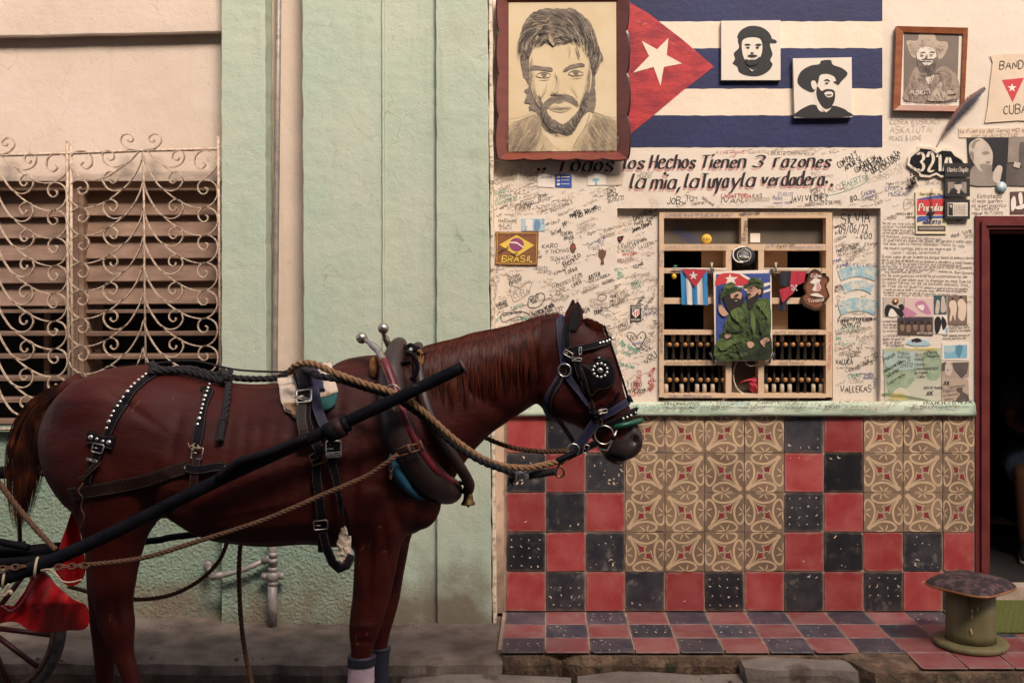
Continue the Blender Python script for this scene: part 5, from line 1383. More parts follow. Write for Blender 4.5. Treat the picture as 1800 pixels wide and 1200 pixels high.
card('old_photograph', [(1700, 242), (1840, 240), (1842, 328), (1704, 325)], 'black and white photograph of an elderly bearded man resting chin on hand, above the doorway', 'photograph', Q_g1,
 [(3, [(1700, 242), (1772, 242), (1768, 326), (1704, 325)]), (1, [(1704, 325), (1706, 300), (1716, 290), (1736, 296), (1752, 308), (1756, 322), (1758, 326)], 3), (2, [(1712, 246), (1724, 243), (1736, 252), (1744, 266), (1745, 280), (1742, 296), (1732, 303), (1720, 298), (1710, 284), (1704, 270), (1704, 254)], 4),
  (1, [(1722, 290), (1734, 288), (1744, 292), (1741, 302), (1730, 304)], 3), (1, [(1726, 268), (1736, 266), (1740, 270), (1730, 272)], 2), (1, [(1706, 266), (1712, 270), (1711, 284), (1705, 276)], 3), (2, [(1746, 304), (1754, 291), (1762, 294), (1760, 308), (1756, 322), (1746, 318)], 3), (1, [(1733, 284), (1742, 284), (1738, 287)], 2), (1, [(1724, 246), (1716, 250), (1712, 262), (1708, 254), (1714, 246)], 2),
  (1, [(1773, 242), (1840, 241), (1841, 280), (1771, 286)]), (0, [(1792, 254), (1800, 250), (1804, 262), (1800, 290), (1792, 290)], 3), (2, [(1783, 284), (1794, 286), (1792, 296), (1781, 293)])], [Q_g1, Q_g2, Q_g3, Q_k], y=-.005)
mg = thing('round_magnet', W(1760, 333, D0 - .012), 'small round pale blue badge pinned under the old photograph', 'badge'); mb = MB(); mb.lathe([(.0265, 0), (.0275, -.004), (.022, -.010), (.0, -.012)], W(1760, 329, D0 - .006), 'y', 20); mb.build('disc', mat('map_blue', (.18, .30, .38), .4, (.42, .44, .38), 40), mg)
card('flower_photo', [(1776, 337), (1840, 336), (1840, 376), (1776, 376)], 'small dark photograph with white petals beside the door top', 'photograph', c_('brown_print', .10, .045, .035), [(0, [(1778, 350), (1784, 345), (1786, 362), (1779, 372), (1777, 362)], 3), (0, [(1790, 342), (1796, 339), (1798, 356), (1793, 360)], 3), (0, [(1784, 364), (1796, 360), (1812, 352), (1800, 366), (1788, 368)], 3)], [K_wht], y=-.004)
for n_, po_, a_, m_, l_, k_ in ((160, [(1592, 178), (1598, 150), (1608, 124), (1640, 126), (1660, 118), (1680, 134), (1680, 178)], 1.2, MATS['sepia_dark'], 12, 21), (50, [(1592, 178), (1598, 150), (1608, 124), (1640, 126), (1660, 118), (1680, 134), (1680, 178)], 1.0, MATS['sepia_light'], 10, 22), (60, [(1597, 74), (1620, 62), (1640, 62), (1664, 76), (1654, 96), (1630, 82), (1606, 94)], .1, MATS['sepia_mid'], 9, 23), (70, [(1615, 108), (1622, 112), (1640, 108), (1647, 106), (1640, 130), (1628, 132)], 1.5, c_('sepia_black', .07, .05, .04), 6, 24)):
    strokes(n_, po_, (lambda a: (lambda x, y: a + noise.noise(Vector((x, y, 0)) * .06) * 2))(a_), m_, .6, l_, k_, pc, -.0285, 'print_strokes')
flat(pc, 'face_details', [(0, [(1618, 93), (1623, 91.5), (1627, 93.5), (1622, 94)]), (0, [(1634, 93), (1638, 91), (1643, 92.5), (1638, 93.6)]), (1, [(1629, 94), (1632, 101), (1628, 102.5)]), (0, [(1618, 106), (1624, 103), (1630, 104), (1637, 103), (1643, 106), (1636, 106), (1625, 106.5)])], [MATS['sepia_black'], MATS['sepia_mid']], y=-.0292, step=.0002)
# quill
ft = thing('feather', W(1650, 258, D0 - .03), 'long dark feather stuck behind the house number plate, pointing up right', 'feather')
path = cr([(1646, 259), (1656, 240), (1670, 218), (1686, 196), (1700, 180), (1714, 168), (1728, 157)], 8)
mb = MB(); mb.tube([W(a, b, D0 - .035) for a, b in path], [.0022 - .0016 * i / len(path) for i in range(len(path))], 6); mb.build('shaft', mat('quill', (.16, .06, .025), .5), ft)
for side, m_, w0 in ((1, mat('feather_vane', (.012, .012, .028), .45), 9), (-1, mat('feather_brown_vane', (.14, .045, .025), .6), 6)):
    mb = MB()
    for i in range(10, len(path) - 1):
        for q in range(3):
            t = (i + q / 3) / len(path); a, b = path[i]; a2, b2 = path[i + 1]; a += (a2 - a) * q / 3; b += (b2 - b) * q / 3
            dx, dy = a2 - path[i][0], b2 - path[i][1]; l = math.hypot(dx, dy); dx /= l; dy /= l; nx, ny = -dy * side, dx * side
            ww = w0 * 1.15 * (sin(pi * min(1, max(0, (t - .2) / .8)) ** .8) ** .6) * rnd.uniform(.75, 1.1) + .5; fw = 9 * (1 - t * .4)
            y_ = D0 - .035 - rnd.uniform(0, .003)
            p0, p1, p2 = W(a, b, y_), W(a + nx * ww + dx * fw, b + ny * ww + dy * fw, y_ - .004 * side), W(a + dx * 4.5, b + dy * 4.5, y_); mb.add([p0, p1, p2], [(0, 1, 2)], 0)
    mb.build('vane', m_, ft)
dc = thing('dried_flower_bunch', W(1607, 330, D0 - .02), 'dark dried bunch hanging from the left end of the number plate', 'ornament'); mb = MB()
for i in range(60): 
    t = rnd.random(); mb.ball(W(1606 + rnd.gauss(0, 5.5 * (1 - t * .7)), 303 + t * 26, D0 - .018 - rnd.uniform(0, .012)), rnd.uniform(.003, .006), 0, 5)
mb.build('seed_heads', mat('dried_brown', (.035, .018, .012), .9, (.09, .045, .03), 60), dc); mb = MB(); mb.tube([W(1605, 280, D0 - .018), W(1606, 303, D0 - .018)], .0012, 5); mb.build('string', Q_k, dc)
rc = thing('rosary', W(1636, 386, D0 - .016), 'small dark bead rosary with cross hanging over the shop sign', 'rosary'); mb = MB()
for i in range(14): mb.ball(W(1637 + sin(i * .9) * 1.2, 333 + i * 2.6, D0 - .016), .003, 0, 6)
mb.build('beads', Q_k, rc); mb = MB(); mb.wbox(1635.5, 366, 1638.5, 386, -.018, -.014); mb.wbox(1631, 372, 1643, 375.5, -.0185, -.0135); mb.build('cross', Q_k, rc)
card('leaflet', [(945, 306), (974, 307), (974, 330), (945, 328)], 'small white leaflet under the dots of the motto', 'leaflet', K_wht, y=-.003, texts=(('plumeria', 952, 313, 4, 0, 18, K_nav, .8),))
bl = card('leaflet', [(976.5, 307), (1005, 307), (1005, 330), (976, 329)], 'small blue printed leaflet with white lines beside the white one', 'leaflet', c_('leaflet_blue', .035, .08, .36), [(0, [(979, 309), (984, 309), (984, 313), (979, 313)]), (0, [(986, 310), (1002, 310), (1002, 312), (986, 312)]), (0, [(979, 316), (984, 316), (984, 319), (979, 319)]), (0, [(986, 316), (1000, 316), (1000, 317), (986, 317)]), (0, [(979, 322), (984, 322), (984, 326), (979, 326)]), (0, [(986, 323), (1001, 323), (1001, 324), (986, 324)])], [K_wht], y=-.003)
card('leaflet', [(1033, 305), (1065, 306), (1065, 325), (1033, 326)], 'white card with pale blue emblem below the word Todos', 'card', K_wht, [(0, [(1041, 318), (1044, 313), (1048, 314), (1052, 313), (1054, 317), (1049, 319), (1050, 325), (1046, 325), (1046, 319)])], [K_sky], y=-.003)
card('paper_slip', [(1065, 306), (1098, 305), (1094, 325), (1065, 326)], 'plain beige paper slip right of the emblem card', 'paper slip', c_('beige_paper', .60, .47, .36), y=-.0028)
card('banknote', [(917, 384), (957, 384), (958, 406), (917, 406)], 'pale blue foreign banknote stuck above the brown patch', 'banknote', K_lbl, [(0, [(924, 385), (936, 385), (936, 405), (924, 405)]), (1, [(940, 387), (948, 387), (950, 395), (947, 404), (939, 403)], 3)], [K_wht, c_('note_blue', .16, .26, .38)], y=-.003, texts=(('2', 952, 393, 7, 0, 4, K_blu, 1.1), ('2', 922, 404, 6, 0, 4, K_blu, 1)))
br = card('brasil_patch', [(871, 407), (900, 408), (925, 407), (947, 407), (946, 436), (945, 466), (915, 466), (870, 465), (872, 436)], 'brown stitched patch with yellow diamond and purple disc reading BRASIL', 'patch', mat('brown_felt', (.20, .075, .035), .9, (.25, .10, .045), 60, bump=.5, bscale=200, bdist=.001),
 [(0, [(878, 430), (908, 413), (939, 431), (909, 450)]), (1, [(908 + 13 * cos(2 * pi * i / 20), 430 + 12 * sin(2 * pi * i / 20)) for i in range(20)]), (2, [(896, 425), (908, 425), (921, 434), (920, 436), (908, 428), (896, 427)])], [K_yel, c_('print_purple', .26, .055, .13), K_wht], y=-.006, th=.005, texts=(('BRASIL', 882, 460, 10, 0, 54, K_yel, 2.4), ('Gabriel', 876, 447, 5, 30, 22, I_blk, 1.1), ('Jose Maria', 888, 456, 5, 24, 24, I_blk, 1.1)))
scrw = [(873.5, 409.5), (908, 409.5), (944, 410), (943, 436), (942.5, 463), (908, 463.5), (873, 462.5), (874, 436)]
mb = MB(); q = [W(a, b, D0 - .0125) for a, b in scrw + scrw[:1]]; mb.ribbon(q, .0022); mb.build('stitching', K_yel, br)
tr = thing('cup_sticker', W(1059, 466), 'brown trophy-cup shaped sticker on the graffiti wall', 'sticker'); flat(tr, 'cut_out', [(0, [(1053, 438), (1056, 440), (1059, 437), (1063, 441), (1066, 438), (1065, 448), (1061, 456), (1062, 464), (1056, 464), (1057, 456), (1052, 449)])], [c_('tr_brown', .15, .07, .04)], y=-.004, th=.003)
tr = thing('cup_sticker', W(1007, 444), 'small brown and pink crest sticker left of the cup sticker', 'sticker'); flat(tr, 'cut_out', [(0, [(1003, 430), (1007, 426), (1011, 429), (1013, 437), (1009, 444), (1005, 443), (1002, 437)]), (1, [(1005, 433), (1010, 433), (1008, 438)])], [c_('tr_brown', .15, .07, .04), K_red], y=-.004, th=.003)
NYq = NY
st = card('club_sticker', [(1108, 536), (1127, 536), (1127, 565), (1108, 565)], 'black club sticker with red and white striped shield', 'sticker', Q_k, [(0, [(1111, 543), (1124, 543), (1124, 552), (1117.5, 559), (1111, 552)]), (1, [(1112, 544), (1123, 544), (1123, 551), (1117.5, 557), (1112, 551)]), (2, [(1114.5, 549), (1116, 548), (1116, 555), (1114.5, 554)]), (2, [(1118, 547), (1119.5, 546), (1119.5, 555), (1118, 556)]), (2, [(1121, 545), (1122.5, 544), (1122.5, 551), (1121, 553)]), (3, [(1112, 544), (1117, 544), (1112, 550)])], [K_wht, K_wht, K_red, K_blu], y=NY - .003, texts=(('NUESTRO', 1109, 541.5, 3.6, 0, 17, K_wht, .9), ('ESCUDO', 1110, 563.5, 3.2, 0, 15, K_wht, .9)))
mb = MB(); flat(thing('heart_sticker', W(1092, 425, D0 + NY), 'tiny dark heart badge on the left of the window niche', 'sticker'), 'cut_out', [(0, [(1084, 417), (1088, 416), (1091, 415), (1097, 414), (1095, 420), (1090, 427), (1086, 424)]), (1, [(1087, 420), (1092, 418), (1090, 422)])], [Q_k, K_red], y=NY - .003, th=.002)
# banknote fans on the right jamb
K_cy = mat('note_cyan', (.30, .46, .50), .7, (.62, .58, .48), 26, .4, .6, world=True, col3=(.10, .22, .30), n3=60, t3=.55)
for (cy_, lb) in ((478, 'topmost'), (502, 'middle'), (536, 'lowest and palest')):
    t_ = thing('banknote', W(1508, cy_ + 14, D0 + NY), f'pale blue banknote curved like a fan on the niche side, {lb} of three', 'banknote', group='banknotes glued on the niche side')
    w_, h_ = ((36, 18) if cy_ != 502 else (28, 15)); w_, h_ = (w_, h_ + 4) if cy_ == 536 else (w_, h_)
    up = [(1508 + s * w_, cy_ + (s * s) * 8 - h_ / 2 - 2) for s in (-1, -.6, -.2, .2, .6, 1)]; dn = [(1508 + s * w_ * .82, cy_ + (s * s) * 8 + h_ / 2 - 1) for s in (1, .6, .2, -.2, -.6, -1)]
    flat(t_, 'note', [(0, up + dn)], [K_cy], y=NY - .003, th=.0015)
# photographs and cards lower right
def pic(quad, lb, base, blobs, mats, cat='photograph', name='stuck_photograph', **k): return card(name, quad, lb, cat, base, [(a, b, 3) for a, b in blobs], mats, y=-.003, **k)
pic([(1553, 522), (1588, 522), (1588, 556), (1553, 556)], 'small black and white photograph of a folded skirt figure, leftmost in the row', c_('pale_print', .52, .42, .34), [(0, [(1556, 540), (1562, 535), (1574, 540), (1586, 546), (1588, 556), (1580, 555), (1570, 545), (1560, 556), (1555, 552)]), (2, [(1566, 542), (1574, 548), (1576, 556), (1562, 556)]), (0, [(1580, 536), (1588, 535), (1588, 545), (1582, 543)])], [Q_k, Q_g2, K_wht])
cn = thing('coin', W(1574, 534), 'small brown coin above the leftmost photograph', 'coin'); mb = MB(); mb.lathe([(.0145, 0), (.0155, -.002), (.0155, -.0035), (.012, -.0042), (.0, -.0042)], W(1574, 529, D0 - .004), 'y', 18); mb.build('disc', mat('copper', (.34, .17, .07), .4, (.22, .10, .04), 80, metal=.5), cn)
pic([(1590, 523), (1641, 524), (1640, 557), (1590, 556)], 'pink and cream faded print second in the row', c_('pink_print', .66, .46, .42), [(0, [(1590, 540), (1600, 544), (1612, 552), (1600, 557), (1590, 556)]), (0, [(1608, 534), (1622, 528), (1632, 540), (1636, 552), (1620, 548)]), (1, [(1612, 538), (1624, 536), (1622, 546)])], [c_('magenta_print', .50, .20, .30), K_wht])
pic([(1642, 519), (1664, 519), (1664, 552), (1642, 552)], 'small dark teal photograph with two pale figures', c_('teal_print', .045, .085, .10), [(0, [(1646, 530), (1649, 527), (1652, 532), (1650, 550), (1644, 550)]), (0, [(1655, 524), (1658, 520), (1661, 526), (1663, 546), (1654, 548)])], [Q_g3])
pic([(1666, 519), (1700, 519), (1700, 570), (1666, 570)], 'sepia photograph of two standing men in white, rightmost of the row', c_('sepia_print', .20, .125, .09), [(0, [(1668, 536), (1672, 528), (1680, 530), (1682, 542), (1680, 554), (1679, 564), (1675, 553), (1672, 564), (1669, 562), (1671, 546)]), (0, [(1683, 532), (1690, 524), (1697, 532), (1699, 540), (1696, 560), (1690, 564), (1684, 556), (1685, 542)]), (1, [(1672, 526), (1675, 523), (1677, 527)]), (1, [(1686, 523), (1690, 520), (1691, 525)])], [K_pap, Q_k])
pic([(1578, 558), (1640, 558), (1640, 590), (1578, 588)], 'brown photograph of five young faces in a row', c_('brown_dark_print', .075, .045, .032), [(0, [(x - 4, 572 + d), (x, 567 + d), (x + 4, 572 + d), (x + 3, 580 + d), (x, 582 + d), (x - 3, 580 + d)]) for x, d in ((1586, 0), (1597, 2), (1609, -1), (1621, 1), (1633, 0))] + [(1, [(x - 4, 570), (x, 564), (x + 4, 570), (x, 569)]) for x in (1586, 1597, 1609, 1621, 1633)], [c_('face_print', .24, .15, .10), Q_k], texts=(('Una nueva ilusion *', 1580, 564, 5, 2, 52, K_nav, 1), ('INVITACION', 1612, 588, 5, 0, 26, K_pap, 1)))
pic([(1642, 554), (1665, 554), (1666, 588), (1642, 586)], 'torn black and white photograph below the dark teal one', K_wht, [(0, [(1643, 562), (1650, 556), (1655, 566), (1650, 584), (1644, 584)]), (0, [(1656, 556), (1662, 562), (1664, 572), (1658, 580), (1655, 568)]), (1, [(1662, 578), (1666, 576), (1665, 588)])], [Q_k, K_sky])
pic([(1591, 604), (1600, 597), (1618, 594), (1632, 600), (1636, 606), (1624, 608), (1606, 608)], 'blue and white curved paper cut-out with the word Trova', c_('ice_blue', .36, .50, .55), [(0, [(1602, 597), (1614, 594), (1620, 600), (1606, 602)])], [Q_k], texts=(('Trova', 1605, 606, 5, 0, 14, K_wht, 1),), name='paper_cut_out', cat='paper')
po = card('wall_poster', [(1553, 612), (1654, 611), (1654, 706), (1640, 707), (1556, 705)], 'faded green music poster covered in handwriting by the door', 'poster', mat('poster_green', (.44, .46, .33), .75, (.56, .52, .40), 5, .35, .65, world=True),
 [(0, [(1556, 640), (1580, 620), (1600, 630), (1610, 660), (1590, 684), (1562, 690)], 3), (0, [(1622, 620), (1652, 622), (1652, 662), (1630, 664)], 3), (1, [(1570, 690), (1584, 680), (1600, 692), (1592, 702), (1574, 704)], 3), (2, [(1556, 690), (1600, 696), (1640, 705), (1600, 701), (1556, 695)], 3), (3, [(1556, 614), (1600, 612), (1620, 640), (1600, 650), (1560, 646)], 3)],
 [c_('poster_leaf', .26, .34, .22, world=True, col2=(.36, .42, .28), nscale=30), c_('poster_cream', .62, .56, .40), c_('poster_dark', .20, .24, .12), c_('poster_sky', .42, .50, .46, world=True, col2=(.34, .44, .36), nscale=16)], y=-.004,
 texts=(('GUAJIRA GUANTANAMERA', 1559, 616, 5, 0, 88, K_yel, 1.4), ('Juanita', 1566, 695, 5, 2, 22, K_yel, 1.3), ('Guantanamera', 1563, 702, 5, 2, 32, K_yel, 1.3), ('Pablo', 1578, 624, 6, 2, 20, I_blk, 1), ('Patricia', 1578, 630, 5, 2, 22, I_blk, 1), ('Gomez 22', 1578, 637, 5, 2, 22, I_blk, 1), ('22.02.22', 1582, 645, 6, 2, 22, I_blk, 1.2), ('28/5/22', 1608, 627, 6, 2, 22, I_blk, 1.1), ('MARIO', 1608, 634, 5, 2, 16, I_blk, 1), ('Heidy', 1608, 643, 6, 2, 18, I_blk, 1), ('Caminos', 1608, 650, 5, 2, 22, I_blk, 1), ('de Palma', 1608, 657, 5, 2, 22, I_blk, 1), ('CUBA', 1612, 664, 5, 2, 14, I_blk, 1), ('Marta', 1631, 622, 6, 2, 16, I_blk, 1), ('Margarita', 1631, 628, 5, 2, 20, I_blk, 1), ('MEXICO', 1631, 650, 5, 2, 18, I_blk, 1), ('JERO DE MADRID', 1623, 683, 4, 0, 34, I_blk, 1), ('JOE', 1628, 694, 6, 2, 12, I_blk, 1.5), ('Manuel', 1556, 634, 7, 26, 20, I_blk, 1), ('HASTA LA VICTORIA', 1556, 654, 5, 28, 34, I_blk, 1.1), ('SIEMPRE', 1560, 664, 5, 30, 24, I_blk, 1.1), ('Luca e Marta', 1562, 676, 5, 30, 34, I_blk, 1)))
card('stuck_print', [(1656, 602), (1704, 602), (1704, 633), (1656, 633)], 'cream bordered blue print beside the green poster', 'print', K_wht, [(0, [(1660, 607), (1700, 606), (1700, 629), (1660, 630)]), (1, [(1682, 607), (1692, 608), (1690, 620), (1686, 629), (1680, 620)], 3), (2, [(1661, 608), (1678, 608), (1676, 618), (1662, 620)], 3)], [K_sky, c_('deep_cyan', .09, .24, .32), K_lbl], y=-.003)
card('stuck_photograph', [(1655, 637), (1704, 636), (1703, 662), (1690, 665), (1655, 664)], 'torn photograph of a moustached face beside the green poster', 'photograph', c_('dusty_print', .40, .30, .24), [(0, [(1656, 638), (1664, 637), (1660, 652), (1655, 650)], 2), (1, [(1662, 640), (1670, 638), (1674, 648), (1670, 660), (1662, 656)], 3), (0, [(1663, 650), (1668, 649), (1667, 652)], 0), (0, [(1674, 637), (1703, 636), (1700, 656), (1690, 664), (1678, 650)], 0)], [Q_g1, Q_g3], y=-.003)
card('stuck_photograph', [(1655, 664), (1702, 666), (1704, 704), (1655, 706)], 'handwritten card with a dark torn corner, lowest by the door', 'photograph', c_('dusty_print2', .46, .34, .26), [(0, [(1682, 682), (1692, 680), (1692, 688), (1702, 694), (1704, 704), (1678, 706), (1688, 692), (1680, 686)], 0)], [Q_g1], y=-.0035, texts=(('JOE', 1658, 676, 6, 0, 11, I_blk, 1.6), ('Comandante', 1666, 682, 4, 6, 30, I_mid, .8), ('Paquita', 1658, 690, 7, 8, 20, I_mid, .9), ('en memoria', 1658, 697, 4, 8, 26, I_mid, .8), ('siempre', 1660, 703, 4, 4, 16, I_mid, .8)))
# ------------------------------------------------------------ things hung on the window
Yh = -.0
cb = thing('star_flag', W(1220, 540, D0 + .0), 'small blue and white striped star flag clipped to the window, hanging vertically', 'flag')
def cloth(par, name, quad, m, y, nx=14, nz_=14, amp=.004, fr_=9, shp=None):
    a, b, c, d_ = quad; mb = MB(); v = []
    for j in range(nz_ + 1):
        for i in range(nx + 1):
            u, w = i / nx, j / nz_; px = (a[0] * (1 - u) + b[0] * u) * (1 - w) + (d_[0] * (1 - u) + c[0] * u) * w; py = (a[1] * (1 - u) + b[1] * u) * (1 - w) + (d_[1] * (1 - u) + c[1] * u) * w
            p = W(px, py, D0 + y); p.y = y + sin(px * fr_ / 20 + w) * amp * (.4 + w); v.append(p)
    mb.add(v, [(j * (nx + 1) + i, (j + 1) * (nx + 1) + i, (j + 1) * (nx + 1) + i + 1, j * (nx + 1) + i + 1) for j in range(nz_) for i in range(nx)], 0, True)
    return mb.build(name, m, par)
c_sky = mat('flag_blue_cloth', (.035, .20, .42), .7); c_wh = mat('flag_white_cloth', (.62, .55, .50), .7); c_rd = mat('flag_red_cloth', (.42, .02, .04), .7)
for k, m_ in enumerate((c_sky, c_wh, c_sky, c_wh, c_sky)):
    x0_, x1_ = 1196 + k * 9.4, 1196 + (k + 1) * 9.4; cloth(cb, 'stripe', ((x0_, 474), (x1_, 474), (x1_ + 2.5, 536 + (k == 4) * 1), (x0_ + 2.5, 535)), m_, Yh, 4, 14)
flat(cb, 'triangle', [(0, [(1198, 473), (1243, 474), (1222, 505)])], [c_rd], y=Yh - .006); flat(cb, 'star', [(0, [(1219, 476), (1221, 482), (1227, 482), (1222, 486), (1224, 491), (1219, 488), (1214, 491), (1216, 486), (1211, 482), (1217, 482)])], [c_wh], y=Yh - .0075)
ps = thing('wall_poster', W(1306, 636, D0 - .01), 'colour poster of two bearded men in green uniforms and hats, clipped to the window', 'poster')
cloth(ps, 'sheet', ((1254, 477), (1356, 474), (1358, 633), (1257, 636)), K_wht, -.010, 10, 10, .002, 3)
q_navy = c_('poster_navy', .035, .055, .22, world=True, col2=(.05, .085, .30), nscale=20); q_ol = mat('poster_olive', (.050, .080, .022), .5, (.080, .118, .034), 22, .35, .65, world=True, stretch=(1, 1, .6)); q_ol2 = mat('poster_olive_dark', (.018, .03, .012), .5, (.035, .05, .02), 40, world=True); q_sk = c_('poster_skin', .52, .30, .20); q_bd = c_('poster_beard', .018, .012, .010)
flat(ps, 'print', [(0, [(1259, 482), (1354, 480), (1354, 630), (1259, 632)]),
 (1, [(1259, 490), (1268, 481), (1290, 480), (1310, 486), (1316, 498), (1296, 502), (1276, 498), (1259, 502)], 3), (2, [(1283, 481), (1286, 487), (1297, 487), (1290, 492), (1294, 499), (1285, 495), (1276, 499), (1279, 491), (1275, 488), (1281, 487)], 0),
 (2, [(1298, 480), (1308, 483), (1324, 491), (1338, 489), (1326, 494), (1312, 490)], 3), (2, [(1338, 500), (1354, 496), (1354, 500), (1342, 504)], 3), (2, [(1340, 512), (1354, 507), (1354, 511), (1342, 515)], 3), (2, [(1290, 502), (1312, 504), (1314, 512), (1302, 506)], 3),
 (3, [(1302, 630), (1304, 560), (1318, 540), (1326, 530), (1340, 524), (1354, 532), (1354, 592), (1340, 594), (1322, 596)], 3), (3, [(1259, 600), (1284, 590), (1318, 590), (1322, 610), (1310, 631), (1259, 632)], 3), (3, [(1270, 590), (1278, 560), (1284, 540), (1308, 530), (1318, 548), (1319, 570), (1316, 590), (1290, 594)], 4),
 (4, [(1274, 584), (1284, 568), (1280, 590), (1270, 594), (1264, 588)], 3), (4, [(1324, 592), (1340, 596), (1354, 588), (1354, 630), (1312, 631), (1306, 622)], 3), (4, [(1292, 560), (1306, 574), (1318, 572), (1306, 580)], 3), (4, [(1330, 560), (1340, 580), (1336, 590), (1326, 576)], 3), (4, [(1286, 610), (1300, 620), (1292, 622), (1280, 612)], 3), (4, [(1274, 618), (1290, 630), (1276, 631)], 0),
 (5, [(1318, 500), (1330, 498), (1336, 508), (1334, 520), (1326, 530), (1316, 528), (1313, 512)], 3), (6, [(1318, 524), (1326, 520), (1332, 514), (1334, 522), (1326, 532), (1322, 544), (1314, 542), (1314, 528)], 3), (6, [(1324, 500), (1336, 502), (1342, 512), (1338, 520), (1334, 510)], 3), (5, [(1334, 508), (1338, 510), (1336, 518), (1333, 516)], 3),
 (3, [(1306, 504), (1316, 498), (1318, 490), (1330, 488), (1341, 495), (1342, 506), (1332, 504), (1322, 502), (1310, 506)], 3),
 (6, [(1272, 518), (1284, 512), (1298, 510), (1306, 520), (1308, 530), (1300, 544), (1290, 552), (1280, 546), (1274, 532)], 4), (5, [(1284, 516), (1296, 512), (1304, 516), (1302, 526), (1296, 532), (1288, 530)], 3), (6, [(1284, 526), (1290, 524), (1300, 525), (1304, 530), (1298, 538), (1286, 538)], 3), (3, [(1266, 524), (1272, 510), (1272, 502), (1288, 496), (1294, 506), (1306, 504), (1296, 512), (1280, 518)], 3),
 (5, [(1263, 536), (1268, 536), (1278, 548), (1280, 552), (1272, 556), (1264, 548)], 3), (5, [(1273, 590), (1280, 587), (1286, 590), (1278, 595)], 3), (5, [(1313, 602), (1320, 600), (1326, 605), (1320, 612), (1314, 608)], 3), (5, [(1336, 600), (1348, 592), (1353, 598), (1345, 604), (1344, 610)], 3)],
 [q_navy, K_red, K_wht, q_ol, q_ol2, q_sk, q_bd], y=-.0135, step=.00035)
nd = lambda a: (lambda x, y: a + noise.noise(Vector((x, y, 0)) * .035) * 1.3)
q_olh = c_('poster_olive_highlight', .11, .155, .045); yp = -.0265
for n_, po_, a_, m_, w_, l_, sd_k in ((60, [(1320, 542), (1340, 526), (1353, 534), (1353, 590), (1330, 594), (1306, 580), (1304, 560)], 1.7, q_olh, .6, 9, 1), (60, [(1272, 588), (1280, 556), (1306, 534), (1317, 560), (1314, 588)], .9, q_olh, .8, 9, 2), (70, [(1260, 602), (1284, 592), (1316, 592), (1318, 608), (1306, 630), (1260, 631)], .5, q_olh, .8, 10, 3),
  (60, [(1320, 542), (1340, 526), (1353, 534), (1353, 590), (1330, 594), (1306, 580)], 1.8, q_ol2, .9, 9, 4), (60, [(1272, 588), (1280, 556), (1306, 534), (1317, 560), (1314, 588)], 1.1, q_ol2, .9, 9, 5), (60, [(1260, 602), (1284, 592), (1316, 592), (1318, 608), (1306, 630), (1260, 631)], .4, q_ol2, .9, 10, 6),
  (60, [(1308, 502), (1318, 490), (1332, 489), (1341, 498), (1330, 503)], .2, q_ol2, .6, 6, 7), (60, [(1270, 520), (1274, 502), (1290, 498), (1300, 506), (1284, 515)], -.5, q_ol2, .6, 6, 8), (40, [(1314, 504), (1322, 500), (1328, 506), (1322, 514)], 1.4, c_('poster_skin_shadow', .25, .11, .07), .5, 4, 9), (50, [(1342, 600), (1353, 596), (1354, 629), (1316, 630)], .2, q_bd, .8, 9, 10)):
    strokes(n_, po_, nd(a_), m_, w_, l_, sd_k, ps, yp, 'print_strokes')
flat(ps, 'print_folds', [(0, [(1322, 490), (1334, 491), (1340, 497), (1328, 495), (1318, 498)], 3), (0, [(1276, 503), (1288, 498), (1292, 503), (1280, 508)], 3), (0, [(1330, 533), (1344, 530), (1352, 540), (1350, 560), (1342, 548)], 3), (0, [(1284, 548), (1300, 540), (1308, 552), (1300, 566), (1290, 560)], 3), (0, [(1264, 606), (1286, 596), (1308, 598), (1290, 604), (1270, 616)], 3), (0, [(1322, 548), (1328, 566), (1326, 586), (1320, 570)], 3), (1, [(1316, 546), (1320, 566), (1318, 590), (1313, 570)], 3), (1, [(1280, 572), (1296, 578), (1312, 576), (1296, 584), (1280, 582)], 3), (1, [(1334, 574), (1346, 566), (1352, 578), (1342, 590)], 3), (1, [(1300, 604), (1312, 612), (1306, 628), (1296, 616)], 3)], [q_olh, q_ol2], y=-.0262, step=.00005)['kind'] = 'stuff'
flat(ps, 'print_details', [(0, [(1316, 505), (1321, 504), (1323, 506), (1318, 507)]), (0, [(1315, 502), (1323, 501), (1318, 503)]), (0, [(1311, 517), (1317, 515), (1322, 519), (1314, 520)]), (1, [(1313, 521), (1319, 521), (1315, 523.5)]), (0, [(1290, 519), (1297, 516), (1299, 519), (1293, 521)]), (2, [(1291, 528), (1297, 527.5), (1294, 530)]), (1, [(1268, 497), (1270, 520), (1267, 536), (1265, 536), (1266, 518)])], [q_bd, q_ol2, q_sk], y=-.0272, step=.0002)
rb = thing('red_black_flag', W(1390, 556, D0 + .01), 'red and black flag numbered 26 hanging from the window bar', 'flag')
cloth(rb, 'black_half', ((1372, 476), (1391, 476), (1388, 505), (1370, 500)), mat('flag_black_cloth', (.018, .018, .03), .8), .004, 6, 8); cloth(rb, 'red_half', ((1391, 476), (1417, 478), (1414, 496), (1387, 508)), c_rd, .004, 6, 8)
cloth(rb, 'red_half', ((1370, 509), (1404, 498), (1396, 514), (1375, 532)), c_rd, .0, 6, 8); cloth(rb, 'black_half', ((1372, 524), (1386, 522), (1380, 546), (1366, 546)), MATS['flag_black_cloth'], .006, 6, 8)
mb = MB(); write(mb, '26', 1391, 500, 9, -84, 11, 1.8, y=-.006, jit=0); mb.build('numerals', c_wh, rb)
wp = thing('carved_plaque', W(1433, 545, D0 - .0), 'carved brown wooden souvenir plaque with white relief figure and scroll edges', 'plaque')
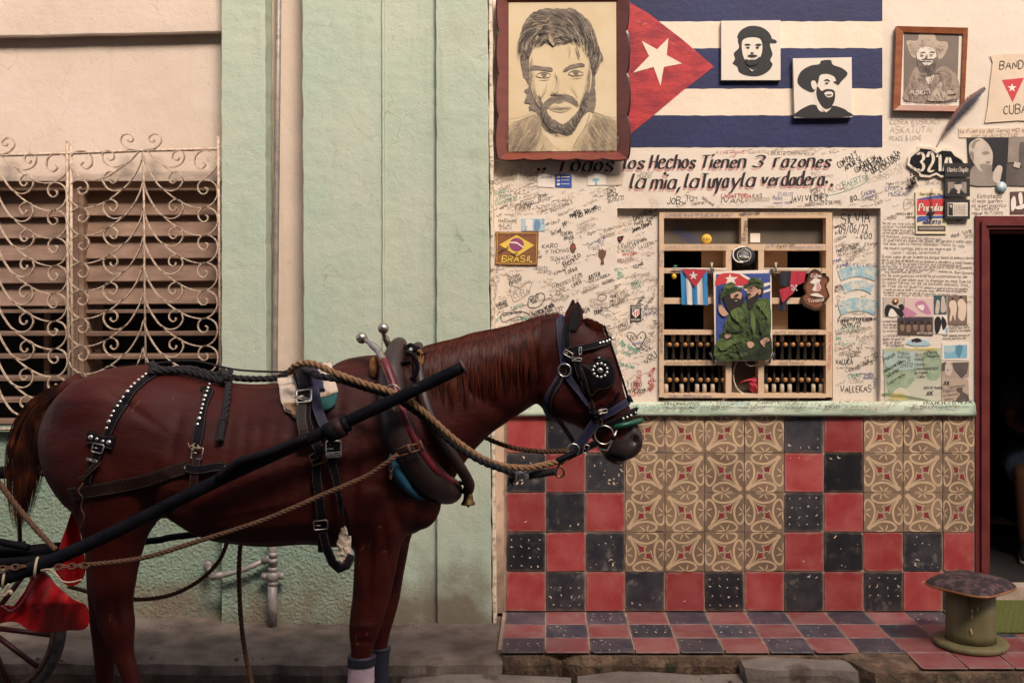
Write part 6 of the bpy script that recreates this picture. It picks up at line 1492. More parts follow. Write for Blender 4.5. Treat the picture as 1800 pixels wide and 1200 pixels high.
ol = cr([(1424, 478), (1432, 473), (1440, 476), (1446, 483), (1456, 486), (1458, 494), (1452, 500), (1456, 512), (1458, 522), (1450, 530), (1446, 542), (1434, 546), (1422, 542), (1412, 536), (1408, 524), (1416, 516), (1412, 504), (1418, 492)], 5, True); il = [(1434 + (a - 1434) * .84, 511 + (b - 511) * .86) for a, b in ol]
flat(wp, 'board', [(0, ol)], [mat('plaque_rim', (.045, .018, .010), .5)], y=-.004, th=.016); flat(wp, 'relief', [(0, il), (1, [(1429, 491), (1434, 487), (1438, 490), (1443, 492), (1440, 496), (1443, 504), (1440, 512), (1428, 510), (1432, 500), (1424, 497)], 3), (2, [(1436, 497), (1440, 499), (1442, 510), (1436, 512)], 3), (1, [(1424, 518), (1436, 515), (1448, 522), (1434, 521)], 3)], [mat('plaque_wood', (.24, .09, .04), .5, (.17, .055, .025), 18, stretch=(1, 1, 5)), K_wht, c_('pink_relief', .60, .30, .28)], y=-.0055, step=.002, th=0)
mb = MB(); write(mb, 'Cuba', 1425, 487, 6, 0, 18, 1.4, y=-.012); write(mb, 'Trinidad', 1420, 532, 6, 8, 28, 1.3, y=-.012, curve=-1); mb.build('lettering', K_wht, wp)
mb = MB(); mb.tube([W(1422, 479, D0), W(1421, 470, D0 + .02)], .001, 5); mb.tube([W(1444, 479, D0), W(1445, 470, D0 + .02)], .001, 5); mb.build('hanger', Q_k, wp, kind='stuff')
hs = thing('round_disc_ornament', W(1308, 468, D0 + .02), 'round black object with white ring lettering hung at the top centre of the window', 'disc')
mb = MB(); mb.lathe([(.056, .03), (.060, .012), (.056, .0), (.044, -.006), (.0, -.008)], W(1308, 450, D0 + .02), 'y', 28); mb.build('disc', Q_k, hs)
mb = MB(); mb.tube([W(1308 + 12 * cos(a), 449 + 11 * sin(a), D0 + .0115) for a in [2 * pi * i / 24 for i in range(24)]], .0016, 5, closed=True); write(mb, 'CAFE HABANA', 1299, 452, 4, -6, 18, .9, y=.0095); mb.build('ring_print', K_wht, hs)
mb = MB(); mb.tube([W(*p, D0 + .008) for p in cr([(1306, 461), (1296, 460), (1289, 452), (1290, 441), (1300, 435), (1310, 434)], 6)], .004, 8); mb.build('rim', K_wht, hs)
hc = thing('white_cable', W(1310, 694, D0 + .05), 'white cable looping down the centre panel of the window below the poster', 'cable'); mb = MB()
mb.tube([W(*p, D0 + .06) for p in cr([(1333, 440), (1331, 455), (1330, 475)], 6)], .0035, 8); mb.build('cable', c_('cable_white', .62, .52, .42), hc); mb = MB(); mb.tube([W(*p, D0 + .06) for p in cr([(1295, 636), (1290, 650), (1290, 668), (1297, 684), (1310, 692), (1326, 690), (1332, 684)], 6)], .0035, 8); mb.build('cable', MATS['cable_white'], hc)
mb = MB(); mb.tube([W(*p, D0 + .01) for p in cr([(1310, 637), (1318, 643), (1330, 641), (1334, 637)], 6)], .0025, 8); mb.build('cable', MATS['cable_white'], hc)
rs = thing('red_rag', W(1326, 692, D0 + .05), 'crumpled red rag tied at the bottom centre of the window', 'rag'); bm = bmesh.new(); bmesh.ops.create_icosphere(bm, subdivisions=3, radius=.028)
for v in bm.verts: v.co = Vector((v.co.x * .75, v.co.y * .7, v.co.z * 1.25)) + noise.noise_vector(v.co * 60) * .012
me = bpy.data.meshes.new('cloth'); bm.to_mesh(me); bm.free(); me.materials.append(c_rd); put(me, 'cloth', W(1325, 677, D0 + .045), rs)
mb = MB(); mb.tube([W(*p, D0 + .04) for p in cr([(1300, 673), (1310, 669), (1320, 666), (1330, 672), (1338, 680)], 5)], [.003, .004, .006, .008, .009, .008, .007] * 3, 6) if False else mb.tube([W(*p, D0 + .04) for p in ((1300, 673), (1310, 669), (1320, 667), (1332, 674), (1338, 680))], [.003, .005, .008, .007, .004], 6); mb.build('tie', c_rd, rs)
for (px, py, a, lb) in ((1251, 482, 20, 'upper left'), (1360, 482, -20, 'upper right'), (1252, 629, -24, 'lower left'), (1356, 629, 30, 'lower right')):
    t_ = thing('bulldog_clip', W(px, py + 12, D0 - .02), f'dark metal clip gripping the {lb} corner of the window poster', 'clip', group='clips holding the poster')
    for s in (-1, 1):
        mb = MB(); p = W(px, py, D0 - .018); dx, dzq = sin(radians(a + s * 7)), cos(radians(a + s * 7)); mb.tube([p - Vector((dx, 0, dzq)) * .030, p + Vector((dx, s * .004, dzq)) * .030], [.004, .006], 6, flat=.6); mb.build('jaw', c_('clip_dark', .03, .03, .03), t_)
for (px, x0_, x1_, lb) in ((1251, 1181, 1276, 'left'), (1364, 1345, 1422, 'right')):
    t_ = thing('hanging_rod', W((x0_ + x1_) / 2, 472, D0 + .0), f'thin white rod across the {lb} half of the window holding a flag', 'rod'); mb = MB(); mb.tube([W(x0_, 472, D0 + .004), W(x1_, 472.5, D0 + .004)], .0035, 8); mb.build('rod', K_wht, t_)
    t_ = thing('clothes_peg', W(px, 478, D0 - .01), f'pale green plastic peg on the {lb} window rod', 'peg', group='pegs on the window rods')
    for s in (-1, 1): mb = MB(); mb.tube([W(px - s * 1.5, 461, D0 - .006), W(px + s * 1.5, 479, D0 - .006)], [.003, .0025], 6); mb.build('leg', c_('peg_green', .35, .36, .24), t_)
cs = thing('yellow_smiley', W(1241, 428, D0 + .07), 'round yellow sticker on the upper left window pane', 'sticker'); mb = MB(); mb.lathe([(.026, 0), (.026, -.003), (.0, -.004)], W(1242, 420, D0 + .074), 'y', 22); mb.build('disc', c_('sun_yellow', .72, .44, .05), cs); mb = MB(); write(mb, 'CUBA', 1236, 422, 4, 0, 12, .9, y=.068); mb.build('lettering', Q_k, cs)
flat(thing('paper_note', W(1327, 427, D0 + .07), 'plain white square note on the upper right window pane', 'note'), 'sheet', [(0, [(1319, 410), (1336, 410), (1336, 426), (1319, 426)])], [K_wht], y=.072, th=.002)
mb = MB()
for s, x_, y_, a_ in (('Pueblo Alamo', 1186, 402, -28), ('Ser cubano', 1180, 408, -32), ('Carlos Diaz', 1194, 412, -26)): write(mb, s, x_, y_, 7, a_, 40, 1, y=.073)
mb.build('inscription', I_blu, window)
flat(thing('luggage_tag', W(1337, 456, D0 + .0), 'small paper tag with blue print beside the round black disc', 'tag'), 'tag', [(0, [(1333, 440), (1342, 440), (1342, 457), (1333, 457)]), (1, [(1334, 449), (1341, 449), (1341, 456), (1334, 456)])], [K_pap, K_lbl], y=.02, th=.002)
lm = thing('lemon_charm', W(1186, 491, D0 + .02), 'small yellow lemon charm with green leaf hanging left of the star flag', 'charm'); mb = MB(); mb.ball(W(1185, 486, D0 + .015), .013, 0, 10, (1, .8, 1.15)); mb.build('lemon', c_('lemon', .68, .38, .02), lm); mb = MB(); mb.ball(W(1187, 468, D0 + .015), .009, 0, 8, (1.2, .5, .7)); mb.tube([W(1186, 470, D0 + .015), W(1186, 482, D0 + .015)], .0012, 5); mb.build('leaf', c_('leaf_green', .02, .17, .07), lm)
# ------------------------------------------------------------ horse
HD = 3.97
M_coat = mat('bay_coat', (.040, .0047, .0030), .55, (.072, .0095, .0054), 5, .35, .75, bump=.5, bscale=70, bdist=.004, stretch=(.35, 1, 1), col3=(.027, .0034, .0026), n3=3.2, t3=.55, spec=.2, sheen=.0, rvar=.1, bump2=.6, b2scale=420)
M_mane = mat('chestnut_hair', (.024, .0042, .003), .42, (.105, .021, .009), 60, .38, .62, stretch=(4, 1, .25), spec=.14)
M_tail = mat('dark_tail_hair', (.018, .005, .004), .5, (.17, .045, .015), 16, .45, .7, stretch=(1, 1, .5), spec=.2)
M_muz = mat('dark_muzzle', (.020, .012, .012), .42, (.040, .024, .020), 30, bump=.4, bscale=90, bdist=.002)
M_hoof = mat('hoof', (.05, .035, .028), .6)
def H(px, py, lat=0): return W(px, py, HD - lat)
PARTS = []
def loft(sections, caps=True, seg=20):
    mb = MB(); n = len(sections)
    for ring in sections: mb.v += [tuple(p) for p in ring]
    fs = []
    for i in range(n - 1):
        for k in range(seg):
            l = (k + 1) % seg; fs.append((i * seg + k, i * seg + l, (i + 1) * seg + l, (i + 1) * seg + k))
    fs.append(tuple(range(seg - 1, -1, -1))); fs.append(tuple((n - 1) * seg + k for k in range(seg)))
    mb.f = fs; mb.m = [0] * len(fs); mb.sm = [True] * len(fs); return mb
def interp(rows, m=4): return cr(rows, m)
def ring(pt, pb, w, e=2.2, low=0, lat=0, seg=20):
    c = (pt + pb) / 2; u = (pt - pb) / 2; o = []
    for k in range(seg):
        a = 2 * pi * k / seg; ca, sa = cos(a), sin(a)
        s = lambda v: math.copysign(abs(v) ** (2 / e), v)
        ww = w * (1 - low * s(ca))
        o.append(c + u * s(ca) + Vector((0, -1, 0)) * (ww * s(sa)))
    return o
bodyparts = []
def addloft(rows, e=2.2, d=None, seg=20, m=4):
    "rows: (tx,ty,bx,by,halfwidth,low) in pixels at distance d"
    d = d or HD
    R = [ring(W(r[0], r[1], d), W(r[2], r[3], d), r[4], e, r[5], seg=seg) for r in interp(rows, m)]
    bodyparts.append(loft(R, seg=seg))
T_ = [(84, 758, 84, 776, .05, 0), (92, 728, 92, 808, .12, 0), (108, 699, 108, 848, .175, 0), (130, 674, 130, 885, .215, 0), (160, 657, 160, 905, .245, .1), (205, 644, 205, 915, .265, .1), (245, 640, 245, 912, .275, .1),
     (285, 643, 290, 903, .28, .12), (325, 653, 325, 915, .285, .14), (375, 668, 375, 940, .295, .16), (435, 674, 435, 952, .30, .16), (495, 670, 495, 955, .295, .16), (555, 652, 555, 952, .28, .18),
     (605, 638, 605, 958, .255, .22), (650, 629, 650, 955, .235, .28), (695, 625, 695, 948, .215, .28), (735, 640, 735, 934, .19, .2), (765, 690, 762, 908, .145, 0), (779, 760, 778, 880, .08, 0)]
addloft(T_, 2.25)
addloft([(640, 630, 700, 930, .17, .2), (690, 624, 765, 895, .17, .25), (742, 614, 806, 828, .145, .25), (805, 599, 852, 772, .115, .22), (870, 582, 900, 737, .098, .18), (930, 566, 945, 708, .088, .12), (985, 556, 962, 690, .082, .05), (1012, 562, 975, 680, .07, 0)], 2.1)
addloft([(985, 556, 945, 668, .055, -.1), (1020, 557, 943, 700, .085, -.1), (1056, 578, 955, 722, .102, -.1), (1076, 610, 972, 735, .104, -.05), (1087, 640, 992, 742, .094, 0), (1094, 668, 1016, 752, .078, 0), (1100, 694, 1036, 768, .064, 0), (1109, 718, 1048, 782, .056, 0),
         (1120, 742, 1056, 795, .055, .05), (1129, 762, 1064, 803, .057, .08), (1130, 782, 1072, 808, .052, .08), (1120, 799, 1084, 812, .035, 0), (1108, 806, 1092, 811, .015, 0)], 2.25)
addloft([(1060, 782, 1050, 770, .03, 0), (1080, 790, 1060, 802, .036, 0), (1092, 800, 1070, 811, .036, 0), (1099, 808, 1082, 817, .026, 0), (1100, 812, 1094, 817, .012, 0)], 2.0)
def leg(rows, lat, m=4):
    "rows: (py, left px, right px, lateral radius)"
    d = HD - lat; R = []
    for y, a, b, w in interp(rows, m):
        R.append(ring(W(b, y, d), W(a, y, d), w, 2.1, seg=20))
    bodyparts.append(loft(R, seg=20))
leg([(700, 130, 260, .09), (760, 98, 300, .13), (820, 104, 312, .145), (870, 121, 308, .135), (910, 137, 284, .115), (945, 148, 258, .09), (985, 152, 246, .072), (1025, 157, 239, .060), (1060, 163, 235, .052), (1090, 170, 238, .050), (1115, 178, 237, .043), (1145, 192, 236, .034), (1180, 209, 244, .031), (1240, 226, 256, .029), (1275, 230, 266, .036), (1295, 240, 274, .034), (1318, 250, 292, .042)], .135)
leg([(860, 130, 290, .10), (930, 148, 258, .085), (985, 151, 240, .068), (1030, 153, 228, .056), (1065, 155, 220, .050), (1090, 157, 214, .046), (1120, 162, 208, .036), (1160, 166, 202, .032), (1220, 168, 200, .032), (1245, 166, 206, .036), (1262, 172, 214, .034), (1280, 178, 226, .042)], -.135)
leg([(770, 610, 740, .08), (830, 604, 756, .10), (880, 608, 745, .11), (925, 617, 722, .095), (960, 621, 706, .078), (1000, 622, 698, .066), (1040, 620, 688, .056), (1075, 616, 678, .050), (1100, 613, 670, .048), (1122, 614, 663, .044), (1145, 617, 656, .036), (1180, 619, 652, .033), (1250, 620, 650, .032), (1285, 616, 655, .038), (1305, 622, 660, .034), (1325, 618, 670, .042)], .115)
leg([(860, 650, 750, .09), (925, 650, 730, .08), (960, 652, 720, .068), (1000, 652, 712, .060), (1045, 651, 704, .052), (1080, 650, 695, .047), (1105, 649, 688, .045), (1130, 650, 682, .038), (1160, 652, 679, .032), (1220, 653, 678, .030), (1245, 650, 682, .036), (1265, 655, 686, .034), (1283, 652, 694, .04)], -.115)
def blob(px, py, lat, r, sc):
    mb = MB(); mb.ball(H(px, py, lat), r, 0, 18, sc); bodyparts.append(mb)
blob(180, 735, .13, .17, (1.15, .7, .95)); blob(210, 800, .15, .17, (1.0, .62, 1.1)); blob(180, 735, -.13, .17, (1.15, .7, .95)); blob(210, 800, -.15, .17, (1.0, .62, 1.1))
blob(680, 800, .135, .17, (.75, .55, 1.15)); blob(680, 800, -.135, .17, (.75, .55, 1.15)); blob(735, 880, .07, .11, (.8, .8, 1)); blob(735, 880, -.07, .11, (.8, .8, 1)); blob(640, 905, .15, .10, (.9, .6, 1.1))
blob(985, 690, .055, .075, (.95, .6, 1.05)); blob(985, 690, -.055, .075, (.95, .6, 1.05)); blob(1056, 628, .062, .045, (1, .8, .7)); blob(1056, 628, -.062, .045, (1, .8, .7))
blob(1118, 773, .03, .036, (.8, .8, .95)); blob(1118, 773, -.03, .036, (.8, .8, .95)); blob(1060, 690, .055, .045, (1.6, .5, .6)); blob(660, 650, 0, .12, (1.4, .5, .5))
allm = MB()
for b_ in bodyparts: allm.add(b_.v, b_.f)
me = allm.mesh('body', M_coat)
tmp = bpy.data.objects.new('tmp', me); C.objects.link(tmp)
mo = tmp.modifiers.new('r', 'REMESH'); mo.mode = 'VOXEL'; mo.voxel_size = .011
ms = tmp.modifiers.new('s', 'SMOOTH'); ms.factor = .5; ms.iterations = 9
dg_ = bpy.context.evaluated_depsgraph_get(); ev = tmp.evaluated_get(dg_); bme = bpy.data.meshes.new_from_object(ev)
bpy.data.objects.remove(tmp); bpy.data.meshes.remove(me)
# anatomy in the surface: ribs, muscle lines, mouth, nostril, darker points
CAMP = Vector((0, -D0, CAMH))
cc = [v.co.copy() for v in bme.vertices]; nn = [v.normal.copy() for v in bme.vertices]
def pix(p): d = p.y + D0; return CXP + p.x * F / d, CYP + (CAMH - p.z) * F / d
def gs(x, y, cx, cy, sx, sy, rot=0):
    c_, s_ = cos(rot), sin(rot); u, v = (x - cx) * c_ + (y - cy) * s_, -(x - cx) * s_ + (y - cy) * c_
    return math.exp(-(u / sx) ** 2 - (v / sy) ** 2)
CR = [(288, 905, 40, 12, -.9, -.016), (262, 880, 12, 60, .25, -.014), (640, 960, 14, 40, 0, -.012), (622, 860, 9, 80, .05, -.012), (712, 935, 12, 60, -.45, -.010), (590, 760, 12, 90, .12, -.008),
      (300, 800, 10, 70, .2, -.010), (235, 720, 60, 8, .6, -.006), (200, 1040, 8, 50, .1, -.006), (230, 1000, 6, 45, .1, -.005), (650, 1010, 6, 60, .03, -.007), (680, 960, 5, 60, -.15, -.005), (1010, 660, 5, 46, -.5, -.006), (1035, 700, 42, 5, .75, -.006), (1070, 668, 30, 4, 1.1, .006),
      (1086, 806, 26, 3.2, .25, -.017), (1119, 774, 8, 10, .5, -.022), (1104, 752, 10, 20, .4, -.006), (945, 690, 9, 60, .35, -.010), (900, 640, 90, 10, .35, .004), (850, 700, 90, 12, .65, -.006), (970, 640, 8, 40, .2, -.006)]
CR += [(1040, 715, 3, 34, 1.2, .005), (1062, 700, 2.6, 30, .7, .005), (660, 1000, 2.6, 40, .1, .004), (690, 905, 3, 45, .4, .004), (220, 960, 2.6, 50, -.2, .004), (430, 900, 3, 90, 1.35, .003), (700, 860, 60, 9, .2, -.006), (150, 850, 8, 60, .2, -.006), (180, 1000, 5, 50, 0, -.005), (205, 1090, 6, 22, -.2, -.007), (228, 1060, 4, 26, 0, -.005), (640, 1100, 22, 5, 0, .005), (640, 1128, 22, 5, 0, -.005), (690, 640, 60, 10, .1, .005)]
for i in range(7): CR.append((400 + i * 26, 810 + i * 4, 5, 90, .10, -.0028))
for i, v in enumerate(bme.vertices):
    p, n = cc[i], nn[i]; x, y = pix(p); dsp = 0
    side = -n.y                                  # facing the viewer
    k = abs(side) ** .5
    for (cx, cy, sx, sy, ro, a) in CR:
        if abs(x - cx) < 170 and abs(y - cy) < 170:
            if p.y > HD - D0 + .02: xx, yy = x, y
            dsp += gs(x, y, cx, cy, sx, sy, ro) * a * k * 1.35
    dsp += noise.noise(p * 7) * .004 + noise.noise(p * 16) * .0012
    v.co = p + n * dsp
bme.materials.clear(); bme.materials.append(M_coat); bme.materials.append(M_muz); bme.materials.append(M_hoof)
for f in bme.polygons:
    f.use_smooth = True; x, y = pix(f.center)
    if (x - 1080) * .55 + (y - 735) * .85 > 34 + noise.noise(Vector((x, y, 0)) * .08) * 10 and x > 1040 and y > 730: f.material_index = 1
    if f.center.z < -.115: f.material_index = 2
bvh = BVHTree.FromPolygons([v.co for v in bme.vertices], [p.vertices[:] for p in bme.polygons])
horse = thing('horse', (H(430, 900).x, HD - D0, -.17), 'glossy dark bay horse in side view with blinkers, standing harnessed before the house walls', 'horse')
bo = bpy.data.objects.new('body', bme); link(bo, (0, 0, 0), horse)
bme.update()
def hit(px, py, lift=0):
    d = (W(px, py, 1.0) - CAMP).normalized(); l, n, i_, t = bvh.ray_cast(CAMP, d)
    if l is None:
        l, n, i_, t = bvh.find_nearest(W(px, py, HD)); 
    return l + n * lift, n
def top(px, lat, lift=0):
    p = H(px, 700, 0); o = Vector((p.x, HD - D0 - lat, 3)); l, n, i_, t = bvh.ray_cast(o, Vector((0, 0, -1)))
    return (l + n * lift, n) if l is not None else (p, Vector((0, 0, 1)))
# ears
def ear(pts, lat, dark):
    mb = MB(); R = []
    for (x, y, hw, t) in cr(pts, 4):
        c = H(x, y, lat); r = hw * HD / F; rg = []
        for k in range(12):
            a = 2 * pi * k / 12; rg.append(c + Vector((cos(a) * r, -sin(a) * t * (1 if sin(a) < 0 else .35), 0)))
        R.append(rg)
    m = loft(R, seg=12); m.m = [0] * len(m.f); o = m.build('ear', [M_coat], horse)
    mb = MB(); L_ = []; Rr = []
    for (x, y, hw, t) in cr(pts, 4)[3:-1]:
        c = H(x + dark, y, lat); L_.append(c + Vector((-hw * .62 * HD / F, -t - .002, 0))); Rr.append(c + Vector((hw * .62 * HD / F, -t - .002, 0)))
    n = len(L_); mid = [(a + b) / 2 + Vector((0, .008, 0)) for a, b in zip(L_, Rr)]
    mb.add(L_ + mid + Rr, [(i, i + 1, n + i + 1, n + i) for i in range(n - 1)] + [(n + i, n + i + 1, 2 * n + i + 1, 2 * n + i) for i in range(n - 1)], 0, True); mb.build('inner_ear', mat('ear_inside', (.006, .003, .003), .9), o)
ear([(1006, 592, 11, .03), (1007, 575, 14, .03), (1010, 557, 14.5, .026), (1013, 543, 10, .018), (1014.5, 535, 5, .01), (1015, 530, .8, .003)], .055, 1)
ear([(1002, 590, 10, .03), (1001, 572, 11, .03), (1003, 552, 10, .024), (1006, 540, 7, .016), (1007, 532, 4, .01), (1007, 526, .8, .003)], -.055, 0)
# nostril and eye
p, n = hit(1118, 774, -.004); mb = MB(); mb.ball(p, .017, 0, 12, (.8, .5, 1.15)); M_nos = mat('nostril_dark', (.012, .004, .004), .6); mb.build('nostril', M_nos, horse)
mb = MB(); mb.tube([hit(x, y, .0)[0] for x, y in cr([(1064, 794), (1074, 801), (1085, 805), (1096, 806.5), (1103, 806)], 4)], .0028, 6); mb.build('mouth_line', M_nos, horse); mb = MB(); mb.tube([hit(x, y, -.001)[0] for x, y in ((1084, 812), (1090, 813), (1096, 812))], .0045, 8); mb.build('lower_lip', mat('pink_lip', (.30, .12, .09), .5), horse)
p, n = hit(1052, 632, -.014); mb = MB(); mb.ball(p, .022, 0, 14, (1.1, .9, .85)); mb.build('eye', mat('horse_eye', (.01, .006, .005), .08), horse)
# hair
def hair(mb, path, w, lift=0):
    n = len(path); vs = []
    for i in range(n):
        a = path[max(0, i - 1)]; b = path[min(n - 1, i + 1)]; t = (b - a).normalized(); s = t.cross((CAMP - path[i]).normalized())
        s = s.normalized() if s.length > 1e-6 else Vector((1, 0, 0)); ww = w * (1 - (i / (n - 1)) ** 2 * .85) / 2
        vs += [path[i] + s * ww, path[i] - s * ww]
    mb.add(vs, [(2 * i, 2 * i + 1, 2 * i + 3, 2 * i + 2) for i in range(n - 1)], 0, True)
crest = cr([(738, 616), (771, 607), (805, 599), (833, 590), (880, 581), (903, 575), (935, 566), (957, 560), (985, 556)], 8)
def crest_at(x):
    for a, b in zip(crest, crest[1:]):
        if a[0] <= x <= b[0]: t = (x - a[0]) / (b[0] - a[0] + 1e-9); return a[1] + (b[1] - a[1]) * t
    return crest[-1][1]
mb = MB(); hr = random.Random(11)
nclump = 110; clumps = [(748 + (950 - 748) * (i + hr.random()) / nclump, hr.uniform(-6, 8), hr.uniform(.62, 1.12)) for i in range(nclump)]
for _ in range(3600):
    cx, cd, cl = hr.choice(clumps); x = cx + hr.gauss(0, 1.6); x = max(740, min(950, x))
    Lx = (62 + 50 * min(1, max(0, (x - 745) / 60)) - 12 * max(0, (x - 925) / 25)) * cl * hr.uniform(.75, 1.06); x1 = x - 3 + cd + (x - 850) * .0
    y0 = crest_at(x); pth = []; off = hr.uniform(.003, .017); ph = hr.uniform(0, 6)
    pth.append(H(x, y0 - 1, -.03) + Vector((0, 0, .004 + off * .3))); pth.append(H(x, y0 - 3, 0.01) + Vector((0, 0, .006)))
    for i in range(1, 10):
        t = i / 9; xx = x + (cx - x) * t * .5 + (x1 - x) * t * t + sin(t * 5 + ph) * .7; yy = y0 + 3 + Lx * t
        p, n = hit(xx, yy, off * (.6 + .5 * sin(pi * t)) + .002); pth.append(p)
    hair(mb, pth, hr.uniform(.0012, .003))
mb.build('mane', M_mane, horse)
mb = MB()
for _ in range(900):                              # clipped part of the mane and tuft at the withers
    if hr.random() < .8: x = hr.uniform(930, 982); l = hr.uniform(8, 15); y0 = crest_at(x) + 5; dx = hr.uniform(-3, 2)
    else: x = hr.gauss(741, 4); l = hr.uniform(4, 9); y0 = 617; dx = hr.uniform(-3, 3)
    lat = hr.uniform(-.02, .03); a = H(x, y0, lat); b = H(x + dx, y0 - l, lat * .6)
    hair(mb, [a, a.lerp(b, .5) + Vector((0, -.003, 0)), b], .002)
for _ in range(520):                              # forelock
    x = hr.gauss(1034, 8); a = H(x, 566 + (x - 1030) * .5, hr.uniform(-.03, .06)); q = hr.uniform(.5, 1)
    b = H(x + 12 * q + hr.uniform(-5, 12), 566 + (x - 1030) * .5 + hr.uniform(4, 26), hr.uniform(0, .07)); m_ = a.lerp(b, .5) + Vector((.012, -.01, .012)); hair(mb, [a, m_, b], .0022)
mb.build('forelock', M_mane, horse)
mb = MB(); tl_ = cr([(132, 674), (108, 686), (84, 708), (62, 740), (48, 780), (41, 835), (36, 890), (33, 938)], 6); tw = cr([(4,), (9,), (16,), (22,), (25,), (24,), (18,), (7,)], 6)
for _ in range(2600):
    s = hr.gauss(0, .5); s = max(-1, min(1, s)); t1 = hr.uniform(.55, 1.0) if hr.random() < .8 else hr.uniform(.35, .6); la = hr.gauss(0, .028); t0 = hr.uniform(0, .25) if hr.random() < .7 else hr.uniform(0, .5); N_ = int(len(tl_) * t1); n0 = int(len(tl_) * t0)
    pth = []; ph = hr.uniform(0, 6); k_ = hr.uniform(.85, 1.45)
    for i in range(n0, N_, 3):
        c_, w_ = tl_[i], tw[i][0]; a, b = tl_[max(0, i - 1)], tl_[min(len(tl_) - 1, i + 1)]; dx, dy = b[0] - a[0], b[1] - a[1]; l = math.hypot(dx, dy) or 1
        pth.append(H(c_[0] - dy / l * s * w_ * k_ + sin(i * .3 + ph) * 1.2, c_[1] + dx / l * s * w_ * k_, la * (w_ / 24) + .0))
    if len(pth) > 2: hair(mb, pth, hr.uniform(.0016, .003))
to = mb.build('tail', M_tail, horse); mb = MB()
mb.tube([H(*p) for p in ((142, 672), (120, 682), (98, 700), (80, 726), (66, 756))], [.040, .034, .030, .022, .008], 12, 0); mb.build('dock', M_coat, to)
# healed scrapes on the coat
M_scr = mat('scraped_skin', (.20, .075, .055), .7, (.11, .035, .025), 90)
mb = MB()
for (px, py, l, a) in ((236, 716, 10, 70), (243, 707, 7, 50), (632, 990, 6, 40), (638, 961, 10, 55), (650, 956, 8, 60), (676, 969, 8, 20), (668, 925, 4, 30), (625, 1122, 9, 85), (630, 1130, 6, 80), (645, 1112, 4, 70), (254, 1090, 3, 80), (194, 1085, 9, 80), (432, 812, 3, 60), (306, 700, 4, 20), (623, 968, 6, 10)):
    for q in range(int(l)):
        t = q / l - .5; x, y = px + t * l * 1.3 * cos(radians(a)) + hr.uniform(-1.2, 1.2), py - t * l * 1.3 * sin(radians(a)) + hr.uniform(-1.2, 1.2); p, n = hit(x, y, .0006)
        u = n.orthogonal().normalized(); w = n.cross(u); r = hr.uniform(.0012, .0032); mb.add([p + u * r * cos(b) * hr.uniform(.6, 1.2) + w * r * sin(b) * hr.uniform(.6, 1.2) for b in (0, 1.2, 2.4, 3.6, 4.9)], [(0, 1, 2, 3, 4)], 0)
mb.build('scrapes', M_scr, horse, kind='stuff')
# ------------------------------------------------------------ leg boots
def boot(rows, lat, nm, label, bands):
    t_ = thing(nm, W((rows[-1][1] + rows[-1][2]) / 2, rows[-1][0], HD - lat), label, 'leg boot', group='boots on the front legs')
    for (i0, i1, m_, g) in bands:
        rr = [r for r in cr(rows, 6)][i0:i1]; R = []
        for y, a, b, w in rr: 
            wob = sin(y * .9) * .4
            R.append(ring(W(b + g + wob, y, HD - lat), W(a - g - wob, y, HD - lat), w + g * .0022, 2.2, seg=20))
        loft(R, seg=20).build('cuff' if i0 == 0 else 'wrap', m_, t_)
bk_c = mat('boot_black', (.012, .012, .022), .6, bump=.3, bscale=60); 
boot([(1152, 615, 657, .039), (1164, 615, 655, .038), (1176, 615, 655, .037), (1200, 614, 655, .036), (1240, 615, 655, .035), (1270, 615, 655, .038)], .115, 'leg_boot', 'lilac leg boot with black top cuff on the near front leg', [(0, 9, bk_c, 4), (8, 30, mat('lilac_cloth', (.40, .27, .33), .75, (.46, .34, .36), 20, bump=.3, bscale=30), 3)])
boot([(1136, 654, 683, .034), (1142, 653, 683, .035), (1160, 652, 681, .034), (1200, 653, 681, .033), (1230, 653, 681, .034)], -.115, 'leg_boot', 'plain black leg boot on the far front leg', [(0, 6, bk_c, 4), (5, 24, bk_c, 3)])
# ------------------------------------------------------------ tack
L_blk = mat('black_leather', (.0045, .0035, .0055), .58, (.008, .006, .009), 30, bump=.35, bscale=90, bdist=.0015, spec=.1); L_brn = mat('dark_brown_leather', (.014, .006, .0055), .5, (.030, .012, .009), 12, bump=.4, bscale=70, bdist=.002, spec=.2)
L_navy = mat('navy_webbing', (.009, .009, .036), .7, (.014, .014, .052), 40, bump=.4, bscale=220, bdist=.001); L_edge = mat('stitching_thread', (.20, .13, .08), .8)
R_blk = mat('black_rope_fibre', (.008, .005, .007), .85, (.018, .012, .013), 80, bump=.5, bscale=300, bdist=.001); R_tan = mat('tan_rope_fibre', (.21, .105, .045), .85, (.30, .16, .075), 60, bump=.5, bscale=300, bdist=.001)
R_brn = mat('brown_rope_fibre', (.10, .045, .022), .85, (.15, .07, .035), 60, bump=.5, bscale=300, bdist=.001)
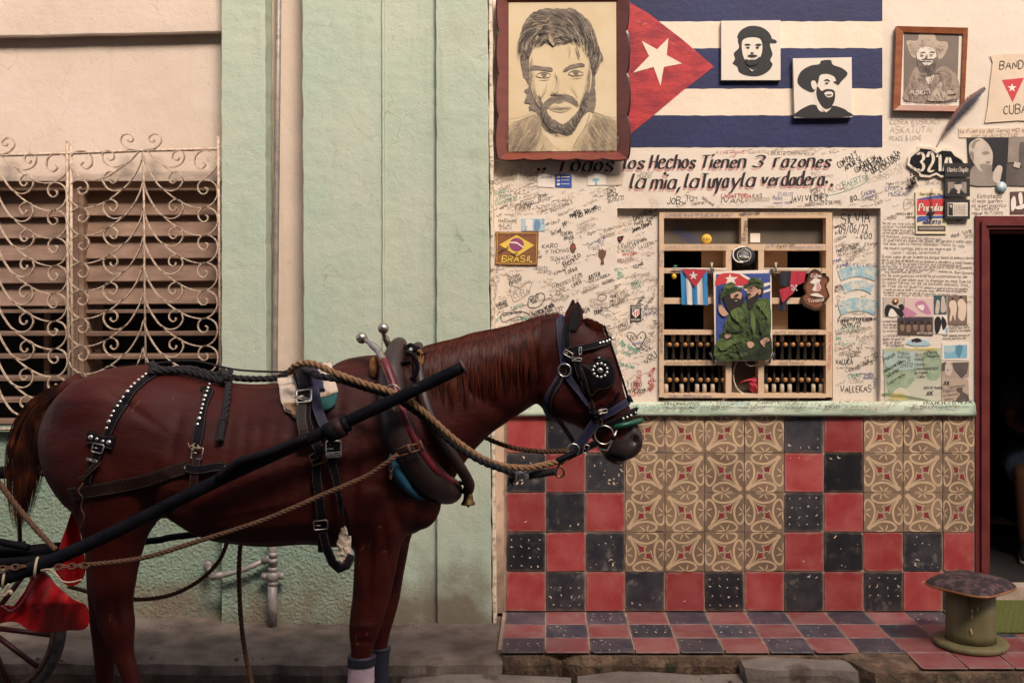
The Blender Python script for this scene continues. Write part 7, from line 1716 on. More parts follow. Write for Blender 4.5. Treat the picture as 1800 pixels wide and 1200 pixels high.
def spts(items, lift, step=.012):
    P, Nn = [], []
    it = []
    for i, a in enumerate(items):
        it.append(a)
    px_run = []
    def flush():
        if not px_run: return
        c = cr(px_run, 6) if len(px_run) > 1 else px_run
        for q in c: p, n = hit(q[0], q[1], lift); P.append(p); Nn.append(n)
        px_run.clear()
    for a in it:
        if a[0] == 't': flush(); p, n = top(a[1], a[2], lift); P.append(p); Nn.append(n)
        elif a[0] == 'w': flush(); P.append(H(a[1], a[2], a[3])); Nn.append(Vector((0, -1, 0)))
        else: px_run.append(a)
    flush()
    Q = [Vector(p) for p in P]; NN = [Vector(n) for n in Nn]
    for _ in range(2):
        Q = [Q[0]] + [(Q[i - 1] + Q[i] * 2 + Q[i + 1]) / 4 for i in range(1, len(Q) - 1)] + [Q[-1]]
        NN = [NN[0]] + [(NN[i - 1] + NN[i] * 2 + NN[i + 1]) / 4 for i in range(1, len(NN) - 1)] + [NN[-1]]
    return Q, [n.normalized() for n in NN]
def strap(par, name, items, wpx, m, lift=.005, th=.004, taper=None, edge=True, label=None):
    Q, NN = spts(items, lift); n = len(Q); mb = MB(); vs = []; ws = wpx * HD / F / 2
    for i in range(n):
        t = (Q[min(n - 1, i + 1)] - Q[max(0, i - 1)]); t = t.normalized() if t.length > 1e-9 else Vector((1, 0, 0)); nn_ = (NN[i] - t * NN[i].dot(t)).normalized(); s = t.cross(nn_)
        w = ws * (taper(i / (n - 1)) if taper else 1)
        for a, b in ((-1, -.5), (-.93, .5), (.93, .5), (1, -.5)): vs.append(Q[i] + s * w * a + nn_ * th * b)
    mb.add(vs, [(i * 4 + k, i * 4 + (k + 1) % 4, i * 4 + 4 + (k + 1) % 4, i * 4 + 4 + k) for i in range(n - 1) for k in range(4)] + [(0, 1, 2, 3), tuple(4 * n - 4 + k for k in (3, 2, 1, 0))], 0, False)
    o = mb.build(name, m, par, label)
    if edge and wpx > 8:
        mb = MB()
        for sd in (-.78, .78):
            for i in range(0, n - 1):
                A, B = Q[i], Q[i + 1]; t = (B - A); L_ = t.length
                if L_ < 1e-5: continue
                t = t / L_; nn_ = (NN[i] - t * NN[i].dot(t)).normalized(); s = t.cross(nn_); w = ws * (taper((i + .5) / (n - 1)) if taper else 1)
                k = max(1, int(L_ / .007))
                for j in range(k):
                    a = A.lerp(B, (j + .15) / k); b = A.lerp(B, (j + .7) / k); o_ = s * w * sd + nn_ * (th * .5 + .0004); d_ = s * .0006
                    mb.add([a + o_ - d_, a + o_ + d_, b + o_ + d_, b + o_ - d_], [(0, 1, 2, 3)], 0)
        mb.build('stitching', L_edge, o, kind='stuff')
    return o
STUD = {}
def stud(par, px, py, r, lift=.009, m=None):
    key = round(r, 4)
    if key not in STUD: mb = MB(); mb.ball((0, 0, 0), r, 0, 10, (1, .55, 1)); STUD[key] = mb.mesh('stud', m or M_stud)
    p, n = hit(px, py, lift); o = put(STUD[key], 'stud', p, par); o.rotation_mode = 'QUATERNION'; o.rotation_quaternion = n.to_track_quat('-Y', 'Z'); return o
def sring(par, px, py, r, wire=.0023, lift=.012, m=None, sq=None, rot=0, name='ring', oc=None):
    p, n = hit(px, py, lift) if oc is None else (oc, Vector((0, -1, 0)))
    u = Vector((1, 0, 0)); u = (u - n * u.dot(n)).normalized(); w = n.cross(u); rr = r * HD / F; pts = []
    if sq:
        a_, b_ = sq; cor = [(-a_, -b_), (a_, -b_), (a_, b_), (-a_, b_)]
        for i in range(4):
            c0, c1 = cor[i], cor[(i + 1) % 4]
            for t in (.08, .5, .92): pts.append((c0[0] + (c1[0] - c0[0]) * t, c0[1] + (c1[1] - c0[1]) * t))
        pts = [(x * HD / F, y * HD / F) for x, y in pts]
    else: pts = [(rr * cos(2 * pi * i / 22), rr * sin(2 * pi * i / 22)) for i in range(22)]
    c, s = cos(radians(rot)), sin(radians(rot))
    mb = MB(); mb.tube([p + u * (x * c - y * s) + w * (x * s + y * c) for x, y in pts], wire, 8, closed=True)
    if sq: mb.tube([p + u * (-a_ * HD / F * c) + w * (-a_ * HD / F * s), p + u * (a_ * .1) * 0 + n * .003], wire * .8, 6)
    return mb.build(name, m or M_steel, par)
# breeching
br_ = thing('breeching_harness', H(230, 870, .3), 'studded black leather hip straps and breeching round the horse\'s hindquarters', 'harness')
sA = strap(br_, 'hip_strap', [('t', 300, -.16), ('t', 294, -.06), ('t', 289, .04), ('t', 284, .12), (278, 652), (262, 664), (240, 682), (222, 702), (208, 722), (198, 746), (188, 768)], 19, L_blk, taper=lambda t: .92 + .22 * sin(t * 12))
for i, (x, y) in enumerate(((273, 649), (265, 654), (257, 659), (251, 664), (244, 669), (237, 675), (231, 681), (225, 689), (218, 698), (212, 706), (207, 714), (201, 723), (197, 731), (193, 741), (189, 752))): stud(sA, x, y + 1, .0085 if i in (1, 7, 13) else .0062)
pl_ = strap(br_, 'stud_plate', [(156, 769), (168, 770), (182, 775), (203, 779)], 21, L_blk, lift=.012, th=.006, taper=lambda t: .8 + .35 * abs(2 * t - 1))
for x, y, r in ((163, 769, .0095), (174, 772, .0065), (184, 776, .0065), (195, 778, .0095)): stud(pl_, x, y, r, .017)
strap(br_, 'hanging_strap', [(180, 782), (173, 800), (164, 822), (158, 845)], 17, L_blk, lift=.012); sring(br_, 175, 788, 9, sq=(9, 7), rot=-12, name='buckle', lift=.016); strap(br_, 'strap_end', [(176, 808), (168, 822), (156, 834), (142, 838)], 12, L_brn, lift=.019, taper=lambda t: 1 - .6 * t); sring(br_, 168, 808, 9, sq=(10, 1.5), rot=-12, name='keeper', lift=.02)
sB = strap(br_, 'loin_strap', [('t', 372, -.16), ('t', 372, -.05), ('t', 372, .06), ('t', 371, .13), (368, 684), (362, 704), (355, 732), (349, 762), (345, 786)], 18, L_blk, taper=lambda t: .9 + .2 * sin(t * 10))
for i, (x, y) in enumerate(((371, 671), (368, 678), (366, 684), (364, 690), (361, 698), (359, 705), (357, 713), (355, 720), (353, 728), (351, 737), (348, 747))): stud(sB, x, y, .0082 if i in (4, 9) else .006)
sring(br_, 349, 797, 10, sq=(9, 9), rot=-5, name='buckle', lift=.016); strap(br_, 'hanging_strap', [(348, 800), (347, 816), (345, 832), (343, 856)], 15, L_brn, lift=.016); sring(br_, 345, 822, 17, sq=(17, 2), name='keeper', lift=.014)
mb = MB()
for i in range(5): p, n = hit(346 + rnd.uniform(-6, 8), 783 + i * 1.2, .02); mb.tube([p + Vector((rnd.uniform(-.014, .014), 0, rnd.uniform(-.01, .01))) for _ in range(5)], .0014, 5)
mb.build('wire_tie', mat('pale_twine', (.55, .42, .28), .8), br_, kind='stuff')
strap(br_, 'breeching_strap', [('w', 100, 862, -.16), ('w', 106, 866, 0), (122, 868), (160, 862), (210, 853), (260, 842), (300, 830), (332, 820)], 22, L_brn, lift=.008, th=.006)
strap(br_, 'trace_strap', [(330, 822), (352, 826), (380, 822), (402, 820)], 15, L_blk, lift=.02); sring(br_, 404, 826, 7, sq=(3, 6), name='buckle', lift=.028)
p = [hit(150, 845, .02)[0], hit(146, 858, .03)[0], hit(154, 872, .02)[0], hit(151, 888, .02)[0], hit(155, 905, .02)[0], hit(147, 928, .02)[0]]; mb = MB(); mb.tube(cr([tuple(q) for q in p], 4), .002, 6); mb.build('loose_cord', R_brn, br_)
strap(br_, 'back_strap', [(186, 646), (215, 641), (250, 636), (282, 634)], 4, L_blk, lift=.004, edge=False)
# black ropes on the croup
def ropething(name, label, paths, m, rr, cat='rope'):
    t_ = thing(name, paths[0][len(paths[0]) // 2], label, cat)
    for p in paths: mb = MB(); rope(mb, cr([tuple(v) for v in p], 8), rr, 0); mb.build('strand', m, t_)
    return t_
O = lambda px, py, lift=.02: hit(px, py, lift)[0]
def tp(px, lat=.08, lift=.02): return top(px, lat, lift)[0]
kn = ropething('black_rope', 'thick black rope doubled along the croup, knotted with its braided end hanging over the flank', [[tp(276, .06), tp(300, .10), O(330, 657), O(365, 664), O(404, 672)], [tp(284, .12), O(310, 660, .02), O(345, 667), O(380, 676), O(402, 682)], [O(402, 676), O(402, 695), O(399, 720), O(396, 745)]], R_blk, .0135)
mb = MB(); P = [O(395 + 7 * cos(a * 1.7) + a * .3, 672 + 9 * sin(a * 2.3), .03 + .012 * sin(a)) for a in [i * .35 for i in range(26)]]; rope(mb, cr([tuple(v) for v in P], 4), .011); mb.build('knot', R_blk, kn)
mb = MB()
for s in range(3):
    P = [O(394 + 4.5 * sin(t * 2.2 + s * 2.1) - t * .5, 740 + t * 3.3, .018 + .008 * cos(t * 2.2 + s * 2.1)) for t in [i * .5 for i in range(24)]]; mb.tube(P, .0075, 6)
mb.build('braided_end', R_blk, kn)
ropething('rein_rope', 'black rope running from the croup knot through the saddle ring, past the collar', [[O(408, 670), O(440, 674, .02), O(490, 668, .02), O(530, 663, .04), H(560, 660, .30), H(600, 668, .30), H(640, 681, .30), H(690, 697, .32), H(740, 730, .31), H(800, 782, .28), H(850, 812, .25), H(905, 832, .2)]], R_blk, .0125)
ropething('thin_cord', 'thin black cord stretched above the back from the croup to the saddle ring', [[tp(282, .05), H(340, 634, .08), H(420, 650, .12), H(520, 654, .16)]], R_blk, .004)
ropething('tan_lead_rope', 'tan twisted rope looped through saddle and collar rings down to the bridle clip', [[H(510, 655, .20), H(516, 645, .24), H(534, 638, .26), H(560, 642, .29), H(590, 656, .31), H(640, 674, .31), H(685, 688, .33), H(730, 712, .33), H(790, 765, .29), H(830, 795, .26), H(870, 815, .22), H(920, 822, .17), H(965, 815, .12), H(990, 806, .08)]], R_tan, .0125)
ropething('tan_far_rope', 'thinner tan rope passing from behind the neck to the bit', [[H(820, 750, -.12), H(858, 771, -.12), H(900, 786, -.08), H(950, 793, -.02), H(1000, 792, .04)]], R_brn, .0095)
# saddle, pad, girth
sd_ = thing('driving_saddle', H(550, 690, .3), 'worn black driving saddle with buckled straps and girth on the horse\'s back', 'saddle')
def patch(par, name, quad, m, lift, nx=10, ny=10, th=.008, wob=.003, label=None):
    mb = MB(); v = []; a, b, c, d_ = quad
    G_ = []
    for j in range(ny + 1):
        for i in range(nx + 1):
            u, w = i / nx, j / ny; px = (a[0] * (1 - u) + b[0] * u) * (1 - w) + (d_[0] * (1 - u) + c[0] * u) * w; py = (a[1] * (1 - u) + b[1] * u) * (1 - w) + (d_[1] * (1 - u) + c[1] * u) * w
            px += noise.noise(Vector((px, py, 3)) * .08) * 3 * (w > .8 or u in (0, 1)); py += noise.noise(Vector((px, py, 9)) * .07) * 4 * (w > .85)
            p, n = hit(px, py, lift + noise.noise(Vector((px, py, 0)) * .06) * wob * 2); G_.append((p, n))
    N_ = len(G_); v = [p + n * th / 2 for p, n in G_] + [p - n * th / 2 for p, n in G_]; R = nx + 1; fs = []
    for j in range(ny):
        for i in range(nx): k = j * R + i; fs.append((k, k + R, k + R + 1, k + 1)); fs.append((N_ + k, N_ + k + 1, N_ + k + R + 1, N_ + k + R))
    bd_ = [i for i in range(nx + 1)] + [j * R + nx for j in range(1, ny + 1)] + [ny * R + i for i in range(nx - 1, -1, -1)] + [j * R for j in range(ny - 1, 0, -1)]
    for i, k in enumerate(bd_): l = bd_[(i + 1) % len(bd_)]; fs.append((k, l, N_ + l, N_ + k))
    mb.add(v, fs, 0, True); return mb.build(name, m, par, label)
M_felt = mat('dirty_white_felt', (.60, .46, .34), .95, (.72, .58, .46), 16, .3, .7, bump=.7, bscale=130, bdist=.004, col3=(.30, .17, .10), n3=12, t3=.6)
pd_ = thing('saddle_pad', H(540, 700, .3), 'dirty cream felt pad with a teal underside showing beneath the saddle', 'pad')
patch(pd_, 'felt', ((488, 668), (526, 668), (528, 744), (499, 722)), M_felt, .014); patch(pd_, 'felt', ((556, 640), (583, 636), (593, 692), (545, 712)), M_felt, .016); patch(pd_, 'teal_lining', ((552, 704), (592, 694), (590, 712), (566, 728)), mat('teal_cloth', (.01, .085, .085), .8), .012); patch(pd_, 'folded_edge', ((500, 716), (524, 716), (524, 738), (504, 724)), mat('felt_inside', (.30, .17, .10), .95), .026, th=.004)
patch(sd_, 'saddle_flap', ((521, 644), (556, 640), (574, 690), (548, 700)), L_navy, .028, th=.012); patch(sd_, 'saddle_flap', ((514, 652), (550, 652), (560, 716), (536, 716)), L_blk, .034, th=.01)
strap(sd_, 'tug_strap', [('t', 530, .0), ('t', 530, .08), (536, 668), (540, 700), (541, 730), (546, 765), (566, 800)], 18, L_blk, lift=.045, th=.006); strap(sd_, 'tug_strap', [(534, 722), (532, 752), (540, 780)], 17, L_brn, lift=.053, th=.006)
sring(sd_, 539, 712, 12, sq=(12, 12), rot=8, name='buckle', lift=.058, wire=.0038); sring(sd_, 535, 716, 12, sq=(14, 2), rot=-14, name='keeper', lift=.062); sring(sd_, 536, 655, 12, sq=(9, 2.5), rot=-12, name='brass_bar', lift=.055, wire=.004); sring(sd_, 566, 672, 13, name='terret_ring', lift=.03, wire=.0018)
strap(sd_, 'tug_strap', [(556, 690), (560, 730), (578, 770), (592, 800)], 17, L_navy, lift=.04, th=.005)
strap(sd_, 'girth_strap', [(560, 800), (560, 850), (565, 905), (570, 955)], 17, L_blk, lift=.03, th=.005)
strap(sd_, 'bellyband_loop', [('w', 567, 935, .31), ('w', 572, 965, .31), ('w', 582, 995, .30), ('w', 598, 1013, .28), ('w', 612, 1000, .25), ('w', 619, 975, .24)], 15, L_blk, lift=0, th=.005)
strap(sd_, 'girth_strap', [(578, 770), (586, 800), (594, 835), (597, 862), (600, 892)], 20, L_blk, lift=.05, th=.006, taper=lambda t: 1.1 - .75 * t)
strap(sd_, 'girth_strap', [(600, 880), (606, 900), (611, 930)], 5, L_blk, lift=.03, edge=False)
sring(sd_, 584, 793, 12, sq=(12, 13), rot=4, name='buckle', lift=.06, wire=.0032); sring(sd_, 563, 805, 14, sq=(13, 9), rot=20, name='loop', lift=.035, wire=.003, m=M_brass); sring(sd_, 586, 801, 10, sq=(10, 2), rot=6, name='keeper', lift=.062, m=M_stud); sring(sd_, 564, 914, 11, sq=(11, 8), rot=0, name='buckle', lift=.036)
p, n = hit(604, 945, .035); bm = bmesh.new(); bmesh.ops.create_icosphere(bm, subdivisions=4, radius=.03)
for v in bm.verts: v.co = Vector((v.co.x * .78 * (1.1 - v.co.z * 9), v.co.y * .5, v.co.z * 2.5)); v.co += noise.noise_vector(v.co * 90) * .006 + noise.noise_vector(v.co * 30) * .006
me = bpy.data.meshes.new('fleece'); bm.to_mesh(me); bm.free(); me.materials.append(M_felt); put(me, 'fleece_pad', p, sd_)
# ------------------------------------------------------------ collar
co_ = thing('horse_collar', H(790, 870, .1), 'dark leather horse collar with red-brown wooden hames topped by steel balls', 'horse collar')
CL = lambda pts: [H(*p) for p in cr(pts, 6, True)]
M_cl = mat('collar_leather', (.022, .011, .0095), .45, (.042, .021, .017), 9, .3, .7, bump=.5, bscale=60, bdist=.003); M_hm = mat('crimson_hame_paint', (.17, .012, .022), .4, (.10, .01, .015), 20, bump=.3, bscale=60)
LP = [(702, 606, 0), (690, 640, .12), (690, 700, .20), (702, 760, .235), (730, 815, .21), (768, 852, .12), (790, 862, 0)]
full = LP + [(a, b, -c) for a, b, c in LP[-2:0:-1]]
pts = CL(full); n = len(pts); nH = len(cr(LP, 6)) - 1
def lrad(i): t = min(i, n - i) / (n / 2); return .030 + .026 * sin(pi * min(1, t * .9)) + .012 * t
mb = MB(); mb.tube(pts, [lrad(i) for i in range(n)], 16, closed=True); mb.build('collar_body', M_cl, co_)
LP2 = [(735, 610, 0), (736, 650, .10), (748, 710, .165), (772, 765, .18), (803, 812, .14), (824, 848, .06), (822, 862, 0)]
mb = MB(); mb.tube(CL(LP2 + [(a, b, -c) for a, b, c in LP2[-2:0:-1]]), .021, 12, closed=True); mb.build('rim_roll', M_cl, co_)
HM = [(636, 594, .06), (650, 603, .08), (666, 618, .11), (678, 640, .17), (688, 664, .20), (700, 700, .235), (716, 745, .255), (740, 792, .235), (768, 828, .18), (800, 848, .08)]
def hame(s, dx):
    P = [H(a + dx * max(0, 1 - i / 5), b - dx * .45 * max(0, 1 - i / 5), c * s + .018 * s) for i, (a, b, c) in enumerate(cr(HM, 5))] if False else [H(a, b, (c + .02) * s) for a, b, c in cr(HM, 5)]
    if s < 0: P = [H(a + 38 * math.exp(-i / 14), b - 17 * math.exp(-i / 14), -(c * .9)) for i, (a, b, c) in enumerate(cr(HM, 5))]
    k = 13; mb = MB(); mb.tube(P[k:], [.012] + [.019] * (len(P) - k - 6) + [.016, .014, .012, .011, .010], 10, flat=.8); hmo = mb.build('hame', M_hm, co_)
    mb = MB(); mb.tube(P[:k + 3], [.007] * 3 + [.011] * 3 + [.016] * (k - 3), 10, flat=.8); mb.build('steel_tip', M_steel, hmo); mb = MB(); mb.ball(P[0], .0215, 0, 20); mb.build('steel_ball', M_steel, hmo)
    mb = MB(); mb.tube([p + Vector((-.012, -.010 * s, -.004)) for p in P[k + 1:-2]], .006, 6); mb.build('brass_edge', M_rust, hmo)
hame(1, 0); hame(-1, 38)
bl_ = [(688, 796, .262), (696, 824, .265), (712, 852, .24), (734, 872, .18), (756, 880, .11)]; mb = MB(); mb.tube([H(*p) for p in cr(bl_, 5)], [.006, .012, .016, .018, .018, .018, .018, .018, .018, .018, .017, .016, .015, .014, .012, .01, .008, .006, .005, .004, .004][:len(cr(bl_, 5))], 8); mb.build('blue_lining', mat('blue_lining_cloth', (.004, .06, .115), .75, (.01, .085, .13), 20), co_)
pip = [(678, 700, .255), (690, 750, .28), (700, 790, .285), (722, 826, .27), (750, 856, .20), (780, 872, .11)]; mb = MB(); mb.tube([H(*p) for p in cr(pip, 5)], .004, 6); mb.build('piping', L_brn, co_)
for (x, y, s, la) in ((657, 645, 1, .12), (737, 632, 1, .09)):
    bm = bmesh.new(); bmesh.ops.create_icosphere(bm, subdivisions=3, radius=.02)
    for v in bm.verts: v.co = Vector((v.co.x * .85, v.co.y * .8, v.co.z * 1.9)) + noise.noise_vector(v.co * 60) * .004
    me = bpy.data.meshes.new('pad'); bm.to_mesh(me); bm.free(); me.materials.append(mat('ochre_suede', (.28, .12, .035), .9, (.20, .08, .025), 30, bump=.5, bscale=120)); o = put(me, 'ochre_pad', H(x, y, la), co_)
for la, pts_ in ((.15, [(712, 618), (728, 626), (734, 650), (722, 668)]), (.12, [(690, 648), (704, 640), (722, 636)]), (.04, [(700, 606), (712, 614), (722, 606), (736, 616)])):
    mb = MB(); mb.tube([H(a, b, la + .03) for a, b in cr(pts_, 5)], .008, 8); mb.build('hame_strap', L_blk, co_)
for i in range(7):
    mb = MB(); a = rnd.uniform(700, 740); mb.tube([H(a + rnd.uniform(-12, 12), 612 + rnd.uniform(-8, 14), .06 + rnd.uniform(0, .06)) for _ in range(4)], .003, 5); mb.build('tie_lace', L_blk, co_)
mb = MB(); A = [H(698, 790, .31), H(716, 782, .315), H(742, 780, .30)]; mb.tube(A, .007, 6, flat=.5); B = [H(700, 802, .31), H(720, 796, .315), H(744, 788, .30)]; mb.tube(B, .007, 6, flat=.5); mb.tube([H(716, 780, .32), H(722, 797, .32)], .006, 6); mb.tube([H(737, 774, .31), H(745, 792, .31)], .006, 6); mb.build('hame_bracket', M_rust, co_)
sring(co_, 0, 0, 13, name='rein_ring', wire=.0026, oc=H(690, 690, .31)); 
mb = MB()
for i in range(3):
    c_ = H(687, 808 + i * 13, .315); mb.tube([c_ + Vector((cos(a) * .006 * (1 if i % 2 else .5), sin(a) * .004, sin(a) * .016)) for a in [2 * pi * k / 12 for k in range(12)]], .0018, 6, closed=True)
mb.build('chain_link', M_rust, co_, kind='stuff')
bl2 = thing('brass_bell', H(823, 888, .02), 'small tarnished brass bell hanging from the bottom of the collar', 'bell'); mb = MB(); mb.lathe([(.006, .028), (.013, .026), (.017, .012), (.019, -.006), (.027, -.020), (.028, -.024), (.024, -.024), (.012, -.01)], H(823, 875, .02), 'z', 20); mb.build('bell_body', M_brass, bl2)
mb = MB(); mb.tube([H(823, 876, .02), H(823, 887, .02)], .002, 6); mb.ball(H(823, 889, .02), .006, 0, 8); mb.build('clapper', M_brass, bl2); mb = MB(); mb.tube([H(828, 845, .02), H(830, 852, .02), H(826, 860, .02), H(823, 863, .02)], .003, 6); mb.build('hanging_loop', M_rust, bl2)
mb = MB(); P = [H(810 + 9 * cos(a), 856 + 8 * sin(a), .03 + .02 * sin(a * 2)) for a in [i * .5 for i in range(22)]]; mb.tube(P, .008, 6); mb.build('bottom_lacing', L_blk, co_)
# ------------------------------------------------------------ bridle
bd_ = thing('bridle', H(1040, 700, .1), 'black leather driving bridle with studded blinkers and a blue halter on the horse\'s head', 'bridle')
strap(bd_, 'crown_strap', [('w', 984, 553, -.03), ('w', 984, 554, .03), (984, 566), (986, 590), (990, 620), (992, 642)], 14, L_navy, lift=.006)
strap(bd_, 'crown_strap', [('w', 996, 556, .04), (996, 580), (997, 600), (1000, 625), (1003, 640), (998, 662)], 15, L_blk, lift=.010)
bb = strap(bd_, 'brow_band', [(994, 619), (1010, 615), (1030, 611), (1050, 606), (1064, 601), ('w', 1072, 598, .04), ('w', 1074, 597, -.03)], 13, L_blk, lift=.014, th=.005)
for x, y, r in ((1051, 605, .0055), (1056, 604, .006), (1061, 603, .006), (1065, 601, .0065), (1069, 599, .007)): stud(bb, x, y, r, .019)
strap(bd_, 'cheek_strap', [(1014, 618), (1018, 640), (1025, 665), (1033, 692), (1040, 722), (1046, 738)], 11, L_blk, lift=.016, th=.005); strap(bd_, 'cheek_strap', [(1013, 622), (1017, 645), (1022, 664)], 13, L_blk, lift=.021, th=.005, taper=lambda t: 1 - .3 * t)
sring(bd_, 1015, 632, 8, sq=(8, 2.5), rot=-4, name='keeper', lift=.026); sring(bd_, 1001, 622, 9, sq=(8, 4), rot=-30, name='buckle', lift=.022); sring(bd_, 994, 650, 11, name='ring', lift=.018, wire=.0028, m=M_stud); sring(bd_, 1020, 618, 5, sq=(2, 6), name='buckle', lift=.022)
strap(bd_, 'halter_strap', [(990, 655), (976, 680), (965, 700), (962, 716), (972, 732), (988, 738)], 15, L_navy, lift=.010); strap(bd_, 'halter_strap', [(988, 660), (974, 686), (968, 706), (970, 724)], 9, L_blk, lift=.016)
strap(bd_, 'halter_strap', [(998, 660), (1008, 676), (1020, 694), (1036, 712)], 11, L_navy, lift=.012); strap(bd_, 'throat_strap', [('w', 980, 735, .07), ('w', 988, 746, .06), ('w', 998, 760, .05), ('w', 1008, 776, .05)], 8, L_blk, lift=0, edge=False)
# blinker: a stiff leather plate standing off the head
ol = cr([(1020, 640), (1032, 641), (1044, 637), (1056, 629), (1068, 629), (1078, 640), (1082, 658), (1078, 676), (1066, 684), (1050, 686), (1042, 696), (1036, 694), (1030, 672), (1024, 655)], 5, True)
def plate(par, name, ol, m, lift, th, bulge=.012):
    cx = sum(p[0] for p in ol) / len(ol); cy = sum(p[1] for p in ol) / len(ol); base_n = hit(cx, cy)[1]; v = []; fs = []; RG = 6
    for k in range(RG + 1):
        s = k / RG
        for (x, y) in ol:
            X_, Y_ = cx + (x - cx) * s, cy + (y - cy) * s; p = hit(X_, Y_, 0)[0]; v.append((X_, Y_, p))
    ymin = min(p.y for _, _, p in v); n = len(ol); mb = MB(); V = []
    for i, (X_, Y_, p) in enumerate(v):
        s = (i // n) / RG; yy = (p.y * .35 + ymin * .65) - lift - bulge * (1 - s * s); V.append(W(X_, Y_, D0 + yy))
    F_ = [(k * n + i, k * n + (i + 1) % n, (k + 1) * n + (i + 1) % n, (k + 1) * n + i) for k in range(RG) for i in range(n)]
    B_ = [p + Vector((0, th, 0)) for p in V[-n:]]; o_ = len(V); V2 = V + B_; F_ += [((RG) * n + i, (RG) * n + (i + 1) % n, o_ + (i + 1) % n, o_ + i) for i in range(n)]
    mb.add(V2, F_, 0, True); ob = mb.build(name, m, par); return ob, V, n, RG
bo_, V, nq, RG = plate(bd_, 'blinker', ol, L_blk, .016, .006)
mb = MB(); rim = [V[-nq + i] + Vector((0, -.001, 0)) for i in range(nq)]
cx_ = sum((p.x for p in rim)) / nq; cz_ = sum((p.z for p in rim)) / nq
for i in range(nq):
    a = rim[i]; b = rim[(i + 1) % nq]
    for p_, q_ in ((a.lerp(b, .1), a.lerp(b, .6)),):
        k = lambda p: p + Vector((cx_ - p.x, 0, cz_ - p.z)).normalized() * .0045 + Vector((0, -.0015, 0)); mb.tube([k(p_), k(q_)], .0007, 4)
mb.build('stitching', L_edge, bo_, kind='stuff')
ybl = min(p.y for p in V) - .0015
for i in range(11):
    a = 2 * pi * i / 11 + .3; c_ = W(1055 + 12.5 * cos(a), 651 + 12 * sin(a), D0 + ybl + .0035); mb = MB(); mb.ball(c_, .0058, 0, 10, (1, .6, 1)); mb.build('stud', M_stud, bo_)
mb = MB(); mb.ball(W(1055, 651, D0 + ybl), .0105, 0, 14, (1, .6, 1)); mb.build('stud', M_stud, bo_)
strap(bd_, 'face_strap', [('w', 1062, 572, .05), ('w', 1073, 604, .045), ('w', 1086, 640, .04), ('w', 1098, 676, .035), ('w', 1106, 706, .03)], 4, L_blk, lift=0, edge=False)
for x, y in ((1095, 664), (1100, 678), (1104, 692)): mb = MB(); mb.ball(H(x, y, .042), .0045, 0, 8); mb.build('stud', M_stud, bd_)
strap(bd_, 'halter_noseband', [(1046, 735), (1062, 728), (1082, 718), (1098, 708), (1106, 702), ('w', 1111, 700, .0)], 14, L_navy, lift=.008)
nb_ = strap(bd_, 'noseband', [(1046, 750), (1062, 748), (1082, 740), (1100, 731), (1112, 724), ('w', 1119, 722, .01), ('w', 1119, 722, -.03)], 13, L_blk, lift=.010, th=.005)
strap(bd_, 'curb_strap', [(1084, 690), (1076, 704), (1062, 716), (1048, 722)], 5, L_blk, lift=.014, edge=False)
for x, y in ((1093, 735), (1099, 733), (1105, 730), (1111, 727)): stud(nb_, x, y, .006, .015)
mb = MB(); mb.tube([H(*p) for p in cr([(1078, 750, .055), (1092, 748, .07), (1108, 744, .06), (1122, 740, .03), (1127, 739, 0), (1124, 741, -.03)], 5)], .0105, 10); mb.build('green_nose_roll', mat('green_hose', (.006, .085, .045), .35), bd_)
sring(bd_, 0, 0, 16, name='bit_ring', wire=.0024, oc=H(1062, 764, .075), m=M_stud); mb = MB(); mb.tube([H(*p) for p in ((1050, 788, .08), (1068, 792, .085), (1076, 776, .085), (1084, 756, .08))], .0042, 8); mb.build('bit_shank', M_steel, bd_)
mb = MB(); mb.tube([H(1077, 773, .087), H(1080, 765, .087)], .007, 8); mb.build('bit_collar', L_blk, bd_)
mb = MB()
for i in range(8): c_ = H(1046 + rnd.uniform(-9, 12), 726 + rnd.uniform(-8, 12), .10 + rnd.uniform(-.006, .008)); mb.ball(c_, rnd.uniform(.006, .012), 0, 8, (1.3, .6, .8))
mb.build('cheek_knot', L_blk, bd_, kind='stuff'); sring(bd_, 1054, 722, 8, sq=(8, 3), rot=10, name='buckle', lift=.03); sring(bd_, 1052, 738, 7, sq=(6, 4), rot=30, name='buckle', lift=.02, m=M_brass)
strap(bd_, 'chin_strap', [('w', 1046, 742, .085), ('w', 1036, 760, .08), ('w', 1024, 775, .07), ('w', 1012, 790, .07)], 18, L_navy, lift=0); strap(bd_, 'bit_strap', [('w', 1050, 778, .08), ('w', 1030, 788, .08), ('w', 1010, 796, .08), ('w', 990, 806, .08)], 13, L_blk, lift=0, th=.007)
sring(bd_, 0, 0, 10, name='ring', wire=.0026, oc=H(1008, 790, .085), m=M_stud); sring(bd_, 0, 0, 8, sq=(4, 7), rot=-20, name='buckle', oc=H(1030, 789, .092)); 
le = thing('lead_end', H(940, 840, .1), 'black braided lead end with silver tape and brass snap clip below the horse\'s chin', 'lead'); mb = MB()
for s in range(3): mb.tube([H(928 + t * 2.1, 836 - t * .35 + 3.2 * sin(t * .8 + s * 2.1), .12 + .008 * cos(t * .8 + s * 2.1)) for t in range(24)], .0085, 6)
mb.build('braid', R_blk, le); mb = MB(); mb.tube([H(908, 835, .14), H(928, 834, .13)], .0165, 12); mb.build('tape', mat('silver_tape', (.50, .46, .44), .4, (.3, .27, .25), 50, metal=.4), le); mb = MB()
for i in range(26): a = H(900 + rnd.uniform(-3, 6), 834 + rnd.uniform(-5, 3), .14); mb.tube([a, a + Vector((rnd.uniform(-.01, .006), 0, -rnd.uniform(.02, .036)))], .0018, 4)
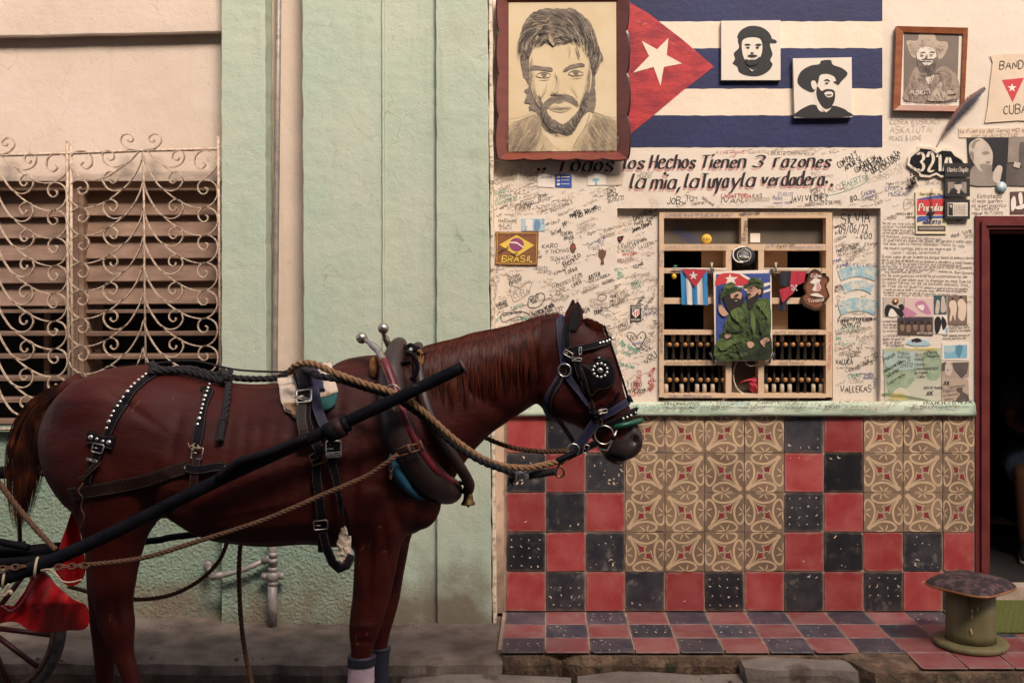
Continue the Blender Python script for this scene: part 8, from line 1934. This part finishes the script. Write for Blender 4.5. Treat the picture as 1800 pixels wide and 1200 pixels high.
mb.build('frayed_tuft', R_blk, le, kind='stuff'); mb = MB(); mb.tube([H(*p) for p in cr([(990, 812, .1), (984, 816, .1), (978, 826, .1), (977, 834, .1), (984, 838, .1), (991, 834, .1), (990, 824, .1), (984, 818, .1)], 4)], .0042, 8); mb.tube([H(982, 818, .1), H(998, 806, .09)], .005, 8); mb.build('snap_clip', M_brass, le)
mb = MB(); mb.tube([H(*p) for p in cr([(975, 812, .1), (988, 806, .1), (1000, 800, .09), (1012, 795, .085)], 5)], .012, 10); mb.build('covered_end', L_blk, le)
# ------------------------------------------------------------ carriage behind the horse
M_shaft = mat('worn_black_shaft_paint', (.004, .0038, .006), .6, (.009, .008, .010), 20, bump=.4, bscale=60, bdist=.002, spec=.08, stretch=(.5, 1, 1), col3=(.11, .09, .08), n3=34, t3=.66)
M_oxr = mat('dark_red_carriage_paint', (.06, .006, .010), .45, (.035, .005, .007), 12, bump=.3, bscale=40)
ca_ = thing('horse_carriage', (W(-60, 0, HD).x, HD - D0, -.17), 'black and dark red horse carriage, only its shafts, cross bars and front wheel in view', 'carriage')
SH = [(-160, 1075, .42), (0, 1019, .41), (90, 985, .40), (200, 935, .385), (300, 885, .375), (400, 836, .37), (510, 786, .365), (600, 745, .36), (700, 699, .36), (815, 644, .355)]
P = [H(*p) for p in cr(SH, 5)]; n = len(P)
mb = MB(); mb.tube(P, [.021 + .002 * min(1, (n - i) / n * 1.4) for i in range(n)], 16); sh_ = mb.build('shaft', M_shaft, ca_)
mb = MB(); e = P[-1]; mb.tube([P[-2].lerp(e, .85), e + (e - P[-2]).normalized() * .003], .0255, 16); mb.build('worn_end', mat('bare_rusty_end', (.12, .05, .03), .7, (.05, .03, .03), 40), sh_)
SF = [(-160, 1000, -.42), (60, 962, -.40), (255, 951, -.38), (300, 944, -.38), (364, 934, -.38), (480, 900, -.37), (600, 820, -.36), (740, 740, -.36)]
mb = MB(); mb.tube([H(*p) for p in cr(SF, 5)], .014, 12); mb.build('far_shaft', M_shaft, ca_)
# leather sleeve and tug loop on the near shaft
tg = thing('shaft_tug', H(600, 765, .38), 'wide black leather tug sleeve holding the near shaft at the saddle', 'tug'); mb = MB()
mb.tube([H(x, y, .368) for x, y in ((574, 762), (592, 754))], .034, 16); mb.build('loop', L_blk, tg); mb = MB(); mb.tube([H(x, y, .366) for x, y in ((588, 755), (604, 748))], .036, 16); mb.build('loop', L_brn, tg); mb = MB(); mb.tube([H(x, y, .366) for x, y in ((598, 748), (612, 742))], .031, 16); mb.build('loop', L_blk, tg)
lt = thing('shaft_wrap', H(430, 830, .4), 'black leather strap wound along the near shaft in front of the flank', 'strap'); mb = MB()
mb.tube([H(x, y, .37 + z_) for x, y, z_ in cr([(385, 838, .02), (420, 812, .03), (470, 796, .03), (520, 776, .02), (540, 768, .01)], 5)], .022, 12, flat=.7); mb.build('leather', L_blk, lt)
# cross bars, springs, far metalwork left
def barc(pts, r, m, nm='bar', par=None): mb = MB(); mb.tube([H(*p) for p in cr(pts, 4)], r, 12); return mb.build(nm, m, par or ca_)
barc([(-200, 845, -.1), (-20, 831, -.1), (66, 832, -.1)], .024, M_shaft, 'splinter_bar'); barc([(40, 826, -.02), (98, 819, .05)], .015, M_oxr, 'painted_rod'); mb = MB(); mb.ball(H(76, 831, .04), .014, 0, 10); mb.build('bolt', M_rust, ca_)
barc([(34, 905, -.1), (35, 945, -.1), (36, 962, -.1)], .008, M_oxr, 'stay_rod'); barc([(28, 955, -.1), (44, 955, -.1)], .010, M_oxr, 'stay_foot')
barc([(-200, 978, -.06), (0, 972, -.06), (105, 968, -.06)], .028, M_shaft, 'cross_beam'); barc([(-200, 1000, .0), (0, 990, .0), (90, 982, .0)], .020, M_shaft, 'cross_beam'); barc([(-120, 930, 0), (0, 952, 0), (50, 962, 0)], .014, M_shaft, 'spring_leaf')
mb = MB()
for i in range(10):
    c_ = H(-6 + i * 11, 1000 - i * 1.2, .43) if i < 5 else H(104 + (i - 5) * 11, 996 - (i - 5) * .6, .43)
    mb.tube([c_ + Vector((cos(a) * .015, sin(a) * .004 * (1 if i % 2 else .3), sin(a) * .008 * (1 if i % 2 else .4))) for a in [2 * pi * k / 12 for k in range(12)]], .0034, 6, closed=True)
mb.build('trace_chain', M_rust, ca_, kind='stuff')
# wheel (far front)
WD = 4.43; WC = W(-27, 1101, WD); WR = .326
wh = bpy.data.objects.new('wheel', None); link(wh, WC, ca_)
mb = MB(); mb.tube([WC + Vector((cos(a) * WR, 0, sin(a) * WR)) for a in [2 * pi * k / 48 for k in range(48)]], .021, 12, closed=True); mb.build('tyre', mat('dusty_tyre', (.035, .032, .033), .85, (.10, .085, .075), 30, bump=.5, bscale=80), wh)
mb = MB(); mb.tube([WC + Vector((cos(a) * (WR - .032), 0, sin(a) * (WR - .032))) for a in [2 * pi * k / 48 for k in range(48)]], .013, 10, closed=True); mb.build('rim', mat('bare_wood_rim', (.16, .10, .07), .8, (.07, .05, .04), 30), wh)
for k in range(12): a = 2 * pi * k / 12 - radians(7); mb = MB(); mb.tube([WC + Vector((cos(a) * .04, 0, sin(a) * .04)), WC + Vector((cos(a) * (WR - .04), 0, sin(a) * (WR - .04)))], .0115, 8); mb.build('spoke', M_oxr, wh)
mb = MB(); mb.lathe([(.03, -.06), (.045, -.04), (.045, .04), (.03, .06)], WC, 'y', 16); mb.build('hub', M_oxr, wh)
w2 = bpy.data.objects.new('wheel', None); c2 = Vector((WC.x, WC.y - 1.15, WC.z)); link(w2, c2, ca_)   # its pair nearer the viewer, out of frame
c2.x -= .75; w2.location = c2 - WL[ca_.name]; WL[w2.name] = c2
for ch in list(wh.children): o = ch.copy(); C.objects.link(o); o.parent = w2
mb = MB(); mb.tube([WC, Vector((WC.x - .75, WC.y - 1.15, WC.z))], .02, 10); mb.build('axle', M_shaft, ca_)
mb = MB(); mb.box((W(-560, 0, HD).x, HD - D0 - .35, .05), (W(-210, 0, HD).x, HD - D0 + .35, .42)); mb.build('carriage_body', M_oxr, ca_)
# far traces and loose ropes
ropething('trace_rope', 'brown trace rope running low across the belly from the collar bracket to the shaft chain', [[H(138, 994, .42), H(250, 980, .41), H(350, 950, .41), H(450, 918, .40), H(520, 890, .39), H(560, 872, .37), H(640, 838, .34), H(680, 812, .34), H(700, 798, .325)]], R_brn, .0085)
ropething('tether_rope', 'brown rope slanting down at the left edge in front of the tail', [[H(-30, 812, .3), H(0, 850, .3), H(30, 890, .3), H(60, 925, .31), H(98, 966, .33)]], R_brn, .010)
ropething('slack_rope', 'slack brown rope sagging behind the hind leg below the belly', [[W(120, 1030, 4.15), W(180, 1045, 4.12), W(240, 1053, 4.1), W(300, 1045, 4.1), W(350, 1020, 4.1), W(385, 985, 4.1), W(402, 945, 4.1)]], R_brn, .0085)
ropething('hanging_rope', 'long brown rope hanging straight down behind the belly to the pavement', [[W(424, 940, 4.15), W(420, 1000, 4.15), W(423, 1080, 4.15), W(430, 1140, 4.15), W(442, 1200, 4.15), W(455, 1240, 4.15), W(470, 1252, 4.16)]], R_brn, .0095)
# ------------------------------------------------------------ red bag
rg = thing('red_bag', H(80, 1110, .2), 'bright red sheet bag tied to the shaft behind the hind leg', 'bag')
M_rbag = mat('red_plastic_sheet', (.55, .010, .012), .42, (.42, .008, .010), 5, bump=.35, bscale=14, bdist=.01, spec=.5)
def drape(name, outline, yfn, n=5, m=None):
    ol = cr(outline, n, True); cx = sum(p[0] for p in ol) / len(ol); cy = sum(p[1] for p in ol) / len(ol); V = []; N_ = len(ol); RG = 12
    for k in range(RG + 1):
        for (x, y) in ol: X_, Y_ = cx + (x - cx) * k / RG, cy + (y - cy) * k / RG; V.append(H(X_, Y_, yfn(X_, Y_)))
    mb = MB(); mb.add(V, [(k * N_ + i, k * N_ + (i + 1) % N_, (k + 1) * N_ + (i + 1) % N_, (k + 1) * N_ + i) for k in range(RG) for i in range(N_)], 0, True); return mb.build(name, m or M_rbag, rg)
drape('upper_flap', [(129, 893), (136, 915), (143, 945), (150, 985), (150, 1005), (140, 1024), (118, 1028), (98, 1005), (104, 962), (116, 928)], lambda x, y: .12 + .02 * sin(x * .18) - (y - 900) * .0004)
drape('pouch', [(71, 1004), (84, 1012), (100, 1028), (128, 1052), (152, 1064), (157, 1092), (146, 1106), (110, 1108), (84, 1111), (50, 1106), (24, 1092), (-20, 1098), (-60, 1090), (-40, 1060), (8, 1070), (22, 1066), (42, 1040), (56, 1014)], lambda x, y: .38 + .05 * sin((x - 70) * .045) * sin(max(0, (y - 1000)) * .03) + .014 * sin(x * .21 + y * .05) * min(1, (y - 1000) / 60) - max(0, y - 1060) * .0012)
mb = MB(); q = [(2, 1064, .44), (18, 1074, .43), (32, 1066, .43), (48, 1044, .42), (60, 1022, .41), (70, 1006, .40)]; mb.tube([H(*p) for p in cr(q, 5)], .006, 6); mb.build('hem', mat('dark_red_hem', (.10, .004, .006), .5), rg)
mb = MB(); mb.tube([H(*p) for p in cr([(72, 1002, .44), (86, 1000, .45), (98, 1008, .45), (108, 1020, .45), (124, 1023, .45), (144, 1018, .45)], 5)], .0028, 6); mb.tube([H(*p) for p in cr([(72, 1002, .44), (90, 1004, .45), (104, 1014, .45)], 5)], .0028, 6); mb.build('tie_cord', MATS['pale_twine'], rg)
tw_ = thing('twine_binding', H(30, 1020, .42), 'pale twine bound round the near shaft where the red bag hangs', 'twine')
for (x, y) in ((64, 996), (8, 1016)):
    c_ = H(x, y, .405); mb = MB(); mb.tube([c_ + Vector((cos(a) * .004 - sin(a) * .010, sin(a) * .03, cos(a) * .031)) for a in [2 * pi * k / 16 for k in range(16)]], .0045, 6, closed=True); mb.build('loop', MATS['pale_twine'], tw_)
mb = MB(); mb.tube([H(*p) for p in cr([(16, 1026, .44), (10, 1034, .44), (4, 1044, .44), (8, 1046, .44), (18, 1038, .44), (20, 1044, .44)], 4)], .0055, 6); mb.build('tail_end', MATS['pale_twine'], tw_)
# ------------------------------------------------------------ stool, mat, person, shoes
SD = dz(0, 1132) ; sx = W(1706, 0, SD).x; sy = SD - D0
st_ = thing('stool', (sx, sy, 0), 'low stool with olive wooden spool base and dark patterned cushion seat by the doorway', 'stool')
M_ol = mat('olive_painted_wood', (.125, .105, .042), .65, (.17, .14, .062), 10, .3, .7, bump=.4, bscale=40, bdist=.002, stretch=(3, 3, .5), col3=(.07, .05, .025), n3=9, t3=.62)
mb = MB(); R1 = .112; mb.lathe([(.158, .0), (.162, .006), (.162, .018), (.156, .024), (.128, .026)], (sx, sy, 0), 'z', 40); mb.build('base_disc', M_ol, st_)
mb = MB(); mb.lathe([(R1, .0), (R1 * .97, .04), (R1 * .955, .12), (R1 * .95, .234)], (sx, sy, .024), 'z', 40); mb.build('drum', M_ol, st_)
mb = MB()
for (x, z) in ((-.035, .17), (-.012, .18), (-.036, .145), (-.040, .085), (-.037, .075)): mb.poly([(sx + x + a, sy - .1075 + abs(x) * .12 - .003, z + b) for a, b in ((0, 0), (.004, .010), (.001, .026), (-.005, .014))], 0)
mb.build('bare_chips', mat('bare_wood_chip', (.50, .33, .18), .8), st_, kind='stuff')
st_a = radians(38); Sz = .262
def rsq(r, n=48, e=4.2, ang=st_a):
    o = []
    for k in range(n):
        a = 2 * pi * k / n; c, s = cos(a), sin(a); q = (abs(c) ** e + abs(s) ** e) ** (-1 / e) * r; x, y = c * q, s * q; o.append((x * cos(ang) - y * sin(ang), x * sin(ang) + y * cos(ang)))
    return o
def sq_loft(levels, m, nm):
    R = [[Vector((sx + x, sy + y, z)) for x, y in rsq(r)] for r, z in levels]; lf_ = loft(R, seg=48); lf_.build(nm, m, st_)
sq_loft([(.160, Sz), (.165, Sz + .003), (.165, Sz + .010), (.160, Sz + .012)], mat('varnished_ply_edge', (.36, .14, .045), .5, (.25, .09, .03), 30), 'seat_board')
M_cu = mat('dark_floral_fabric', (.024, .012, .014), .8, (.085, .045, .042), 24, .47, .56, bump=.6, bscale=60, bdist=.003, col3=(.012, .008, .012), n3=11, t3=.55)
mb = MB(); N_ = 48; V = []; lv = [(0, .0), (.25, 0), (.5, 0), (.72, 0), (.88, 0), (.97, 0), (1.0, 0)]
for s, _ in lv:
    for x, y in rsq(.163):
        X_, Y_ = x * s, y * s; u, v = X_ * cos(-st_a) - Y_ * sin(-st_a), X_ * sin(-st_a) + Y_ * cos(-st_a)
        tuft = .007 * (abs(sin(u * 27)) * abs(sin(v * 27))) ** .5; V.append((sx + X_, sy + Y_, Sz + .012 + (.034 * (1 - s ** 5) + tuft * (1 - s ** 6)) ))
mb.add(V, [(k * N_ + i, (k + 1) * N_ + i, (k + 1) * N_ + (i + 1) % N_, k * N_ + (i + 1) % N_) for k in range(len(lv) - 1) for i in range(N_)], 0, True); mb.build('cushion', M_cu, st_)
gm = thing('door_mat', (W(1760, 0, 5.1).x, -.1, 0), 'thin olive green woven mat on the tiles in front of the doorway', 'mat')
M_mat = mat('green_woven_mat', (.105, .115, .018), .9, (.07, .08, .014), 60, bump=.5, bscale=200, bdist=.002)
x0, x1 = W(1636, 0, 5.41).x, 2.78; mb = MB(); ya, yb2 = -.35, .17
mb.poly  # woven sheet with raised rows
v = []; nx, ny = 120, 40
for j in range(ny + 1):
    for i in range(nx + 1):
        u, w = i / nx, j / ny; xx = x0 + (x1 - x0) * u + (w) * .0 + .02 * 0; yy = yb2 + (ya - yb2) * w; v.append((xx, yy, .006 + .0022 * ((i + (j // 2) % 2 * 2) % 4 < 2) * (j % 2)))
mb.add(v, [(j * (nx + 1) + i, (j + 1) * (nx + 1) + i, (j + 1) * (nx + 1) + i + 1, j * (nx + 1) + i + 1) for j in range(ny) for i in range(nx)], 0)
mb.box((x0, ya, .0005), (x1, yb2, .005)); mb.build('mat_sheet', M_mat, gm)
# person sitting inside the doorway, mostly beyond the frame
def skin_mesh(name, verts, edges, m, parent, loc, lv=2, root=0):
    me = bpy.data.meshes.new(name); me.from_pydata([v[:3] for v in verts], edges, []); o = bpy.data.objects.new(name, me); C.objects.link(o)
    md = o.modifiers.new('s', 'SKIN'); md.use_smooth_shade = True; sk = me.skin_vertices[0].data
    for i, v in enumerate(verts): sk[i].radius = (v[3], v[4] if len(v) > 4 else v[3]); sk[i].use_root = (i == root)
    su = o.modifiers.new('u', 'SUBSURF'); su.levels = lv; su.render_levels = lv
    dgx = bpy.context.evaluated_depsgraph_get(); nm_ = bpy.data.meshes.new_from_object(o.evaluated_get(dgx)); bpy.data.objects.remove(o)
    nm_.materials.clear(); nm_.materials.append(m)
    for p in nm_.polygons: p.use_smooth = True
    ob = bpy.data.objects.new(name, nm_); link(ob, loc, parent); return ob
PD = 6.3; px0 = W(1846, 0, PD).x; pz = .0; PY = PD - D0
K = W(1800, 828, PD); A = W(1800, 945, PD)
kn_ = Vector((K.x, PY, CAMH - (828 - 525) * PD / F)); 
pe = thing('person', (kn_.x + .2, PY + .3, 0), 'person in blue denim shorts and trainers sitting in the dark doorway, mostly cut off', 'person')
M_skin = mat('brown_skin', (.17, .065, .035), .5, (.20, .08, .045), 12); k0 = kn_; hipL = k0 + Vector((.16, .40, .02)); hipR = hipL + Vector((.20, .02, 0)); pel = (hipL + hipR) / 2 + Vector((0, .02, .04)); ank = Vector((k0.x + .015, k0.y + .02, .08)); kR = hipR + Vector((.10, -.40, .0)); aR = Vector((kR.x + .03, kR.y + .03, .08))
z = pel.z; up = Vector((0, 0, 1)); ch = pel + Vector((-.01, -.06, .30)); nk = pel + Vector((-.01, -.09, .50)); hd = nk + Vector((0, -.03, .13)); sL = nk + Vector((-.18, .0, -.06)); sR = nk + Vector((.18, 0, -.06)); eL = sL + Vector((-.05, -.12, -.24)); eR = sR + Vector((.05, -.12, -.24)); wL = eL + Vector((.08, -.20, -.03)); wR = eR + Vector((-.06, -.2, -.03))
Vx = [(*pel, .15, .12), (*(pel.lerp(ch, .5)), .13, .11), (*ch, .15, .11), (*nk, .06, .06), (*hd, .085, .10), (*(hd + up * .10), .075, .09), (*hipL, .09, .09), (*k0, .062, .06), (*(k0.lerp(ank, .35)), .058, .058), (*ank, .034, .036), (*hipR, .09, .09), (*kR, .062, .06), (*(kR.lerp(aR, .35)), .058, .058), (*aR, .034, .036), (*sL, .065, .06), (*eL, .042, .042), (*wL, .028, .026), (*(wL + Vector((.03, -.07, -.01))), .036, .018), (*sR, .065, .06), (*eR, .042, .042), (*wR, .028, .026), (*(wR + Vector((-.03, -.07, -.01))), .036, .018)]
Ex = [(0, 1), (1, 2), (2, 3), (3, 4), (4, 5), (0, 6), (6, 7), (7, 8), (8, 9), (0, 10), (10, 11), (11, 12), (12, 13), (2, 14), (14, 15), (15, 16), (16, 17), (2, 18), (18, 19), (19, 20), (20, 21)]
skin_mesh('body', Vx, Ex, M_skin, pe, (0, 0, 0))
M_den = mat('blue_denim', (.045, .07, .12), .85, (.09, .125, .18), 30, bump=.5, bscale=200, bdist=.001)
def limb_sleeve(a, b, ra, rb, nm, m, c=None): mb = MB(); P = [a, a.lerp(b, .5) if c is None else c, b]; mb.tube(P, [ra, (ra + rb) / 2, rb], 18); mb.build(nm, m, pe)
limb_sleeve(hipL, hipL.lerp(k0, .93), .125, .098, 'shorts_leg', M_den); limb_sleeve(hipR, hipR.lerp(kR, .93), .125, .098, 'shorts_leg', M_den); limb_sleeve(pel - up * .06, pel + up * .16, .19, .16, 'shorts_waist', M_den)
M_sh = mat('dark_shirt', (.03, .02, .022), .85); limb_sleeve(pel + up * .1, nk - up * .04, .175, .15, 'shirt', M_sh); limb_sleeve(sL, sL.lerp(eL, .7), .085, .07, 'shirt_sleeve', M_sh); limb_sleeve(sR, sR.lerp(eR, .7), .085, .07, 'shirt_sleeve', M_sh)
mb = MB(); mb.ball(hd + up * .075 + Vector((0, .025, .01)), .108, 0, 16, (.86, 1, 1)); mb.build('hair', mat('black_hair', (.01, .008, .008), .6), pe)
for s in (-1, 1): mb = MB(); mb.ball(hd + Vector((s * .035, -.105, .045)), .012, 0, 8); mb.build('eye', Q_w, pe)
mb = MB(); mb.ball(hd + Vector((0, -.12, .01)), .02, 0, 8, (.8, 1, 1.3)); mb.build('nose', M_skin, pe)
def shoe(par_, c, name, lab=None, m=None, ang=-110, top_level=False):
    a = radians(ang); rows = []
    for (t, w, h) in ((-.11, .030, .07), (-.09, .038, .085), (-.03, .040, .085), (.03, .043, .062), (.09, .048, .045), (.14, .042, .034), (.165, .02, .022)):
        rg_ = []
        for k in range(12):
            b = 2 * pi * k / 12; x, y, z = t, cos(b) * w, .022 + max(0, h / 2 + sin(b) * h / 2); rg_.append(Vector((c.x + x * cos(a) - y * sin(a), c.y + x * sin(a) + y * cos(a), c.z + z)))
        rows.append(rg_)
    up_ = loft(rows, seg=12); rows2 = [[Vector((c.x + t * cos(a) - s * w * sin(a), c.y + t * sin(a) + s * w * cos(a), c.z + zz)) for s, zz in ((1, .002), (1, .024), (-1, .024), (-1, .002))] for t, w in ((-.115, .03), (-.09, .043), (0, .044), (.08, .052), (.14, .046), (.17, .02))]
    so = loft(rows2, seg=4)
    if top_level: root = thing(name, c, lab, 'shoe')
    else: root = None
    P_ = root or par_; u_ = up_.build('shoe' if not root else 'upper', m, P_); so.build('sole', Q_w, u_ if not root else root); return P_
shoe(pe, Vector((ank.x - .01, ank.y - .05, .0)), 'shoe', m=mat('black_trainer', (.02, .018, .02), .6)); shoe(pe, Vector((aR.x, aR.y - .05, 0)), 'shoe', m=MATS['black_trainer'])
tsz = dz(.20, 915); ctr = W(1744, 0, 7.2)
bx_ = thing('low_box', (ctr.x + .1, 7.35 - D0, 0), 'dark low box just inside the doorway under a pale trainer', 'box'); mb = MB(); mb.box((ctr.x - .10, 7.10 - D0, 0), (ctr.x + .35, 7.5 - D0, .0)) if False else mb.box((ctr.x - .05, 7.12 - D0, .001), (ctr.x + .38, 7.5 - D0, CAMH - (936 - 525) * 7.25 / F)); mb.build('box_body', mat('dark_box', (.03, .02, .017), .8), bx_)
shoe(None, Vector((ctr.x + .13, 7.28 - D0, CAMH - (936 - 525) * 7.25 / F)), 'pale_trainer', 'pale trainer shoe resting on the dark low box inside the doorway', m=mat('pale_trainer', (.40, .33, .30), .6), ang=-15, top_level=True)
sp_ = thing('small_knob', W(1742, 795, 7.4), 'tiny brass lamp glint far inside the dark doorway', 'knob'); mb = MB(); mb.ball(W(1742, 793, 7.4), .012, 0, 10); mb.build('brass_knob', M_brass, sp_)  # plain brass ball far inside the doorway
